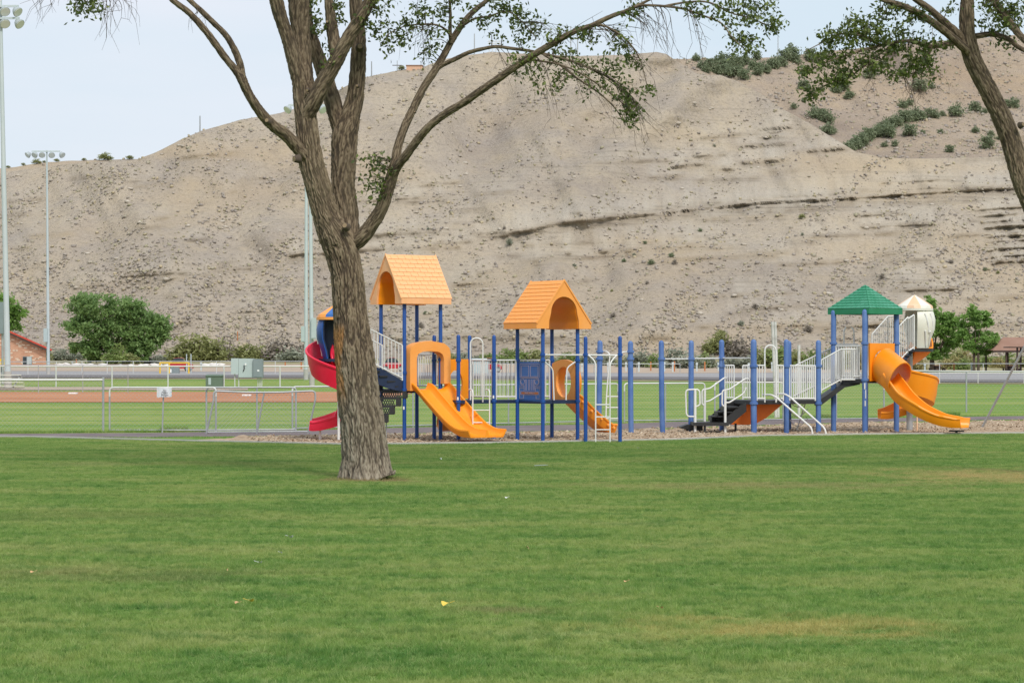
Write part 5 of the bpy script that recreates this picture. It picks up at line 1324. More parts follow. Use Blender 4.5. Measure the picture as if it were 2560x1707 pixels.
# bent hand holds right of the blue panel
zc, zh = 1.91, ZM - .04
bent(PL, 'hand_hold', [v3(J, zc), P(1382, 921, 57.1), P(1385, 1000, 57.1)], .017, M['white'], .1)
bent(PL, 'hand_hold', [v3(L_, zc), P(1417, 919, 57.5), P(1415, 1000, 57.4)], .017, M['white'], .1)
# slide behind the middle deck
panel_hole(PL, 'slide_panel', E_ + E2 * .30, G_ - E2 * .05, 1.0, 1.94, (.45, .36, .30, .36), M['orange'], .06)
bm_ = (E_ + G_) / 2 - E1 * .05 + E2 * .12
chute(PL, 'slide', [tuple(bm_ + Vector((dx, dy, z))) for dx, dy, z in ((0, 0, .98), (-.05, .25, .86), (-.12, .75, .52), (-.18, 1.2, .27), (-.22, 1.55, .2))], [tuple(E2)] * 5, .55, .16, .16, M['orange'])
# slide with oval portal behind the second tower
panel_hole(PL, 'slide_panel', K + E1 * .05, L_ - E1 * .06, ZM - .0, 1.93, (.50, .44, .33, .38), M['orange_mid'], .07, True)
ko = (K + L_) / 2 + E2 * .06
tubsec = []
for t_ in (0, 1):
    cc = ko + Vector((.16, .20, 0)) * t_
    tubsec.append([cc + E1 * (.34 * math.cos(a)) + Vector((0, 0, 1.42 + .42 * math.sin(a) - .04 * t_)) for a in np.linspace(0, 2 * math.pi, 21)[:-1]])
MB().loft(tubsec, True, False).build('portal_tube', M['orange'], PL, 60)
cp = [tuple(ko + Vector((dx, dy, z))) for dx, dy, z in ((0, 0, .97), (.14, .2, .88), (.42, .65, .60), (.70, 1.1, .36), (.92, 1.45, .20), (1.08, 1.7, .17))]
sc = chute(PL, 'slide', cp, [tuple(E1)] * 6, .56, .20, .20, M['orange'])
for k, (t_, h_) in enumerate(((.25, .1), (.42, .1), (.58, .12), (.74, .1), (.88, .1))):
    q = np.array(spline(cp, 8)); p = Vector(q[int(t_ * (len(q) - 1))]) + E1 * .30 + Vector((0, 0, h_))
    MB().tube([p - E1 * .05, p, p + E1 * .05], [.02, .055, .03], 8).build('grip_bump', M['orange_mid'], sc, 60)
# blue play panel with a routed truck front
pa, pb = v3(I, 0) + E1 * .055, v3(J, 0) - E1 * .055
pz0, pz1 = P(0, 1004, 57.4).z, P(0, 904, 57.4).z
pn = Vector((E1.y, -E1.x, 0)).normalized(); pw = (pb - pa).length
pan = MB().prism([pa + v3(Vector(), z) + E1 * x for x, z in ((.03, pz0), (pw - .03, pz0), (pw, pz0 + .03), (pw, pz1 - .05), (pw - .05, pz1), (.05, pz1), (0, pz1 - .05), (0, pz0 + .03))], pn * -.022).build('play_panel', M['blue_pl'], PL, 30)
if pn.y > 0: pn = -pn
PU = lambda x, y: pa + E1 * ((x - 120) / 690 * pw) + Vector((0, 0, pz1 - (y - 190) / 1310 * (pz1 - pz0))) + pn * .004
def line(pts, w=.012, closed=False):
    mb = MB(); q = [PU(*p) for p in pts]
    if closed: q.append(q[0])
    for a_, b_ in zip(q, q[1:]): mb.beam(a_ , b_, w, .006, up=pn)
    return mb
def rect(x0, y0, x1, y1): return [(x0, y0), (x1, y0), (x1, y1), (x0, y1)]
eng = MB()
def addl(m_): eng.add(m_.v, m_.f)
for r_ in (rect(165, 265, 750, 705), rect(205, 325, 430, 675), rect(480, 325, 710, 675), rect(180, 1170, 725, 1270)): addl(line(r_, .010, True))
for cx_ in (245, 670): addl(line([(cx_ + 58 * math.cos(a), 850 + 85 * math.sin(a)) for a in np.linspace(0, 6.28, 17)], .010))
addl(line([(200, 725), (705, 725), (745, 790), (745, 900), (690, 960), (630, 975), (630, 1150)], .008)); addl(line([(200, 725), (170, 790), (170, 900), (215, 960), (285, 975), (285, 1150)], .008))
for gx_ in (330, 360, 420, 450, 500, 530, 575, 600): addl(line([(gx_, 765), (gx_, 1130)], .006))
for s_ in ((140, 270), (650, 780)):
    for y_ in (1000, 1055): addl(line([(s_[0], y_), (s_[1], y_)], .010))
addl(line([(150, 1065), (150, 1400), (268, 1400), (268, 1280)], .009)); addl(line([(770, 1065), (770, 1400), (650, 1400), (650, 1280)], .009))
eng.build('routed_drawing', M['engrave'], pan, 30)
MB().beam(PU(205, 1220), PU(715, 1220), .045, .006, up=pn).build('name_plate', M['rust'], pan, 30)
text_mesh('lettering', 'PARK RANGER', .058, PU(460, 1220) + pn * .006, E1, (0, 0, 1), M['engrave'], pan, .001)
# overhead bar and ladder at the right end
y3 = 56.8
MB().tube([v3(J, 2.04), Vector((pm1.x, pm1.y, 2.035)), Vector((pm2.x, pm2.y, 2.03))], .018, 8).build('overhead_bar', M['white'], PL, 60)
xa, xb = P(1489, 0, y3 - .2).x, P(1525, 0, y3 - .2).x; yb_ = y3 - .2
lf = MB().tube(rounded([(pm1.x + .03, pm1.y, 2.03), (pm1.x + .07, pm1.y - .04, 2.03), (xa, yb_, 1.88), (xa, yb_, -.06)], .12), .017, 8).tube(rounded([(pm2.x - .03, pm2.y, 2.03), (pm2.x - .08, pm2.y - .04, 2.03), (xb, yb_, 1.86), (xb, yb_, -.06)], .12), .017, 8).build('ladder', M['white'], PL, 60)
for py in (1011.5, 1042, 1074): MB().tube([(xa, yb_, P(0, py, yb_).z), (xb, yb_, P(0, py, yb_).z)], .015, 8).build('rung', M['white'], lf, 60)

# stairs and spiral slide at the left end, mostly behind the tree
sc_c = (-4.03, 56.75)
spiral(PL, sc_c, .42, .56, 100, 450, 2.08, .42, [(-4.35, 57.19, .33), (-4.60, 57.22, .29), (-4.74, 57.24, .30)], M['red'], [.24, .24, .24, .24, .20], [.44, .46, .46, .42, .36, .24])
MB().tube([(-4.03, 56.75, -.1), (-4.03, 56.75, 2.0)], .03, 12).build('centre_pole', M['white'], PL, 60)
MB().tube([(-4.50, 57.22, -.1), (-4.50, 57.22, .28)], .03, 10).build('slide_leg', M['white'], PL, 60)
hood(PL, (sc_c[0], sc_c[1]), .46, 1.95, 2.86, M['blue'], 35, 225, [(150, .62, -18, .45), (170, .60, -18, .45), (128, .62, -18, .45), (165, .22, -14, .30)], M['cream'], .06)  # cream strips paint in the daylight that shows through the slots
hood(PL, (sc_c[0], sc_c[1]), .40, 1.96, 2.85, M['blue_dark'], 40, 220, [], M['cream'], .05)
cap(PL, sc_c, .50, 2.90, 3.26, (M['orange_mid'], M['blue_pl']), 8)
MB().tube([(sc_c[0], sc_c[1], 1.88), (sc_c[0], sc_c[1], 1.95)], .47, 20).build('platform', M['blue_dark'], PL, 40)
r0_, r1_ = v3(B, 1.50) - E2 * .06, P(926, 905, 56.55)
railing(PL, r0_, r1_, .76, M['white'], 9)
railing(PL, r0_ - E1 * .85, r1_ - E1 * .85, .76, M['white'], 9)
for o_ in (0.0, .85):
    q0, q1 = v3(B, 1.44) - E2 * .05 - E1 * o_, Vector(r1_) - E1 * o_ - Vector((0, 0, .05))
    MB().prism([q0, q0.lerp(q1, .5) + Vector((0, 0, .03)), q1, q1 - Vector((0, 0, .38)), q0.lerp(q1, .5) - Vector((0, 0, .36)), q0 - Vector((0, 0, .26))], -E1 * .03).build('stair_stringer', M['blue_dark'], PL, 30)
for k in range(4):
    p = v3(B, 1.30 + .12 * k) - E2 * (.14 + .21 * k)
    MB().box(p - E1 * .42 , (.22, .82, .03), E2, E1).build('step', M['black'], PL, 30)
# lower flight of perforated steps
for k in range(4):
    ztop = 1.21 - .19 * (k + .0); x1 = -2.46 - .15 * k; x0 = x1 - .62 + .04 * k
    st_ = MB()
    st_.box(((x0 + x1) / 2, 57.30, ztop - .012), (x1 - x0, .70, .024)); st_.box((x1 - .012, 57.30, ztop - .10), (.024, .70, .17)); st_.box(((x0 + x1) / 2, 56.96, ztop - .165), (x1 - x0, .03, .035)); st_.box((x1 - .05, 56.955, ztop - .09), (.10, .03, .15))
    so = st_.build('step', M['black'], PL, 30)
    lat = MB()
    for j in range(10):
        xx = x0 + .03 + j * .052
        if xx + .06 > x1 - .08: break
        lat.beam((xx, 56.965, ztop - .15), (xx + .05, 56.965, ztop - .03), .022, .008, up=(0, 1, 0)); lat.beam((xx + .05, 56.957, ztop - .15), (xx, 56.957, ztop - .03), .022, .008, up=(0, 1, 0))
    if lat.v: lat.build('lattice', M['black'], so, 30)
MB().tube([(P(966, 0, 57.3).x, 57.3, -.1), (P(966, 0, 57.3).x, 57.3, .5)], .012, 8).build('stair_leg', M['galv'], PL, 60)

# ------------------------------------------------------------------ right structure: green roof, ramp, two orange slides
DY = 1.4
Q = lambda px, py, Y: P(px, py, Y + DY)
def X2(px, Y, z=0.0):
    p = P(px, 900, Y + DY); return Vector((p.x, p.y, z))
PR = thing('play_structure', X2(2000, 62.5), 'right play structure with green shingled roof, white ramp rails and faded blue posts', 'play structure', 'playground structures')
rq = .070; ZD, ZG = .87, 1.42
zz = lambda py, Y: Q(0, py, Y).z
for (px, Y, top, cols, dpx) in ((1653, 62.2, 851, (897,), 4), (1728, 62.6, 851, (897,), -1), (1804, 63.3, 849, (895, 915), 1), (1884, 61.6, 848, (915, 1008), 1), (1966, 62.2, 848, (915, 1006), 0), (2046, 62.5, 850, (915, 1008), 0), (1500, 61.6, 851, (879, 897), -6), (1576, 61.8, 852, (879, 897), 2), (1972, 63.9, 852, (), 0)):
    p = X2(px, Y); post(PR, p.x, p.y, zz(top, Y), rq if px != 1884 else rq * 1.12, M['blue_fade'], [zz(c, Y) for c in cols], (dpx * (Y + DY) / FPX, 0))
for (a_, Ya, b_, Yb, py) in ((1653, 62.2, 1728, 62.6, 897), (1728, 62.6, 1804, 63.3, 896), (1804, 63.3, 1884, 61.6, 895)):
    MB().tube([X2(a_, Ya, zz(py, Ya)), X2(b_, Yb, zz(py, Yb))], .017, 8).build('chin_bar', M['white'], PR, 60)
# ladder between the two left posts
for (pts) in ([(1507, 878, 61.6), (1518, 878, 61.5), (1525, 887, 61.4), (1521, 930, 61.4), (1516, 992, 61.4), (1514, 1082, 61.4)], [(1570, 879, 61.8), (1556, 880, 61.6), (1548, 888, 61.4), (1547, 940, 61.4), (1547, 1000, 61.4), (1546, 1084, 61.4)]):
    bent(PR, 'ladder_rail', [Q(a_, b_, c_) for a_, b_, c_ in pts], .018, M['white'], .12)
for py, a_, b_ in ((991, 1516, 1547), (1018.5, 1515, 1547), (1046, 1514.5, 1546)): MB().tube([Q(a_, py, 61.4), Q(b_, py, 61.4)], .015, 8).build('rung', M['white'], PR, 60)
deck(PR, [X2(1880, 61.65), X2(1966, 62.2), X2(2046, 62.5), X2(2050, 63.9), X2(1966, 64.1), X2(1804, 63.5)], ZD, .10, M['black'])
def rl(px0, y0, Y0, px1, y1, Y1, h, n, **k): return railing(PR, Q(px0, y0, Y0), Q(px1, y1, Y1), h, M['white'], n, r=.019, rb=.0125, **k)
hR = zz(914, 62.3) - zz(996, 62.3)
rl(1892, 996, 61.75, 1912, 996, 61.85, hR, 3); rl(1941, 996, 62.0, 1958, 996, 62.1, hR, 3); rl(1974, 996, 62.25, 2038, 996, 62.45, hR, 13)
rl(1812, 994, 63.4, 1835, 994, 63.4, hR, 4); rl(1857, 994, 63.8, 1879, 994, 63.8, hR, 4); rl(1984, 996, 63.9, 2042, 997, 63.9, hR, 9)
ph_ = X2(1912, 61.85); hoop(PR, ph_.x, X2(1940, 61.85).x, ph_.y, ZD - .05, zz(863, 61.85), .020)
# ramp up to the tower
ra, rb_ = Q(2050, 999, 62.6), Q(2112, 957, 62.6); rc = Q(2150, 955, 62.6)
MB().prism([ra, rb_, rc, rc - Vector((0, 0, .06)), rb_ - Vector((0, 0, .12)), ra - Vector((0, 0, .17))], (0, 1.2, 0)).build('ramp', M['black'], PR, 30)
hh = zz(873, 62.5) - zz(949, 62.5)
rl(2053, 976, 62.5, 2102, 949, 62.5, hh, 10); rl(2102, 949, 62.5, 2147, 949, 62.45, hh, 9)
rl(1984, 990, 63.85, 2042, 962, 63.85, hh, 10); rl(2042, 962, 63.85, 2098, 935, 63.85, hh, 10); rl(2094, 935, 63.95, 2145, 935, 63.95, hh, 9)
# tower
tf, tl, tr, tb = X2(2162, 62.2), X2(2084, 63.0), X2(2241, 63.15), X2(2164, 63.95)
for p, cs in ((tf, (ZG - .02, zz(858, 62.2))), (tl, (zz(858, 63),)), (tr, (zz(858, 63),)), (tb, ())): post(PR, p.x, p.y, 3.24, rq, M['blue_fade'], cs)
deck(PR, [tf, tr, tb, tl], ZG, .10, M['black'])
hx0, hx1 = X2(2110, 64.0), X2(2135, 64.0)
for hx_ in (hx0, hx1): bent(PR, 'hand_hoop', [Vector((hx_.x, hx_.y, ZG)), Vector((hx_.x, hx_.y, zz(826, 64))), Vector((hx_.x + (.06 if hx_ is hx0 else -.06), hx_.y + .05, zz(818, 64)))], .018, M['white'], .1)
railing(PR, v3(tl, ZG + .07) + (tf - tl) * .08 + Vector((0,0,0)), v3(tf, ZG + .07) - (tf - tl) * .08, .80, M['white'], 10, r=.019, rb=.0125)
railing(PR, v3(tb, ZG + .07) + (tr - tb) * .08, v3(tr, ZG + .07) - (tr - tb) * .08, .85, M['white'], 10, r=.019, rb=.0125)
# pyramid roof with clipped shingles
tc = (tf + tl + tr + tb) / 4
def pyramid(par, c, hd, z0, fas, zt, rows, base_w):
    dirs = [Vector((math.cos(a), math.sin(a), 0)) for a in (R(-92), R(-2), R(88), R(178))]
    cor = [Vector((c.x, c.y, 0)) + d * hd for d in dirs]
    mb = MB(); lo = [v3(p, z0) for p in cor]; mi = [v3(p, z0 + fas) for p in cor]; ap = Vector((c.x, c.y, zt))
    lo_i = [v3(Vector((c.x, c.y, 0)) + d * (hd * .93), z0) for d in dirs]; ap_i = Vector((c.x, c.y, zt - .1))
    mb.add(lo + mi + [ap] + lo_i + [ap_i], [(i, (i+1) % 4, 4 + (i+1) % 4, 4 + i) for i in range(4)] + [(4 + i, 4 + (i+1) % 4, 8) for i in range(4)] + [(i, 9 + i, 9 + (i+1) % 4, (i+1) % 4) for i in range(4)] + [(9 + (i+1) % 4, 9 + i, 13) for i in range(4)])
    roof = mb.build('roof', M['green'], par, 20)
    for i in range(4):
        p, q = mi[i], mi[(i + 1) % 4]; m_ = (p + q) / 2; up = ap - m_; Lu = up.length; up.normalize(); xa = (q - p); Wd = xa.length; xa.normalize(); nn = xa.cross(up).normalized()
        if nn.z < 0: nn = -nn
        rh = Lu / rows
        for r_ in range(rows):
            y0, y1 = r_ * rh, (r_ + 1) * rh - .002
            w0, w1 = Wd * (1 - y0 / Lu) / 2, Wd * (1 - y1 / Lu) / 2
            cw = base_w * (1 if r_ < rows - 2 else 1.4); x = -math.ceil(w0 / cw) * cw + (r_ % 2) * cw / 2 - cw / 2
            while x < w0:
                a0, a1 = max(x + .006, -w0 + .004), min(x + cw - .006, w0 - .004)
                if a1 - a0 > .03:
                    b0, b1 = max(a0, -w1), min(a1, w1)
                    if b1 < b0: b0 = b1 = max(-w1, min(w1, (a0 + a1) / 2))
                    V_ = [(a0, y0, 0), (a1, y0, 0), (b1, y1, 0), (b0, y1, 0), (a0, y0 + .004, .020), (a1, y0 + .004, .020), (b1, y1, .006), (b0, y1, .006)]
                    sh = MB().add([m_ + xa * vx + up * vy + nn * (vz + .001) for vx, vy, vz in V_], [(0,3,2,1),(4,5,6,7),(0,1,5,4),(1,2,6,5),(2,3,7,6),(3,0,4,7)])
                    sh.build('shingle', M['green_pale'], roof, 20)
                x += cw
    return roof
pyramid(PR, tc, .985, 3.12, .145, 3.90, 9, .155)
# tube slide on the front right of the tower
fa, fb = tf + (tr - tf) * .14, tr - (tr - tf) * .08
panel_hole(PR, 'slide_panel', fa, fb, ZG - .05, zz(858, 62.6), (.5, .45, .36, .36), M['orange'], .05)
nt = Vector(((tr - tf).y, -(tr - tf).x, 0)).normalized()
if nt.y > 0: nt = -nt
lt = (tr - tf).normalized()
t0 = (fa + fb) / 2 + nt * .02 + Vector((0, 0, 1.80)); t1 = Q(2250, 946, 61.75); td = (t1 - t0).normalized()
tu = td.cross(lt).normalized()
if tu.z < 0: tu = -tu
def ring(c, r1, r2, n=28): return [c + lt * (r1 * math.cos(a)) + tu * (r2 * math.sin(a)) for a in np.linspace(0, 2 * math.pi, n + 1)[:-1]]
out_, in_ = [ring(t0, .45, .47), ring(t0.lerp(t1, .5), .445, .46), ring(t1, .44, .45)], [ring(t1, .41, .42), ring(t0.lerp(t1, .5), .415, .42), ring(t0, .42, .42)]
MB().loft(out_ + in_ + [out_[0]], True, False).build('slide_tube', M['orange'], PR, 50)
lat_ = Vector((.55, .83, 0)).normalized()
cpts = [Q(2214, 952, 62.1), Q(2230, 973, 61.9), Q(2254, 1003, 61.7), Q(2288, 1030, 61.5), Q(2324, 1049, 61.4), Q(2358, 1061, 61.35), Q(2388, 1066, 61.3), Q(2412, 1067, 61.3)]
chute(PR, 'slide', [tuple(p) for p in cpts], [tuple(lt)] * 3 + [tuple(lat_)] * 5, 0.60, .27, .27, M['orange'])
MB().box(Q(2391, 1077, 61.45), (.36, .22, .035)).build('slide_foot', M['black'], PR, 30)
MB().tube([Q(2391, 1077, 61.45), Q(2391, 1094, 61.45)], .035, 8).build('slide_leg', M['black'], PR, 60)
# spiral slide behind the tower
ps = X2(2274, 64.6); c2 = (ps.x, ps.y)
spiral(PR, c2, .41, .60, 10, 450, 2.26, .48, [(c2[0] - .28, c2[1] + .42, .40), (c2[0] - .54, c2[1] + .42, .35), (c2[0] - .76, c2[1] + .42, .35)], M['orange'], [.20, .20, .20, .16], [.50, .50, .56, .62, .50, .22], ((0, .2, .4, .6, .8, 1), (0, .36, .52, .70, .86, 1)))
MB().tube([(c2[0], c2[1], -.1), (c2[0], c2[1], 2.2)], .085, 12).build('centre_pole', M['galv'], PR, 60)
MB().tube([(c2[0] + .12, c2[1] - .5, -.1), (c2[0] + .12, c2[1] - .5, .45)], .02, 8).build('slide_leg', M['peach'], PR, 60)
hc2 = (X2(2290, 64.6).x, ps.y)
hood(PR, hc2, .44, 2.24, 3.26, M['cream'], -95, 120, [(-62, .66, -16, .50), (-40, .66, -16, .50), (-62, .26, -16, .40), (-40, .26, -16, .36)], M['white'], .08)
hood(PR, hc2, .45, 2.26, 3.24, M['blue_pl'], 15, 60, [], M['cream'], .10)
cap(PR, (X2(2286, 64.6).x, ps.y), .485, 3.30, 3.68, (M['cream'], M['peach']), 8)
MB().tube([(hc2[0], hc2[1], 2.14), (hc2[0], hc2[1], 2.22)], .46, 20).build('platform', M['black'], PR, 40)
hs = zz(814, 63.6) - zz(900, 63.6)
rl(2249, 900, 63.6, 2270, 878, 63.7, hs, 4); rl(2270, 878, 63.7, 2285, 868, 63.8, hs - .05, 3); rl(2180, 925, 64.6, 2220, 880, 64.7, hs + .05, 8); rl(2220, 880, 64.7, 2236, 880, 64.7, hs + .05, 3)
MB().prism([Q(2250, 905, 63.6), Q(2282, 871, 63.75), Q(2282, 882, 63.75), Q(2254, 912, 63.6)], (0, .06, 0)).build('stair_stringer', M['blue_dark'], PR, 30)
for k in range(3): MB().box(Q(2254 + k * 11, 900 - k * 11, 64.0), (.2, .75, .03)).build('step', M['black'], PR, 30)
# landing, steps and hand rails at the left end
for (px, y0, Y) in ((1738, 974, 61.6), (1762, 972, 62.5), (1813, 976, 61.6)):
    p = X2(px, Y); MB().tube([(p.x, p.y, -.1), (p.x, p.y, zz(y0, Y))], .034, 10).build('rail_post', M['white'], PR, 60)
pl0, pl1 = X2(1733, 61.5), X2(1822, 61.5); zl = zz(1056, 61.5)
MB().box(((pl0.x + pl1.x) / 2, pl0.y + .5, zl - .04), (pl1.x - pl0.x, 1.05, .085)).build('landing', M['black'], PR, 30)
q0 = X2(1729, 62.3); MB().prism([Q(1701, 1067, 62.2), Q(1718, 1061, 62.2), Q(1757, 1062, 62.2), Q(1757, 1076, 62.2), Q(1740, 1076, 62.2), Q(1703, 1071, 62.2)], (0, .7, 0)).build('step', M['black'], PR, 30)
MB().tube([Q(1718, 1070, 62.3), Q(1718, 1090, 62.3)], .03, 8).build('step_leg', M['black'], PR, 60); MB().tube([Q(1839, 1058, 62.3), Q(1839, 1090, 62.3)], .03, 8).build('step_leg', M['black'], PR, 60)
for Y_, dy in ((61.75, .03), (62.75, .03)): MB().prism([Q(1775, 1040, Y_), Q(1800, 1020, Y_), Q(1822, 1006, Y_), Q(1866, 1004, Y_), Q(1866, 1020, Y_), Q(1822, 1060, Y_), Q(1775, 1055, Y_)] if Y_ > 62 else [Q(1812, 1046, Y_), Q(1852, 1012, Y_), Q(1866, 1008, Y_), Q(1866, 1028, Y_), Q(1828, 1060, Y_), Q(1812, 1060, Y_)], (0, dy, 0)).build('stair_stringer', M['black'], PR, 30)
for k, (a_, b_, y_) in enumerate(((1775, 1812, 1040), (1790, 1826, 1029), (1806, 1842, 1017))):
    m0, m1 = Q(a_, y_, 62.2), Q(b_, y_, 62.2)
    o_ = MB().box(((m0.x + m1.x) / 2, m0.y, m0.z), (m1.x - m0.x, .95, .03)).box((m0.x, m0.y, m0.z - .06), (.025, .95, .12)).build('step', M['black'], PR, 30)
def tubes(name, pts, r=.02, rad=.10): bent(PR, name, [Q(*p) for p in pts], r, M['white'], rad)
tubes('hand_rail', [(1738, 1041, 61.6), (1716, 1041, 61.6), (1714, 974, 61.6), (1749, 973, 61.6), (1750, 1012, 61.6), (1741, 1016, 61.6)])
tubes('hand_rail', [(1762, 1014, 62.5), (1755, 1010, 62.5), (1755, 973, 62.5), (1773, 972, 62.5), (1811, 944, 62.9), (1818, 945, 63.0)]); tubes('hand_rail', [(1764, 1004, 62.5), (1774, 1002, 62.5), (1806, 982, 62.9)])
tubes('hand_rail', [(1813, 1017, 61.6), (1805, 1012, 61.6), (1806, 975, 61.6), (1822, 974, 61.6), (1864, 946, 61.7), (1872, 947, 61.7)]); tubes('hand_rail', [(1815, 1006, 61.6), (1823, 1006, 61.6), (1860, 983, 61.7), (1866, 968, 61.7)])
tubes('hand_rail', [(1906, 986, 62.0), (1930, 987, 61.6), (1942, 994, 61.5), (2029, 1069, 60.9), (2032, 1090, 60.9)], .024, .2); tubes('hand_rail', [(1941, 984, 62.2), (1963, 985, 61.8), (1976, 993, 61.7), (2062, 1070, 61.0), (2066, 1090, 61.0)], .024, .2)
# curved orange slide seen from below
up_ = [(1866, 1009), (1958, 1009), (1938, 1026), (1915, 1045), (1893, 1057), (1870, 1062), (1826, 1061), (1845, 1043), (1866, 1024)]
MB().prism([Q(x_, y_, 62.4) for x_, y_ in up_], (0, .75, 0)).build('curved_slide', M['orange_deep'], PR, 35)
# curly rung climber behind the deck
cl_ = MB().tube([Q(2016, 1000, 63.9), Q(1990, 1080, 64.1)], .016, 8)
for y_ in (1012, 1036, 1060): cl_.tube([Vector(p) for p in spline([Q(1974, y_ - 12, 63.7), Q(1985, y_ + 2, 63.7), Q(2000, y_ + 4, 63.8), Q(2012, y_ - 6, 63.9), Q(2019, y_ - 14, 64.0)], 4)], .012, 6)
cl_.build('curly_climber', M['white'], PR, 60)

# stickers and worn paint on posts
for p, z in ((B, .80), (F_, 1.02), (H_, 1.05)):
    MB().box((p.x - .012, p.y - rp - .002, z), (.035, .006, .07)).build('sticker', M['litter'], PL, 30)
for k, (dx, z, w_, h_) in enumerate(((-.012, zz(965, 62.2), .035, .16), (.012, zz(985, 62.2), .025, .22), (.0, zz(1008, 62.2), .03, .14))):
    MB().box((tf.x + dx, tf.y - rq - .001, z), (w_, .012, h_)).build('bare_patch', M['galv_light'], PR, 30)
# ================================================================== fences, poles, cabinets, buildings
def chain_link(mb, a, b, z0a, z0b, h, pitch=.11, w=.0023):
    """woven wire between ground points a and b, as crossing flat wires"""
    a, b = Vector((a[0], a[1], 0)), Vector((b[0], b[1], 0)); L = (b - a).length; ex = (b - a).normalized(); nn = Vector((ex.y, -ex.x, 0))
    n = int((L + h) / pitch)
    for s_ in (1, -1):
        for k in range(n):
            x0 = -h + k * pitch; x1 = x0 + h; t0, t1 = max(0, (0 - x0) / h), min(1, (L - x0) / h)
            if t1 <= t0: continue
            q0, q1 = x0 + h * t0, x0 + h * t1; h0, h1 = (t0, t1) if s_ > 0 else (1 - t0, 1 - t1)
            g0 = z0a + (z0b - z0a) * q0 / L; g1 = z0a + (z0b - z0a) * q1 / L
            p, q = a + ex * q0 + Vector((0, 0, g0 + h * h0)), a + ex * q1 + Vector((0, 0, g1 + h * h1))
            u = Vector((0, 0, w)); o = nn * (.003 * s_)
            mb.add([p + o - u, q + o - u, q + o + u, p + o + u], [(0, 1, 2, 3)])
def fence(label, pts, h, r_rail, mat_rail, mat_post, spacing=None, post_px=None, group='chain link fences', wire=True, bottom=False, post_h=None, pitch=.11):
    """straight chain link fence through ground points [(px, Y), ...]"""
    g = [GP(px, Y) for px, Y in pts]
    root = thing('chain_link_fence', g[0].lerp(g[-1], .5), label, 'fence', group)
    MB().tube([p + Vector((0, 0, h)) for p in g], r_rail, 8).build('top_rail', mat_rail, root, 60)
    if bottom: MB().tube([p + Vector((0, 0, .05)) for p in g], r_rail * .8, 8).build('bottom_rail', mat_rail, root, 60)
    if post_px is None:
        post_px = []
        for p, q in zip(g, g[1:]):
            n = max(1, round((q - p).length / spacing))
            post_px += [p.lerp(q, k / n) for k in range(n)]
        post_px.append(g[-1])
    else:
        xs = [p[0] for p in pts]; post_px = [GP(x, float(np.interp(x, xs, [p[1] for p in pts]))) for x in post_px]
    for p in post_px:
        MB().tube([p - Vector((0, 0, .1)), p + Vector((0, 0, post_h or h))], r_rail * 1.05, 8).build('fence_post', mat_post, root, 60)
    if wire:
        mb = MB()
        for p, q in zip(g, g[1:]): chain_link(mb, p, q, p.z, q.z, h, pitch)
        mb.build('wire_mesh', M['galv'], root, 60)['kind'] = 'stuff'
    return root
def u_panel(label, px0, px1, Y0, Y1, h, mids=(), r=.024, wire=True, lean=(0, 0), bottom=True, sag=0, mat_top='galv_light', curl=(True, True)):
    """free standing fence panel: one bent tube with rounded upper corners"""
    a, b = GP(px0, Y0), GP(px1, Y1); ex = (b - a).normalized(); ln = Vector((lean[0], lean[1], 0)); up = Vector((0, 0, h))
    root = thing('fence_panel', (a + b) / 2, label, 'fence', 'bent tube fence panels')
    ins = ex * .16
    L0, L1 = a + ln + up, b + ln + up
    MB().tube(rounded([L0 - Vector((0, 0, .25)), L0 + ins * .0 , L0.lerp(L1, .35) - Vector((0, 0, sag)), L0.lerp(L1, .65) - Vector((0, 0, sag)), L1, L1 - Vector((0, 0, .25))], .22), r, 8).build('top_rail', M[mat_top], root, 60)
    for p, t in ((a, L0), (b, L1)): MB().tube([p - Vector((0, 0, .08)), t - Vector((0, 0, .24))], r, 8).build('fence_post', M['galv'], root, 60)
    for m_ in mids:
        t_ = (m_ - px0) / (px1 - px0); p = a.lerp(b, t_); q = L0.lerp(L1, t_) - Vector((0, 0, sag))
        MB().tube([p - Vector((0, 0, .08)), q], r * .9, 8).build('fence_post', M['galv'], root, 60)
    if bottom: MB().tube([a.lerp(L0, .05), b.lerp(L1, .05)], r * .8, 8).build('bottom_rail', M['galv'], root, 60)
    if wire:
        mb = MB(); chain_link(mb, a + ln * .5, b + ln * .5, a.z, b.z, h)
        mb.build('wire_mesh', M['galv'], root, 60)['kind'] = 'stuff'
    return root
fence('grey chain link fence with thick end post beside the path at far left', [(-420, 64.2), (258, 65.0)], 1.39, .030, M['galv_light'], M['galv'], post_px=[-420, -80, 258], bottom=False, post_h=1.46)
ep = GP(258, 65.0); 
u_panel('bent tube fence panel holding the white sign', 274, 540, 64.8, 64.8, 1.19, mat_top='galv_light')
u_panel('leaning bent tube panel with a dented top rail left of the red slide', 514, 768, 63.2, 63.6, 1.12, mids=(640,), lean=(.22, -.1), sag=.04, mat_top='galv')
u_panel('bent tube panel standing just behind the dented leaning one', 516, 740, 64.9, 65.3, 1.19, mids=(642,), mat_top='galv')
u_panel('long bent tube fence passing behind the tree and orange towers', 731, 1545, 66.5, 75.0, 1.19, mids=(860, 1010, 1150, 1249, 1345, 1450))
u_panel('bent tube fence behind the faded ladder posts', 1561, 1762, 75.0, 76.0, 1.20, mids=(1663,), wire=True)
u_panel('bent tube fence behind the steps of the right structure', 1787, 1958, 75.5, 76.5, 1.22, mids=(1872,))
u_panel('bent tube fence seen under the ramp of the green tower', 1975, 2210, 76.5, 78.0, 1.22, mids=(2090,))
fence('white topped fence along the near edge of the parking lot at left', [(-700, 149), (860, 149)], 1.24, .042, M['galv_light'], M['galv_light'], post_px=list(range(-560, 861, 140)), pitch=.3)
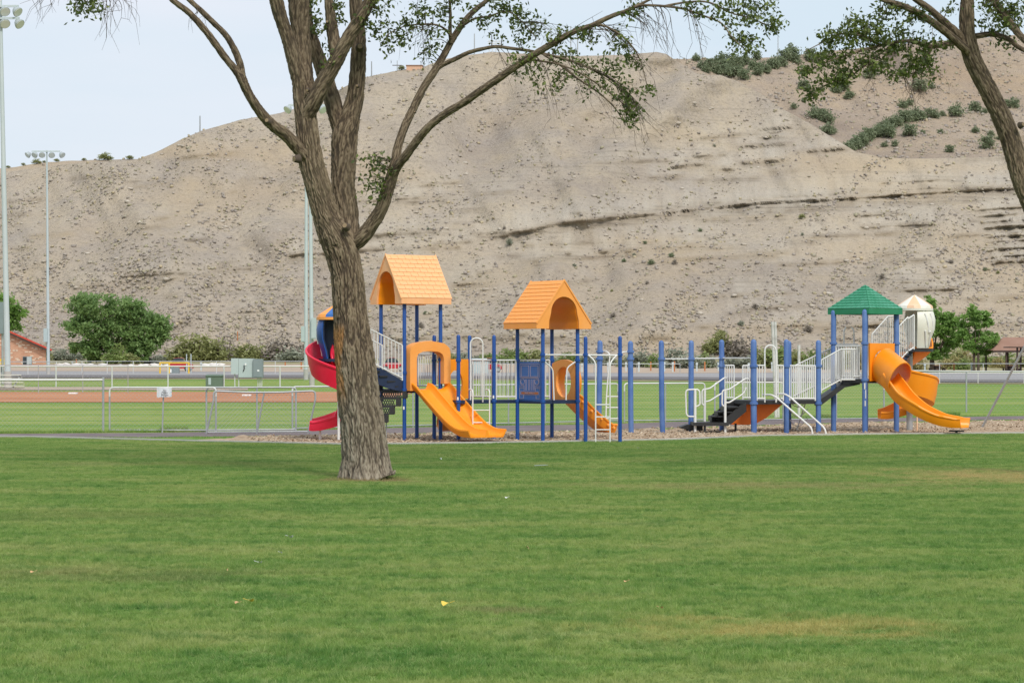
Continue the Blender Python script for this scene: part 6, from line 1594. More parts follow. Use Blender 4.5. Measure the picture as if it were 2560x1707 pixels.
fence('far grey fence on the far side of the lot at left', [(-700, 226), (150, 226), (190, 238), (900, 238)], 1.22, .032, M['galv'], M['galv_light'], post_px=[-600, -500, -400, -300, -200, -100, 0, 70, 141, 205, 268, 333, 400, 470, 541, 615, 688, 760, 830], wire=False)
fence('thin posted fence at the infield edge', [(-200, 127), (320, 127)], 1.45, .020, M['galv'], M['galv'], post_px=[-200, -20, 96, 207, 320], pitch=.3)
fence('chain link fence on the far side of the lot at right', [(2270, 240), (2700, 240), (3000, 240)], .98, .030, M['galv'], M['galv_light'], post_px=[2349, 2458, 2570, 2700], wire=False)
fence('low white topped fence along the lot edge at right', [(2140, 163), (2416, 163), (3000, 163)], .72, .03, M['galv_light'], M['galv_light'], post_px=[2240, 2349, 2445, 2560, 2680], pitch=.3)
fence('tall chain link fence ending right of the orange slides', [(2200, 92), (2416, 88.5), (2900, 87)], 1.47, .028, M['galv_light'], M['galv'], post_px=[2416, 2700, 2900], pitch=.16)
fence('low orange and white rail fence seen through the left tower', [(850, 236), (1700, 232)], 1.0, .028, M['galv_light'], M['galv'], spacing=4.2, wire=False)

# sign
so = GP(383, 64.4); sg = thing('sign', so, 'white sign reading No Public Access on the fence panel', 'sign')
MB().tube([P(405.5, 1082, 64.4) - Vector((0, 0, .05)), P(408.5, 990, 64.4)], .02, 8).build('sign_post', M['galv'], sg, 60)
w0, w1, zt_, zb_ = P(392, 0, 64.35).x, P(429, 0, 64.35).x, P(0, 968.5, 64.35).z, P(0, 994, 64.35).z
N_ = 10; secs = []
for k in range(N_ + 1):
    x = w0 + (w1 - w0) * k / N_; y = 64.33 + .025 * math.cos(k / N_ * 6.0) + .012 * math.sin(k * 1.9)
    lo = zb_ + (.05 if k in (0, 1) else .02) * (1 - abs(k / N_ - .4) * 1.2) * -1 + .03
    secs.append([(x, y, lo), (x, y, zt_ + .008 * math.sin(k * 1.3)), (x, y + .006, zt_ + .008 * math.sin(k * 1.3)), (x, y + .006, lo)])
def sign_mat():
    m, n, l, b = new_mat('printed sign sheet')
    ob = n.new('ShaderNodeTexCoord').outputs['Generated']
    s = n.new('ShaderNodeSeparateXYZ'); l.new(ob, s.inputs[0])
    ex = _math(n, l, 'ABSOLUTE', _math(n, l, 'SUBTRACT', s.outputs[0], .5))
    k = _ramp(n, l, ex, [(.34, (0,)*3), (.42, (.8,)*3)])
    nz = _noise(n, l, _map(n, l, ob, (6, 1, 7)), 1.0, 3)
    colr = _ramp(n, l, nz, [(.36, (.25, .38, .48)), (.46, (.62, .70, .70)), (.56, (.66, .60, .58)), (.64, (.55, .38, .40)), (.7, (.30, .33, .30))])
    l.new(_mix(n, l, k, (.70, .72, .74), colr), b.inputs['Base Color']); b.inputs['Roughness'].default_value = .45
    return m
brd = MB().loft(secs).build('sign_board', sign_mat(), sg, 60)
for txt, py, sz in (('No', 975.6, .068), ('Public', 981.4, .068), ('Access', 987.2, .068)):
    text_mesh('lettering', txt, sz, P(412, py, 64.27), (1, 0, 0), (0, 0, 1), M['ink'], brd, .004)

# flood light poles
def flood_lamp(par, p, s, yaw):
    """bowl shaped floodlight hanging from a bar"""
    c = Vector(p); d = Vector((math.sin(yaw) * .8, -math.cos(yaw) * .8, -.62)).normalized()
    prof = [(-.42, .10), (-.34, .20), (-.15, .36), (.08, .46), (.22, .50), (.26, .50)]
    o = MB().tube([c + Vector((0, 0, -.42 * s)) + d * (a * s) for a, _ in prof], [r_ * s for _, r_ in prof], 14).build('floodlight', M['lamp'], par, 50)
    MB().tube([c + Vector((0, 0, -.42 * s)) + d * (.262 * s), c + Vector((0, 0, -.42 * s)) + d * (.30 * s)], .44 * s, 14).build('lens', M['lamp_glass'], o, 50)
    MB().tube([c, c + Vector((0, 0, -.25 * s))], .05 * s, 6).build('bracket', M['galv'], o, 50)
def light_pole(label, base, top, r0, r1, bars, lamps, box=None, conc=None):
    root = thing('light_pole', base, label, 'light pole', 'floodlight poles'); b, t = Vector(base), Vector(top)
    hc_ = conc or .8
    MB().tube([b - Vector((0, 0, .2)), b.lerp(t, hc_ / (t - b).length)], r0 * 1.25, 14).build('concrete_foot', M['concrete'], root, 50)
    n = 9; MB().tube([b.lerp(t, hc_ / (t - b).length + (1 - hc_ / (t - b).length) * k / n) for k in range(n + 1)], [r0 + (r1 - r0) * k / n for k in range(n + 1)], 14).build('pole', M['pole'], root, 50)
    for (x0, x1, z) in bars: MB().beam((x0, t.y - .15, z), (x1, t.y - .15, z), .10, .12).build('cross_bar', M['pole'], root, 30)
    for (x, z, s, yaw) in lamps: flood_lamp(root, (x, t.y - .2, z), s, yaw)
    if box:
        x, z, w, h = box; o = MB().box((x, b.y - .25, z), (w, .28, h)).build('electrical_box', M['cab'], root, 30)
        MB().box((x, b.y - .40, z), (w * .86, .02, h * .92)).build('box_door', M['cab'], o, 30)
    return root
kk = lambda Y: Y / FPX
Y1 = 142.0; tz = lambda py, Y: P(0, py, Y).z; tx = lambda px, Y: P(px, 0, Y).x
light_pole('near tall light pole at the left edge with two rows of floodlights', GP(20, Y1), P(0, -20, Y1), .175, .10, [(tx(-60, Y1), tx(48, Y1), tz(17, Y1)), (tx(-60, Y1), tx(50, Y1), tz(47, Y1))],
           [(tx(13, Y1), tz(17, Y1), .62, .5), (tx(43, Y1), tz(18, Y1), .62, 1.0), (tx(13, Y1), tz(47, Y1), .62, .5), (tx(48, Y1), tz(48, Y1), .62, 1.0), (tx(-25, Y1), tz(17, Y1), .62, -.4), (tx(-25, Y1), tz(47, Y1), .62, -.4)], None, 1.0)
Y2 = 228.0
light_pole('distant light pole with five floodlights left of the large round tree', GP(121, Y2), P(117, 376, Y2), .15, .075, [(tx(80, Y2), tx(151, Y2), tz(379, Y2))],
           [(tx(72, Y2), tz(380, Y2), .62, -.9), (tx(89, Y2), tz(380, Y2), .62, -.5), (tx(106, Y2), tz(380, Y2), .60, .2), (tx(130, Y2), tz(380, Y2), .62, .3), (tx(155, Y2), tz(380, Y2), .62, .9)], (tx(115.5, Y2), tz(838, Y2), 10 * kk(Y2), 34 * kk(Y2)))
Y3 = 186.0
light_pole('left one of the twin light poles beside the tree trunk', GP(765, Y3), P(766, 262, Y3), .15, .10, [(tx(735, Y3), tx(800, Y3), tz(270, Y3))], [(tx(755, Y3), tz(270, Y3), .6, -.6), (tx(775, Y3), tz(270, Y3), .6, .3)], (tx(758, Y3), tz(835, Y3), 9 * kk(Y3), 39 * kk(Y3)))
Y4 = 152.0
light_pole('right one of the twin light poles beside the tree trunk', GP(780, Y4), P(774, 255, Y4), .135, .09, [(tx(722, Y4), tx(812, Y4), tz(264, Y4))], [(tx(722, Y4), tz(264, Y4), .55, -.7), (tx(806, Y4), tz(264, Y4), .55, .7)], (tx(785.5, Y4), tz(821, Y4), 13 * kk(Y4), 52 * kk(Y4)))

# electrical cabinet on legs, green transformer box
Ye = 149.0; e0 = GP(620, Ye)
ec = thing('electrical_cabinet', e0, 'grey electrical cabinet on thin legs left of the tree trunk', 'electrical cabinet')
bx = lambda a, b, c, d, y, dp: (((tx(a, Ye) + tx(b, Ye)) / 2, Ye + y, (tz(c, Ye) + tz(d, Ye)) / 2), (tx(b, Ye) - tx(a, Ye), dp, tz(c, Ye) - tz(d, Ye)))
MB().box(*bx(578.5, 597, 895.5, 935, 0, .40)).build('cabinet_section', M['cab'], ec, 30)
mid_ = MB().box(*bx(597.5, 636, 896, 943, 0, .40)).build('cabinet_section', M['cab'], ec, 30)
rt = MB().box(*bx(634, 658.5, 897, 943.5, -.16, .5)).build('cabinet_section', M['cab_dark'], ec, 30)
MB().box(*bx(636, 656.5, 899, 941.5, -.42, .02)).build('cabinet_door', M['cab_dark'], rt, 30)
MB().box(*bx(645, 650, 924, 928, -.435, .012)).build('warning_label', M['litter'], rt, 30)
MB().tube([(tx(611, Ye), Ye - .24, tz(913, Ye)), (tx(612, Ye), Ye - .26, tz(921, Ye)), (tx(609, Ye), Ye - .26, tz(928, Ye))], .03, 8).build('switch_handle', M['black'], mid_, 60)
MB().box(*bx(613, 617, 908, 913, -.22, .04)).build('meter', M['litter'], mid_, 30)
for px in (587, 597): MB().tube([(tx(px, Ye), Ye, gz(Ye) - .1), (tx(px, Ye), Ye, tz(935, Ye))], .035, 8).build('leg', M['galv_light'], ec, 60)
for px in (645, 648.5, 652, 655): MB().tube([(tx(px, Ye), Ye - .1, gz(Ye) - .1), (tx(px, Ye), Ye - .1, tz(943, Ye))], .025, 8).build('conduit', M['galv_light'], ec, 60)
g0 = GP(537, Ye); tb_ = thing('transformer_box', g0, 'squat green transformer box on the grass left of the grey cabinet', 'utility box')
zt2 = tz(938, Ye); w2 = tx(559, Ye) - tx(517, Ye)
MB().box((g0.x, Ye, (zt2 + gz(Ye)) / 2 - .03), (w2, .75, zt2 - gz(Ye) - .06)).build('box_body', M['box_green'], tb_, 30)
MB().prism([(g0.x - w2/2 - .02, Ye - .42, zt2 - .06), (g0.x + w2/2 + .02, Ye - .42, zt2 - .06), (g0.x + w2/2 + .02, Ye + .42, zt2 + .02), (g0.x - w2/2 - .02, Ye + .42, zt2 + .02)], (0, 0, .05)).build('box_lid', M['box_green'], tb_, 30)
MB().box((g0.x - w2 * .26, Ye - .385, (zt2 + gz(Ye)) / 2 - .02), (.16, .02, .42)).build('warning_label', M['cab'], tb_, 30)

# bleachers
bb = GP(20, 138.0); bl = thing('bleachers', bb, 'low stepped bench bleachers at the left edge by the light pole foot', 'bleachers')
for k in range(4):
    z = .22 + k * .20; y = 137.2 + k * .6; x1 = tx(68 - k * 8, 138)
    MB().box(((tx(-120, 138) + x1) / 2, y, gz(138) + z), (x1 - tx(-120, 138), .26, .045)).build('bench_board', M['bench'], bl, 30)
    MB().box(((tx(-120, 138) + x1) / 2, y + .3, gz(138) + z - .12), (x1 - tx(-120, 138), .2, .03)).build('foot_board', M['bench'], bl, 30)
for px in (-80, -20, 40):
    x = tx(px, 138); MB().beam((x, 137.1, gz(138) + .1), (x, 139.2, gz(138) + .78), .05, .05).beam((x, 139.1, gz(138) - .05), (x, 139.1, gz(138) + .78), .05, .05).beam((x, 137.2, gz(138) - .05), (x, 137.2, gz(138) + .2), .05, .05).build('frame', M['galv'], bl, 30)

# brick building with a red roof
Yb = 306.0; b0 = GP(40, Yb); bd = thing('brick_building', b0, 'brick building with red sloping roof edge at the left behind the light poles', 'building')
def brick_mat():
    m, n, l, b = new_mat('mottled brick')
    ob = _obj(n); mp = _map(n, l, ob, (1, 1, 1), (R(90), 0, 0))
    t = n.new('ShaderNodeTexBrick'); l.new(mp, t.inputs['Vector'])
    t.inputs['Scale'].default_value = 1.0; t.inputs['Brick Width'].default_value = .42; t.inputs['Row Height'].default_value = .17; t.inputs['Mortar Size'].default_value = .012
    t.inputs['Color1'].default_value = (.46, .235, .145, 1); t.inputs['Color2'].default_value = (.56, .32, .205, 1); t.inputs['Mortar'].default_value = (.40, .30, .22, 1)
    l.new(t.outputs['Color'], b.inputs['Base Color']); b.inputs['Roughness'].default_value = .9
    return m
M['brick'] = brick_mat()
xl, xr = tx(-260, Yb), tx(115, Yb); zb0 = gz(Yb); ze = tz(873, Yb); slope_ = (tz(827, Yb) - tz(873, Yb)) / (tx(27, Yb) - tx(132, Yb)); xm = tx(-90, Yb)
zr_ = ze + slope_ * (xm - tx(132, Yb))
MB().prism([(xl, Yb, zb0 - .2), (xr, Yb, zb0 - .2), (xr, Yb, ze + slope_ * (xr - tx(132, Yb)) - .2), (xm, Yb, zr_ - .2), (xl, Yb, ze)], (-2.3, 10, 0)).build('wall', M['brick'], bd, 20)
ro = MB().prism([(xm, Yb - .7, zr_ - .2), (tx(132, Yb), Yb - .7, ze - .2), (tx(132, Yb), Yb - .7, ze), (xm, Yb - .7, zr_)], (-2.5, 11, 0)).prism([(xm - .004, Yb - .7, zr_), (xl - 1, Yb - .7, ze - .1), (xl - 1, Yb - .7, ze - .3), (xm - .004, Yb - .7, zr_ - .2)], (-2.5, 11, 0)).build('roof', M['red_metal'], bd, 20)
MB().beam((xm + .02, Yb - .74, zr_ - .34), (tx(129, Yb), Yb - .74, ze - .31), .05, .20).build('fascia_board', M['wood_dark'], ro, 20)
# light bricks standing proud of the gable
rb2 = random.Random(7); bme = shared('wallbrick', lambda: local_mesh(MB().box((0, 0, 0), (.40, .05, .155)), 'brick', painted('pale brick', (.62, .50, .38), .9)))
for k in range(70):
    x = rb2.uniform(tx(-30, Yb), tx(108, Yb)); zmax = ze + slope_ * (x - tx(132, Yb)) - .5
    z = zmax - rb2.random() ** 1.6 * (zmax - zb0 - .3)
    if z > zb0 + .2: put('brick', bme, [c for c in bd.children if c.name.startswith('wall')][0], Matrix.Translation((x, Yb - .01, zb0 + round((z - zb0) / .17) * .17)))
wi = MB().box(((tx(57, Yb) + tx(80, Yb)) / 2, Yb - .02, (tz(891, Yb) + tz(911, Yb)) / 2), (tx(80, Yb) - tx(57, Yb), .10, tz(891, Yb) - tz(911, Yb))).build('window', M['cab_dark'], bd, 30)
for a_, b_ in ((58, 66.5), (68, 79)): MB().box(((tx(a_, Yb) + tx(b_, Yb)) / 2, Yb - .08, (tz(892, Yb) + tz(910, Yb)) / 2), (tx(b_, Yb) - tx(a_, Yb), .03, tz(892, Yb) - tz(910, Yb))).build('pane', M['glass_dark'] if a_ < 60 else M['cab'], wi, 30)
# notice board on the near pole, yellow tank
nb = thing('scoreboard', GP(-6, 160.0), 'dark grey board behind the near light pole at the left edge', 'scoreboard')
MB().box((tx(0, 160), 160, (tz(755, 160) + tz(834, 160)) / 2), (tx(9, 160) - tx(-9, 160), .3, tz(755, 160) - tz(834, 160))).build('board', M['cab_dark'], nb, 30)
for px in (-6, 5): MB().tube([(tx(px, 160), 160.2, gz(160)), (tx(px, 160), 160.2, tz(800, 160))], .08, 8).build('post', M['galv'], nb, 60)
yt = thing('equipment_box', GP(2, 250.0), 'yellow orange machine partly cut off at the left edge by the lot', 'equipment')
MB().box((tx(0, 250), 250, (tz(897, 250) + tz(914, 250)) / 2), (tx(10, 250) - tx(-24, 250), 1.0, tz(897, 250) - tz(914, 250))).build('body', M['yellow'], yt, 30)
for px in (-16, 4): MB().box((tx(px, 250), 250, (gz(250) + tz(914, 250)) / 2), (.14, .8, tz(914, 250) - gz(250))).build('leg', M['black'], yt, 30)

# yellow pipe barrier, grey box behind it
Yy = 236.0; yb2 = thing('pipe_barrier', GP(437, Yy), 'yellow pipe barrier around a grey box on the far side of the lot', 'barrier')
for a_, b_ in ((400, 472),): MB().tube([(tx(a_, Yy), Yy, tz(907, Yy)), (tx(b_, Yy), Yy, tz(907, Yy))], .07, 8).build('rail', M['yellow'], yb2, 60)
for px in (400, 423, 472): MB().tube([(tx(px, Yy), Yy, gz(Yy) - .1), (tx(px, Yy), Yy, tz(906, Yy))], .08, 8).build('post', M['yellow'], yb2, 60)
gb = thing('utility_box', GP(437, Yy + 2), 'small dark grey box behind the yellow pipe barrier', 'utility box')
MB().box((tx(437, Yy + 2), Yy + 2, (gz(Yy) + tz(918, Yy)) / 2), (22 * kk(Yy), .8, tz(918, Yy) - gz(Yy))).build('body', M['cab_dark'], gb, 30)
MB().box((tx(428.5, Yy + 2), Yy + 1.56, (gz(Yy) + tz(920, Yy)) / 2), (4 * kk(Yy), .05, .35)).build('warning_label', M['litter'], gb, 30)
for px, py, Y in ((466.5, 885, 240), (477.5, 885, 240)):
    o = thing('white_post', GP(px, Y), 'slim white post right of the yellow pipe barrier', 'post', 'slim posts by the barrier'); MB().tube([GP(px, Y), (tx(px, Y), Y, tz(py, Y))], .05, 8).build('post', M['pole'], o, 60)
# parked red cars
def car(px, Y, label, L=4.1, mat='car_red'):
    c = GP(px, Y, .02); root = thing('parked_car', c, label, 'car', 'parked red cars'); W_ = .85
    body = [(-L/2, .32), (-L/2 + .02, .62), (-L/2 + .25, .86), (-L*.24, .96), (L*.20, .94), (L/2 - .18, .84), (L/2, .60), (L/2, .32)]
    MB().loft([[(c.x + x, c.y - W_ * s_, c.z + (z if z < .4 else z - (.0 if abs(s_) < .98 else .03))) for x, z in body] for s_ in (-1, -.9, .9, 1)]).build('body', M[mat], root, 30)
    cab = [(-L*.36, .90), (-L*.27, 1.38), (-L*.06, 1.47), (L*.10, 1.42), (L*.24, .90)]
    ca = MB().loft([[(c.x + x, c.y - .70 * s_ * (1 if z < 1 else .86), c.z + z) for x, z in cab] for s_ in (-1, 1)]).build('cabin', M['glass_dark'], root, 30)
    MB().prism([(c.x - L*.275, c.y - .62, c.z + 1.40), (c.x - L*.06, c.y - .62, c.z + 1.475), (c.x + L*.11, c.y - .62, c.z + 1.44), (c.x + L*.11, c.y + .62, c.z + 1.44), (c.x - L*.06, c.y + .62, c.z + 1.475), (c.x - L*.275, c.y + .62, c.z + 1.40)], (0, 0, .03)).build('roof', M[mat], ca, 30)
    for x in (-L*.31, L*.31):
        for s_ in (-1, 1):
            w_ = MB().tube([(c.x + x, c.y + s_ * .70, c.z + .31), (c.x + x, c.y + s_ * .90, c.z + .31)], .31, 16).build('wheel', M['tyre'], root, 40)
            MB().tube([(c.x + x, c.y + s_ * .905, c.z + .31), (c.x + x, c.y + s_ * .915, c.z + .31)], .18, 12).build('rim', M['galv'], w_, 40)
    return root
car(452, 262.0, 'red parked car behind the yellow pipe barrier', 2.6)
car(984, 262.0, 'dark red parked car seen through the stair railing', 2.6)
car(1228, 250.0, 'small dark red parked car seen through the bridge railing', 2.2)
wt = thing('storage_box', GP(1195, 240.0), 'pale grey box with a blue lid seen through the bridge railing', 'storage box')
MB().box((tx(1196, 240), 240, (gz(240) + tz(901, 240)) / 2), (50 * kk(240), 1.2, tz(901, 240) - gz(240))).build('body', M['cab'], wt, 30)
MB().prism([(tx(1170, 240), 239.3, tz(901, 240)), (tx(1222, 240), 239.3, tz(901, 240)), (tx(1216, 240), 239.6, tz(896, 240)), (tx(1176, 240), 239.6, tz(896, 240))], (0, 1.1, 0)).build('lid', M['pole'], wt, 30)

# pedestals and stakes along the far side of the lot
ped = []
for k, (px, y0, y1, kind) in enumerate([(1597, 905, 931, 'p'), (1661, 904, 930, 'p'), (1682, 905, 931, 'p'), (1742, 906, 930, 'p'), (1796, 906, 928, 'p'), (1455, 908, 931, 'p'), (1520, 906, 932, 'p'), (1565, 905, 929, 'p'), (1872, 907, 929, 'p'), (2312, 908, 931, 'p'), (2429, 906, 930, 'p'), (181, 903, 914, 'p'), (503, 905, 928, 'p'), (1930, 905, 929, 'p'),
                                    (1627, 904, 928, 's'), (1686, 903, 930, 's'), (1762, 904, 929, 's'), (2385, 907, 929, 's'), (191, 898, 912, 's'), (753, 905, 924, 's'), (713, 905, 918, 's')]):
    Y = gYf(y1); c = GP(px, Y); h = (y1 - y0) * kk(Y)
    if kind == 'p':
        nxt = 'left of the faded ladder posts' if px < 1600 and px > 1300 else ('behind the chinning bars' if px < 1850 and px > 1300 else ('behind the white ramp railing' if px < 2100 and px > 1300 else ('near the shade trees' if px > 2100 else ('by the large round tree' if px < 300 else 'behind the grey cabinet'))))
        o = thing('power_pedestal', c, 'pale power pedestal at the lot edge ' + nxt, 'pedestal', 'power pedestals ' + nxt)
        MB().box((c.x, c.y, c.z + h * .46), (.16, .16, h * .92)).build('body', M['pole'], o, 30); MB().box((c.x, c.y - .02, c.z + h * .86), (.22, .24, h * .28)).build('head', M['pole'], o, 30)
    else:
        nxt = 'behind the chinning bars' if 1600 < px < 1850 else ('near the shade trees' if px > 2100 else ('by the large round tree' if px < 300 else 'by the twin light poles'))
        o = thing('marker_stake', c, 'short orange brown stake at the lot edge ' + nxt, 'stake', 'marker stakes ' + nxt)
        MB().box((c.x, c.y, c.z + h * .5 - .05), (.14, .12, h + .1)).build('stake', M['rust'], o, 30)
for px in (2337,):
    c = GP(px, 255); 
# picnic tables
def picnic(px, Y, label, L=1.8, mat='shingle_brown'):
    c = GP(px, Y); root = thing('picnic_table', c, label, 'picnic table', 'picnic tables')
    MB().box((c.x, c.y, c.z + .74), (.75, L, .06)).build('table_top', M[mat], root, 30)
    for s_ in (-1, 1): MB().box((c.x + s_ * .68, c.y, c.z + .45), (.26, L, .05)).build('bench', M['wood_dark'], root, 30)
    for y in (-.6, .6):
        MB().box((c.x, c.y + y, c.z + .36), (.5, .08, .72)).build('leg', M['wood_dark'], root, 30)
        for s_ in (-1, 1): MB().box((c.x + s_ * .68, c.y + y, c.z + .21), (.16, .08, .46)).build('leg', M['wood_dark'], root, 30)
picnic(2343, 252.0, 'brown picnic table beside the trunk of the shade tree')
picnic(2528, 250.0, 'reddish picnic table under the brown roofed shelter')
# shelters
Ys = 258.0; s0_ = GP(2530, Ys); sh_ = thing('picnic_shelter', s0_, 'open picnic shelter with brown hipped roof at the right edge', 'shelter', 'picnic shelters')
xa_, xb_ = tx(2468, Ys), tx(2610, Ys); zE, zA = tz(876, Ys), tz(843, Ys)
rf_ = MB().add([(xa_, Ys - 3, zE), (xb_, Ys - 3, zE), (xb_, Ys + 3, zE), (xa_, Ys + 3, zE), (tx(2508, Ys), Ys, zA), (tx(2570, Ys), Ys, zA)], [(0, 1, 5, 4), (1, 2, 5), (2, 3, 4, 5), (3, 0, 4), (3, 2, 1, 0)]).build('roof', M['shingle_brown'], sh_, 20)
for (x0_, x1_, y_) in ((xa_, xb_, Ys - 3), (xa_, xb_, Ys + 3)): MB().box(((x0_ + x1_) / 2, y_, zE - .10), (x1_ - x0_, .10, .19)).build('fascia_board', M['wood_dark'], rf_, 30)
for px, dy in ((2503, -2.6), (2531, 2.4), (2462 + 14, 2.4), (2598, -2.6), (2598, 2.4)):
    MB().box((tx(px, Ys), Ys + dy, (gz(Ys) + zE) / 2 - .05), (.17, .17, zE - gz(Ys) - .1)).build('post', M['wood_dark'], sh_, 30)
sh2 = thing('picnic_shelter', GP(2550, 244.0), 'flat dark roofed shelter in front of the brown hipped one', 'shelter', 'picnic shelters'); Yf = 244.0
MB().box(((tx(2517, Yf) + tx(2640, Yf)) / 2, Yf, tz(868, Yf)), (tx(2640, Yf) - tx(2517, Yf), 3.4, .10)).build('roof', M['wood_dark'], sh2, 30)
for px in (2537, 2556, 2600): MB().box((tx(px, Yf), Yf - (1.2 if px != 2556 else -.8), (gz(Yf) + tz(868, Yf)) / 2 - .03), (.17, .17, tz(868, Yf) - gz(Yf) - .06)).build('post', M['wood_dark'], sh2, 30)
# slanted pole: one leg of a swing frame
Yw = 66.5; w_ = thing('swing_frame', GP(2600, Yw), 'slanting grey steel leg of a swing frame at the right edge', 'swing frame')
MB().tube([PG(2449, 1072, -.1) + Vector((0, 0, 0)), P(2596, 800, Yw)], .034, 10).build('leg', M['galv'], w_, 60)
MB().tube([GP(2740, Yw + .4, -.1), P(2596, 800, Yw)], .034, 10).build('leg', M['galv'], w_, 60)
MB().tube([P(2596, 800, Yw), P(2850, 798, Yw + .6)], .034, 10).build('top_beam', M['galv'], w_, 60)
MB().tube([GP(2735, Yw + .6, -.1), P(2850, 798, Yw + .6)], .034, 10).tube([GP(2990, Yw + .8, -.1), P(2850, 798, Yw + .6)], .034, 10).build('leg', M['galv'], w_, 60)
# weathered white posts behind the deck
for k, (px, dpx, y0, y1, Y, lb) in enumerate(((1931, 9, 804, 1043, 81, 'left of two tall flaking white posts touching behind the low deck'), (1938, 8, 804, 1040, 81.4, 'right of two tall flaking white posts touching behind the low deck'), (1997.5, 0, 862, 1040, 82, 'shorter white post behind the ramp railing'))):
    t_, b_ = P(px, y0, Y), GP(px + dpx, Y, -.1)
    o = thing('white_post', (b_.x, Y, 0), lb, 'post', None); MB().tube([b_, t_], [.05, .047], 10).build('post', M['wood_light'], o, 60)
# bases on the infield, white rocks
for px, py, lb in ((183, 985.5, 'white base on the red infield near the left fence post'), (617, 990.5, 'white base on the red infield behind the bent tube panels')):
    Y = gYf(py); c = GP(px, Y, .03); tag(MB().box((c.x, c.y, c.z + .03), (.42, .42, .07)).build('base_plate', M['litter'], None, 30, loc=c), lb, 'base')
rr_ = random.Random(12)
for k in range(34):
    px = rr_.choice((rr_.uniform(142, 262), rr_.uniform(142, 262), rr_.uniform(270, 440), rr_.uniform(505, 560))); Y = 312 + rr_.uniform(-4, 4); s_ = rr_.uniform(.2, .5)
    me = bpy.data.meshes.new('white_rock'); me.from_pydata([tuple(Vector(v) * s_ * rr_.uniform(.8, 1.2)) for v in (ICO * np.array([1.5, 1, .75])).tolist()], [], ICF.tolist())
    o = link_mesh('white_rock', me, M['stone_white']); o.location = GP(px, Y, .1)
    tag(o, 'pale rock along the far lot edge below the large tree', 'rock', 'pale rocks along the far lot edge')

# ------------------------------------------------------------------ on the skyline
def upole(px, y0, y1, H, label, w=.16, cross=False, grp='thin poles on the ridge'):
    b = H.at(px, y1 + 2); Y = b.y; t = Vector((b.x, Y, tz(y0, Y)))
    o = thing('utility_pole', b, label, 'utility pole', grp); MB().tube([b - Vector((0, 0, 1)), t], [w, w * .7], 6).build('pole', M['galv'], o, 60)
    if cross: MB().box(t - Vector((0, 0, 1.0)), (2.0, .12, .14)).build('cross_arm', M['wood_dark'], o, 30)
upole(500, 290, 328, HF, 'thin pole on the left ridge between the lamp pole and the tree'); upole(929, 154, 191, HF, 'thin pole on the ridge just right of the main trunk')
upole(993, 152, 178, HF, 'short antenna mast left of the orange ridge building', .1, True); upole(1060, 120, 168, HF, 'antenna mast right of the orange ridge building', .12, True); upole(1186, 85, 137, HF, 'thin pole on the ridge left of the lattice frame'); upole(1427, 66, 139, HF, 'tall thin pole on the ridge behind the long branch'); upole(1444, 64, 139, HF, 'second tall thin pole right beside another on the ridge')
upole(1945, 92, 142, HB, 'thin pole in the skyline junipers'); upole(2331, 60, 104, HB, 'thin pole on the right ridge behind the leaves')
lt0 = HF.at(1236, 134); Yl = lt0.y; lt_ = thing('lattice_frame', lt0, 'pale lattice frame of electric gear on the ridge under the branch', 'power structure')
for px in (1223, 1231, 1240, 1248): MB().tube([(tx(px, Yl), Yl, lt0.z - 1), (tx(px, Yl), Yl, tz(101, Yl))], .08, 5).build('upright', M['galv_light'], lt_, 60)
for py in (104, 109): MB().tube([(tx(1219, Yl), Yl, tz(py, Yl)), (tx(1252, Yl), Yl, tz(py, Yl))], .07, 5).build('cross_bar', M['galv_light'], lt_, 60)
ob_ = HF.at(1036, 176); Yo = ob_.y; oh = thing('ridge_building', ob_, 'small pale orange building on the skyline ridge', 'building', 'buildings on the ridge')
MB().prism([(tx(1016, Yo), Yo, ob_.z - 1.5), (tx(1056, Yo), Yo, ob_.z - 1.5), (tx(1056, Yo), Yo, tz(165, Yo)), (tx(1016, Yo), Yo, tz(164.5, Yo))], (0, 4, 0)).build('wall', M['peach_wall'], oh, 30)
MB().box(((tx(1015, Yo) + tx(1057, Yo)) / 2, Yo + 2, tz(164, Yo)), (42.5 * kk(Yo), 4.3, .16)).build('roof', M['shingle_brown'], oh, 30)
for px, w in ((1004, 20), (1057, 10)):
    p = HF.at(px, 177); bush('olive', p, w * kk(p.y), w * kk(p.y) * .8, 'bush on the ridge beside the small orange building', 'bushes by the ridge building')
wb = HB.at(2517, 91); Yw2 = wb.y; wo = thing('ridge_building', wb, 'small white block building on the right skyline', 'building', 'buildings on the ridge')
MB().box((wb.x, Yw2 + 2, (wb.z + tz(78, Yw2)) / 2 - .5), (17 * kk(Yw2), 3, tz(78, Yw2) - wb.z + 1)).build('wall', M['cab'], wo, 30)
MB().box((wb.x, Yw2 + 2, tz(78, Yw2) + .05), (18 * kk(Yw2), 3.2, .12)).build('roof', M['galv_light'], wo, 30)
pp = HF.at(594, 852); o = thing('survey_stake', pp, 'thin orange stake standing on the bank above the olive bushes', 'stake'); MB().tube([pp - Vector((0, 0, .5)), (pp.x, pp.y, tz(828, pp.y))], .08, 6).build('stake', M['rust'], o, 60)

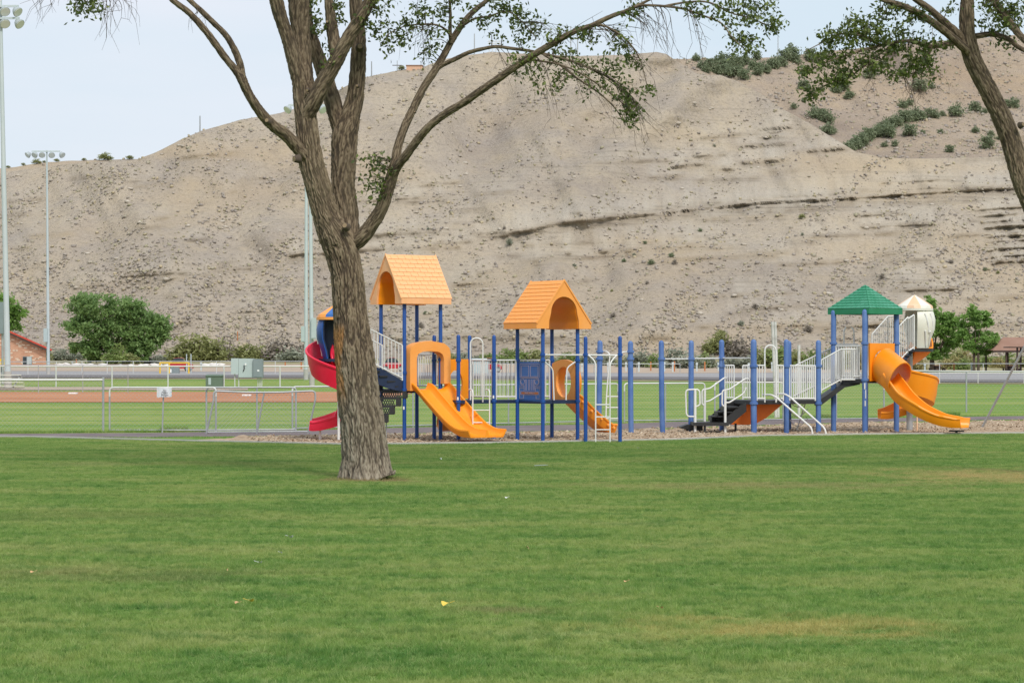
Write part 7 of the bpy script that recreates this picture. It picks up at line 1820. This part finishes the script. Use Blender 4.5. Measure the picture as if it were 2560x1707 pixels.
# ================================================================== the near lawn
def grass_mat():
    m, n, l, b = new_mat('grass blades')
    c, pos, sep = grass_colour(n, l)
    t = _attr(n, 'tint')
    c = _mix(n, l, _ramp(n, l, t, [(.0, (.7,)*3), (.4, (0,)*3)]), c, (.065, .185, .036))
    c = _mix(n, l, _ramp(n, l, t, [(.62, (0,)*3), (1.0, (.9,)*3)]), c, (.46, .52, .21))
    l.new(c, b.inputs['Base Color']); b.inputs['Roughness'].default_value = .55; b.inputs['Specular IOR Level'].default_value = .3
    tr = n.new('ShaderNodeBsdfTranslucent'); l.new(c, tr.inputs['Color'])
    mx = n.new('ShaderNodeMixShader'); mx.inputs[0].default_value = .45
    l.new(b.outputs[0], mx.inputs[1]); l.new(tr.outputs[0], mx.inputs[2]); l.new(mx.outputs[0], n['Material Output'].inputs['Surface'])
    return m
M['blade'] = grass_mat()
GC = bpy.data.collections.new('grass_tufts')
TS = .62
for v in range(5):
    g = np.random.RandomState(50 + v); nt = 300; nb = 11; n = nt * nb
    tc_ = g.uniform(-TS/2, TS/2, (nt, 2)); tt_ = g.uniform(0, 1, nt); th_ = g.uniform(.55, 1.5, nt)
    c = np.repeat(tc_, nb, 0) + g.normal(0, .011, (n, 2)); a = g.uniform(0, 6.28, n)
    h = g.uniform(.015, .032, n) * np.repeat(th_, nb); w = g.uniform(.0018, .0034, n)
    ln = g.normal(0, .016, (n, 2)) + np.repeat(g.normal(0, .016, (nt, 2)), nb, 0)
    tint = np.clip(np.repeat(tt_, nb) * .65 + .35 * g.uniform(0, 1, n), 0, 1)
    V = np.stack([np.c_[c[:, 0] - np.cos(a)*w, c[:, 1] - np.sin(a)*w, np.full(n, -.004)], np.c_[c[:, 0] + np.cos(a)*w, c[:, 1] + np.sin(a)*w, np.full(n, -.004)], np.c_[c + ln, h]], 1).reshape(-1, 3)
    me = bpy.data.meshes.new('grass_tuft'); F = np.arange(n * 3).reshape(-1, 3)
    me.vertices.add(n * 3); me.vertices.foreach_set('co', V.astype(np.float32).ravel()); me.loops.add(n * 3); me.loops.foreach_set('vertex_index', F.astype(np.int32).ravel())
    me.polygons.add(n); me.polygons.foreach_set('loop_start', np.arange(0, n * 3, 3, dtype=np.int32)); me.update(calc_edges=True)
    A_ = me.attributes.new('tint', 'FLOAT', 'POINT'); A_.data.foreach_set('value', np.repeat(tint, 3).astype(np.float32))
    me.materials.append(M['blade']); o = bpy.data.objects.new('grass_tuft', me); GC.objects.link(o)
pts = []
gr = np.random.RandomState(77)
Y = 13.6
while Y < 64:
    hw = .235 * Y + 6.0; x = -hw
    while x < hw:
        px = 1280 + x / Y * FPX; Yk = EYE * FPX / (curb_py(px) - HORIZ)
        if Y < Yk - .28: pts.append((x + gr.uniform(-.05, .05), Y + gr.uniform(-.05, .05), 0))
        x += .5
    Y += .5
me = bpy.data.meshes.new('grass'); me.from_pydata(pts, [], []); go = bpy.data.objects.new('grass', me); COL.objects.link(go); me.materials.append(M['blade'])
tag(go, kind='stuff')
ng = bpy.data.node_groups.new('scatter_grass', 'GeometryNodeTree')
ng.interface.new_socket('Geometry', in_out='INPUT', socket_type='NodeSocketGeometry'); ng.interface.new_socket('Geometry', in_out='OUTPUT', socket_type='NodeSocketGeometry')
nn_ = ng.nodes; gi, go_ = nn_.new('NodeGroupInput'), nn_.new('NodeGroupOutput'); m2p = nn_.new('GeometryNodeMeshToPoints'); iop = nn_.new('GeometryNodeInstanceOnPoints'); ci = nn_.new('GeometryNodeCollectionInfo')
ci.inputs['Collection'].default_value = GC; ci.inputs['Separate Children'].default_value = True; ci.inputs['Reset Children'].default_value = True
iop.inputs['Pick Instance'].default_value = True
rv = nn_.new('FunctionNodeRandomValue'); rv.data_type = 'FLOAT_VECTOR'; rv.inputs['Min'].default_value = (0, 0, 0); rv.inputs['Max'].default_value = (0, 0, 6.283)
rs = nn_.new('FunctionNodeRandomValue'); rs.data_type = 'FLOAT_VECTOR'; rs.inputs['Min'].default_value = (1, 1, .75); rs.inputs['Max'].default_value = (1.1, 1.1, 1.35)
rs.inputs['Seed'].default_value = 4
L2 = ng.links
L2.new(gi.outputs[0], m2p.inputs['Mesh']); L2.new(m2p.outputs[0], iop.inputs['Points']); L2.new(ci.outputs[0], iop.inputs['Instance']); L2.new(rv.outputs['Value'], iop.inputs['Rotation']); L2.new(rs.outputs['Value'], iop.inputs['Scale']); L2.new(iop.outputs[0], go_.inputs[0])
md = go.modifiers.new('scatter', 'NODES'); md.node_group = ng

# taller grass along the fence feet and path edges
tv, tf_, tt, off = [], [], [], 0
gt = np.random.RandomState(31)
def tall(px0, px1, pyf, n, h, spread=.12):
    global off
    px = gt.uniform(px0, px1, n); py = np.array([pyf(p) for p in px]); Yt = EYE * FPX / (py - HORIZ) + gt.normal(0, spread, n)
    x = (px - 1280) / FPX * Yt; hh_ = h * gt.uniform(.5, 1.2, n); a = gt.uniform(0, 6.28, n); w = .006
    V = np.stack([np.c_[x - np.cos(a)*w, Yt - np.sin(a)*w, np.full(n, -.01)], np.c_[x + np.cos(a)*w, Yt + np.sin(a)*w, np.full(n, -.01)], np.c_[x + gt.normal(0, .03, n), Yt + gt.normal(0, .03, n), hh_]], 1).reshape(-1, 3)
    tv.append(V); tf_.append(np.arange(n * 3).reshape(-1, 3) + off); tt.append(np.repeat(gt.uniform(0, .7, n), 3)); off += n * 3
tall(-200, 520, lambda p: path_back(p) - 1.5, 5000, .10); tall(520, 1700, lambda p: path_back(p) - 1, 3500, .06); tall(1700, 2700, lambda p: path_back(p) - 1, 4000, .07)
tall(-300, 500, lambda p: path_front(p) + 1, 1500, .05); tall(480, 2700, lambda p: path_front(p) + 2.5, 4500, .06)
for (a_, b_, h_) in ((400, 470, .16), (1950, 2090, .14), (2340, 2400, .18), (2050, 2075, .15)): tall(a_, b_, lambda p: path_back(p) - 2, 900, h_)
tall(60, 2700, lambda p: curb_py(p) + 1.2, 16000, .045, .05)
tall(840, 1000, lambda p: 1198 + 4 * math.sin(p), 1500, .06, .18)
tag(np_mesh('edge_grass', np.concatenate(tv), np.concatenate(tf_), M['blade'], attrs={'tint': ('FLOAT', np.concatenate(tt))}), kind='stuff')

# fallen leaves and litter
def fallen(px, py, s, mat, label, name, cat, seed):
    g = random.Random(seed); p = PG(px, py, .038); N_ = 10; pts = []
    for k in range(N_):
        a = 2 * math.pi * k / N_; r_ = s * (1 + (.5 if k == 0 else 0) + g.uniform(-.18, .18)); pts.append(Vector((math.cos(a) * r_, math.sin(a) * r_ * .75, .3 * s * math.cos(2 * a + 1) + s * .15)))
    rot = Matrix.Rotation(g.uniform(0, 6.28), 3, 'Z') @ Matrix.Rotation(g.uniform(.35, .8), 3, 'X')
    pts = [rot @ q for q in pts]
    mb = MB().add([p + q for q in pts] + [p + Vector((0, 0, s * .1))] , [(k, (k + 1) % N_, N_) for k in range(N_)])
    mb.tube([p + pts[0] * .9, p + pts[0] * 1.7 + Vector((0, 0, s * .2))], .002, 4)
    o = mb.build(name, mat, None, 60, loc=p); tag(o, label, cat)
for k, (px, py, s, m_, lb, nm, ct) in enumerate([
    (1112, 1520, .032, 'leaf_yellow', 'bright yellow fallen leaf on the lawn below the tree', 'fallen_leaf', 'leaf'), (627, 1512, .026, 'leaf_yellow', 'small yellow leaf beside a tan one on the lawn', 'fallen_leaf', 'leaf'), (592, 1518, .020, 'leaf_tan', 'tan leaf just left of the small yellow leaf', 'fallen_leaf', 'leaf'),
    (1319, 1378, .024, 'leaf_tan', 'pale tan leaf on the lawn near the middle', 'fallen_leaf', 'leaf'), (1563, 1463, .016, 'leaf_tan', 'upper one of two rusty leaves right of the middle of the lawn', 'fallen_leaf', 'leaf'), (1653, 1530, .016, 'leaf_tan', 'lower one of two rusty leaves right of the middle of the lawn', 'fallen_leaf', 'leaf'), (80, 1439, .018, 'leaf_tan', 'tan leaf on the dry lawn patch at far left', 'fallen_leaf', 'leaf'), (567, 1434, .014, 'leaf_tan', 'tiny tan leaf near two white scraps', 'fallen_leaf', 'leaf'),
    (1265, 1250, .020, 'litter', 'white paper scrap right of the tree base', 'paper_scrap', 'litter'), (728, 1349, .026, 'litter', 'white scrap on the lawn below left of the tree', 'paper_scrap', 'litter'), (650, 1415, .024, 'litter', 'pale scrap lowest of the three left scraps', 'paper_scrap', 'litter'), (702, 1390, .016, 'litter', 'tiny pale scrap between two white scraps', 'paper_scrap', 'litter'), (1101, 1151, .030, 'litter', 'small white scrap on the lawn behind the tree', 'paper_scrap', 'litter'), (1596, 1124, .024, 'litter', 'white speck of paper near the kerb below the ladder', 'paper_scrap', 'litter')]):
    fallen(px, py, s, M[m_], lb, nm, ct, k + 3)
p = PG(1350, 1169, .04); tag(MB().tube([p - Vector((.10, 0, 0)), p + Vector((.10, .02, .01))], .006, 8).tube([p + Vector((.10, .02, .01)), p + Vector((.14, .03, .01))], .004, 6).build('plastic_tube', M['cab'], None, 60, loc=p), 'thin pale plastic tube lying on the lawn in mid frame', 'litter')
p = PG(880, 1197, 0); mb = MB()
mb.tube([p + Vector((-.10, -.22, .02)), p + Vector((0, -.10, .05)), p + Vector((.15, .02, .10))], [.02, .045, .06], 8)
tag(mb.build('exposed_root', M['bark_thin'], None, 60, loc=p), 'short grey root showing at the left foot of the trunk', 'root')

# things that would share a label are told apart by their order from the left
_by = {}
for o in COL.objects:
    if o.parent is None and o.get('label'): _by.setdefault(o['label'], []).append(o)
for lb, os_ in _by.items():
    if len(os_) > 1:
        os_.sort(key=lambda o: o.location.x / o.location.y)
        for k, o in enumerate(os_):
            n = k + 1; suf = 'th' if 10 < n % 100 < 20 else {1: 'st', 2: 'nd', 3: 'rd'}.get(n % 10, 'th')
            o['label'] = lb + ', %d%s from left' % (n, suf)
            if len(o['label'].split()) > 16: print('LONG LABEL', o['label'])
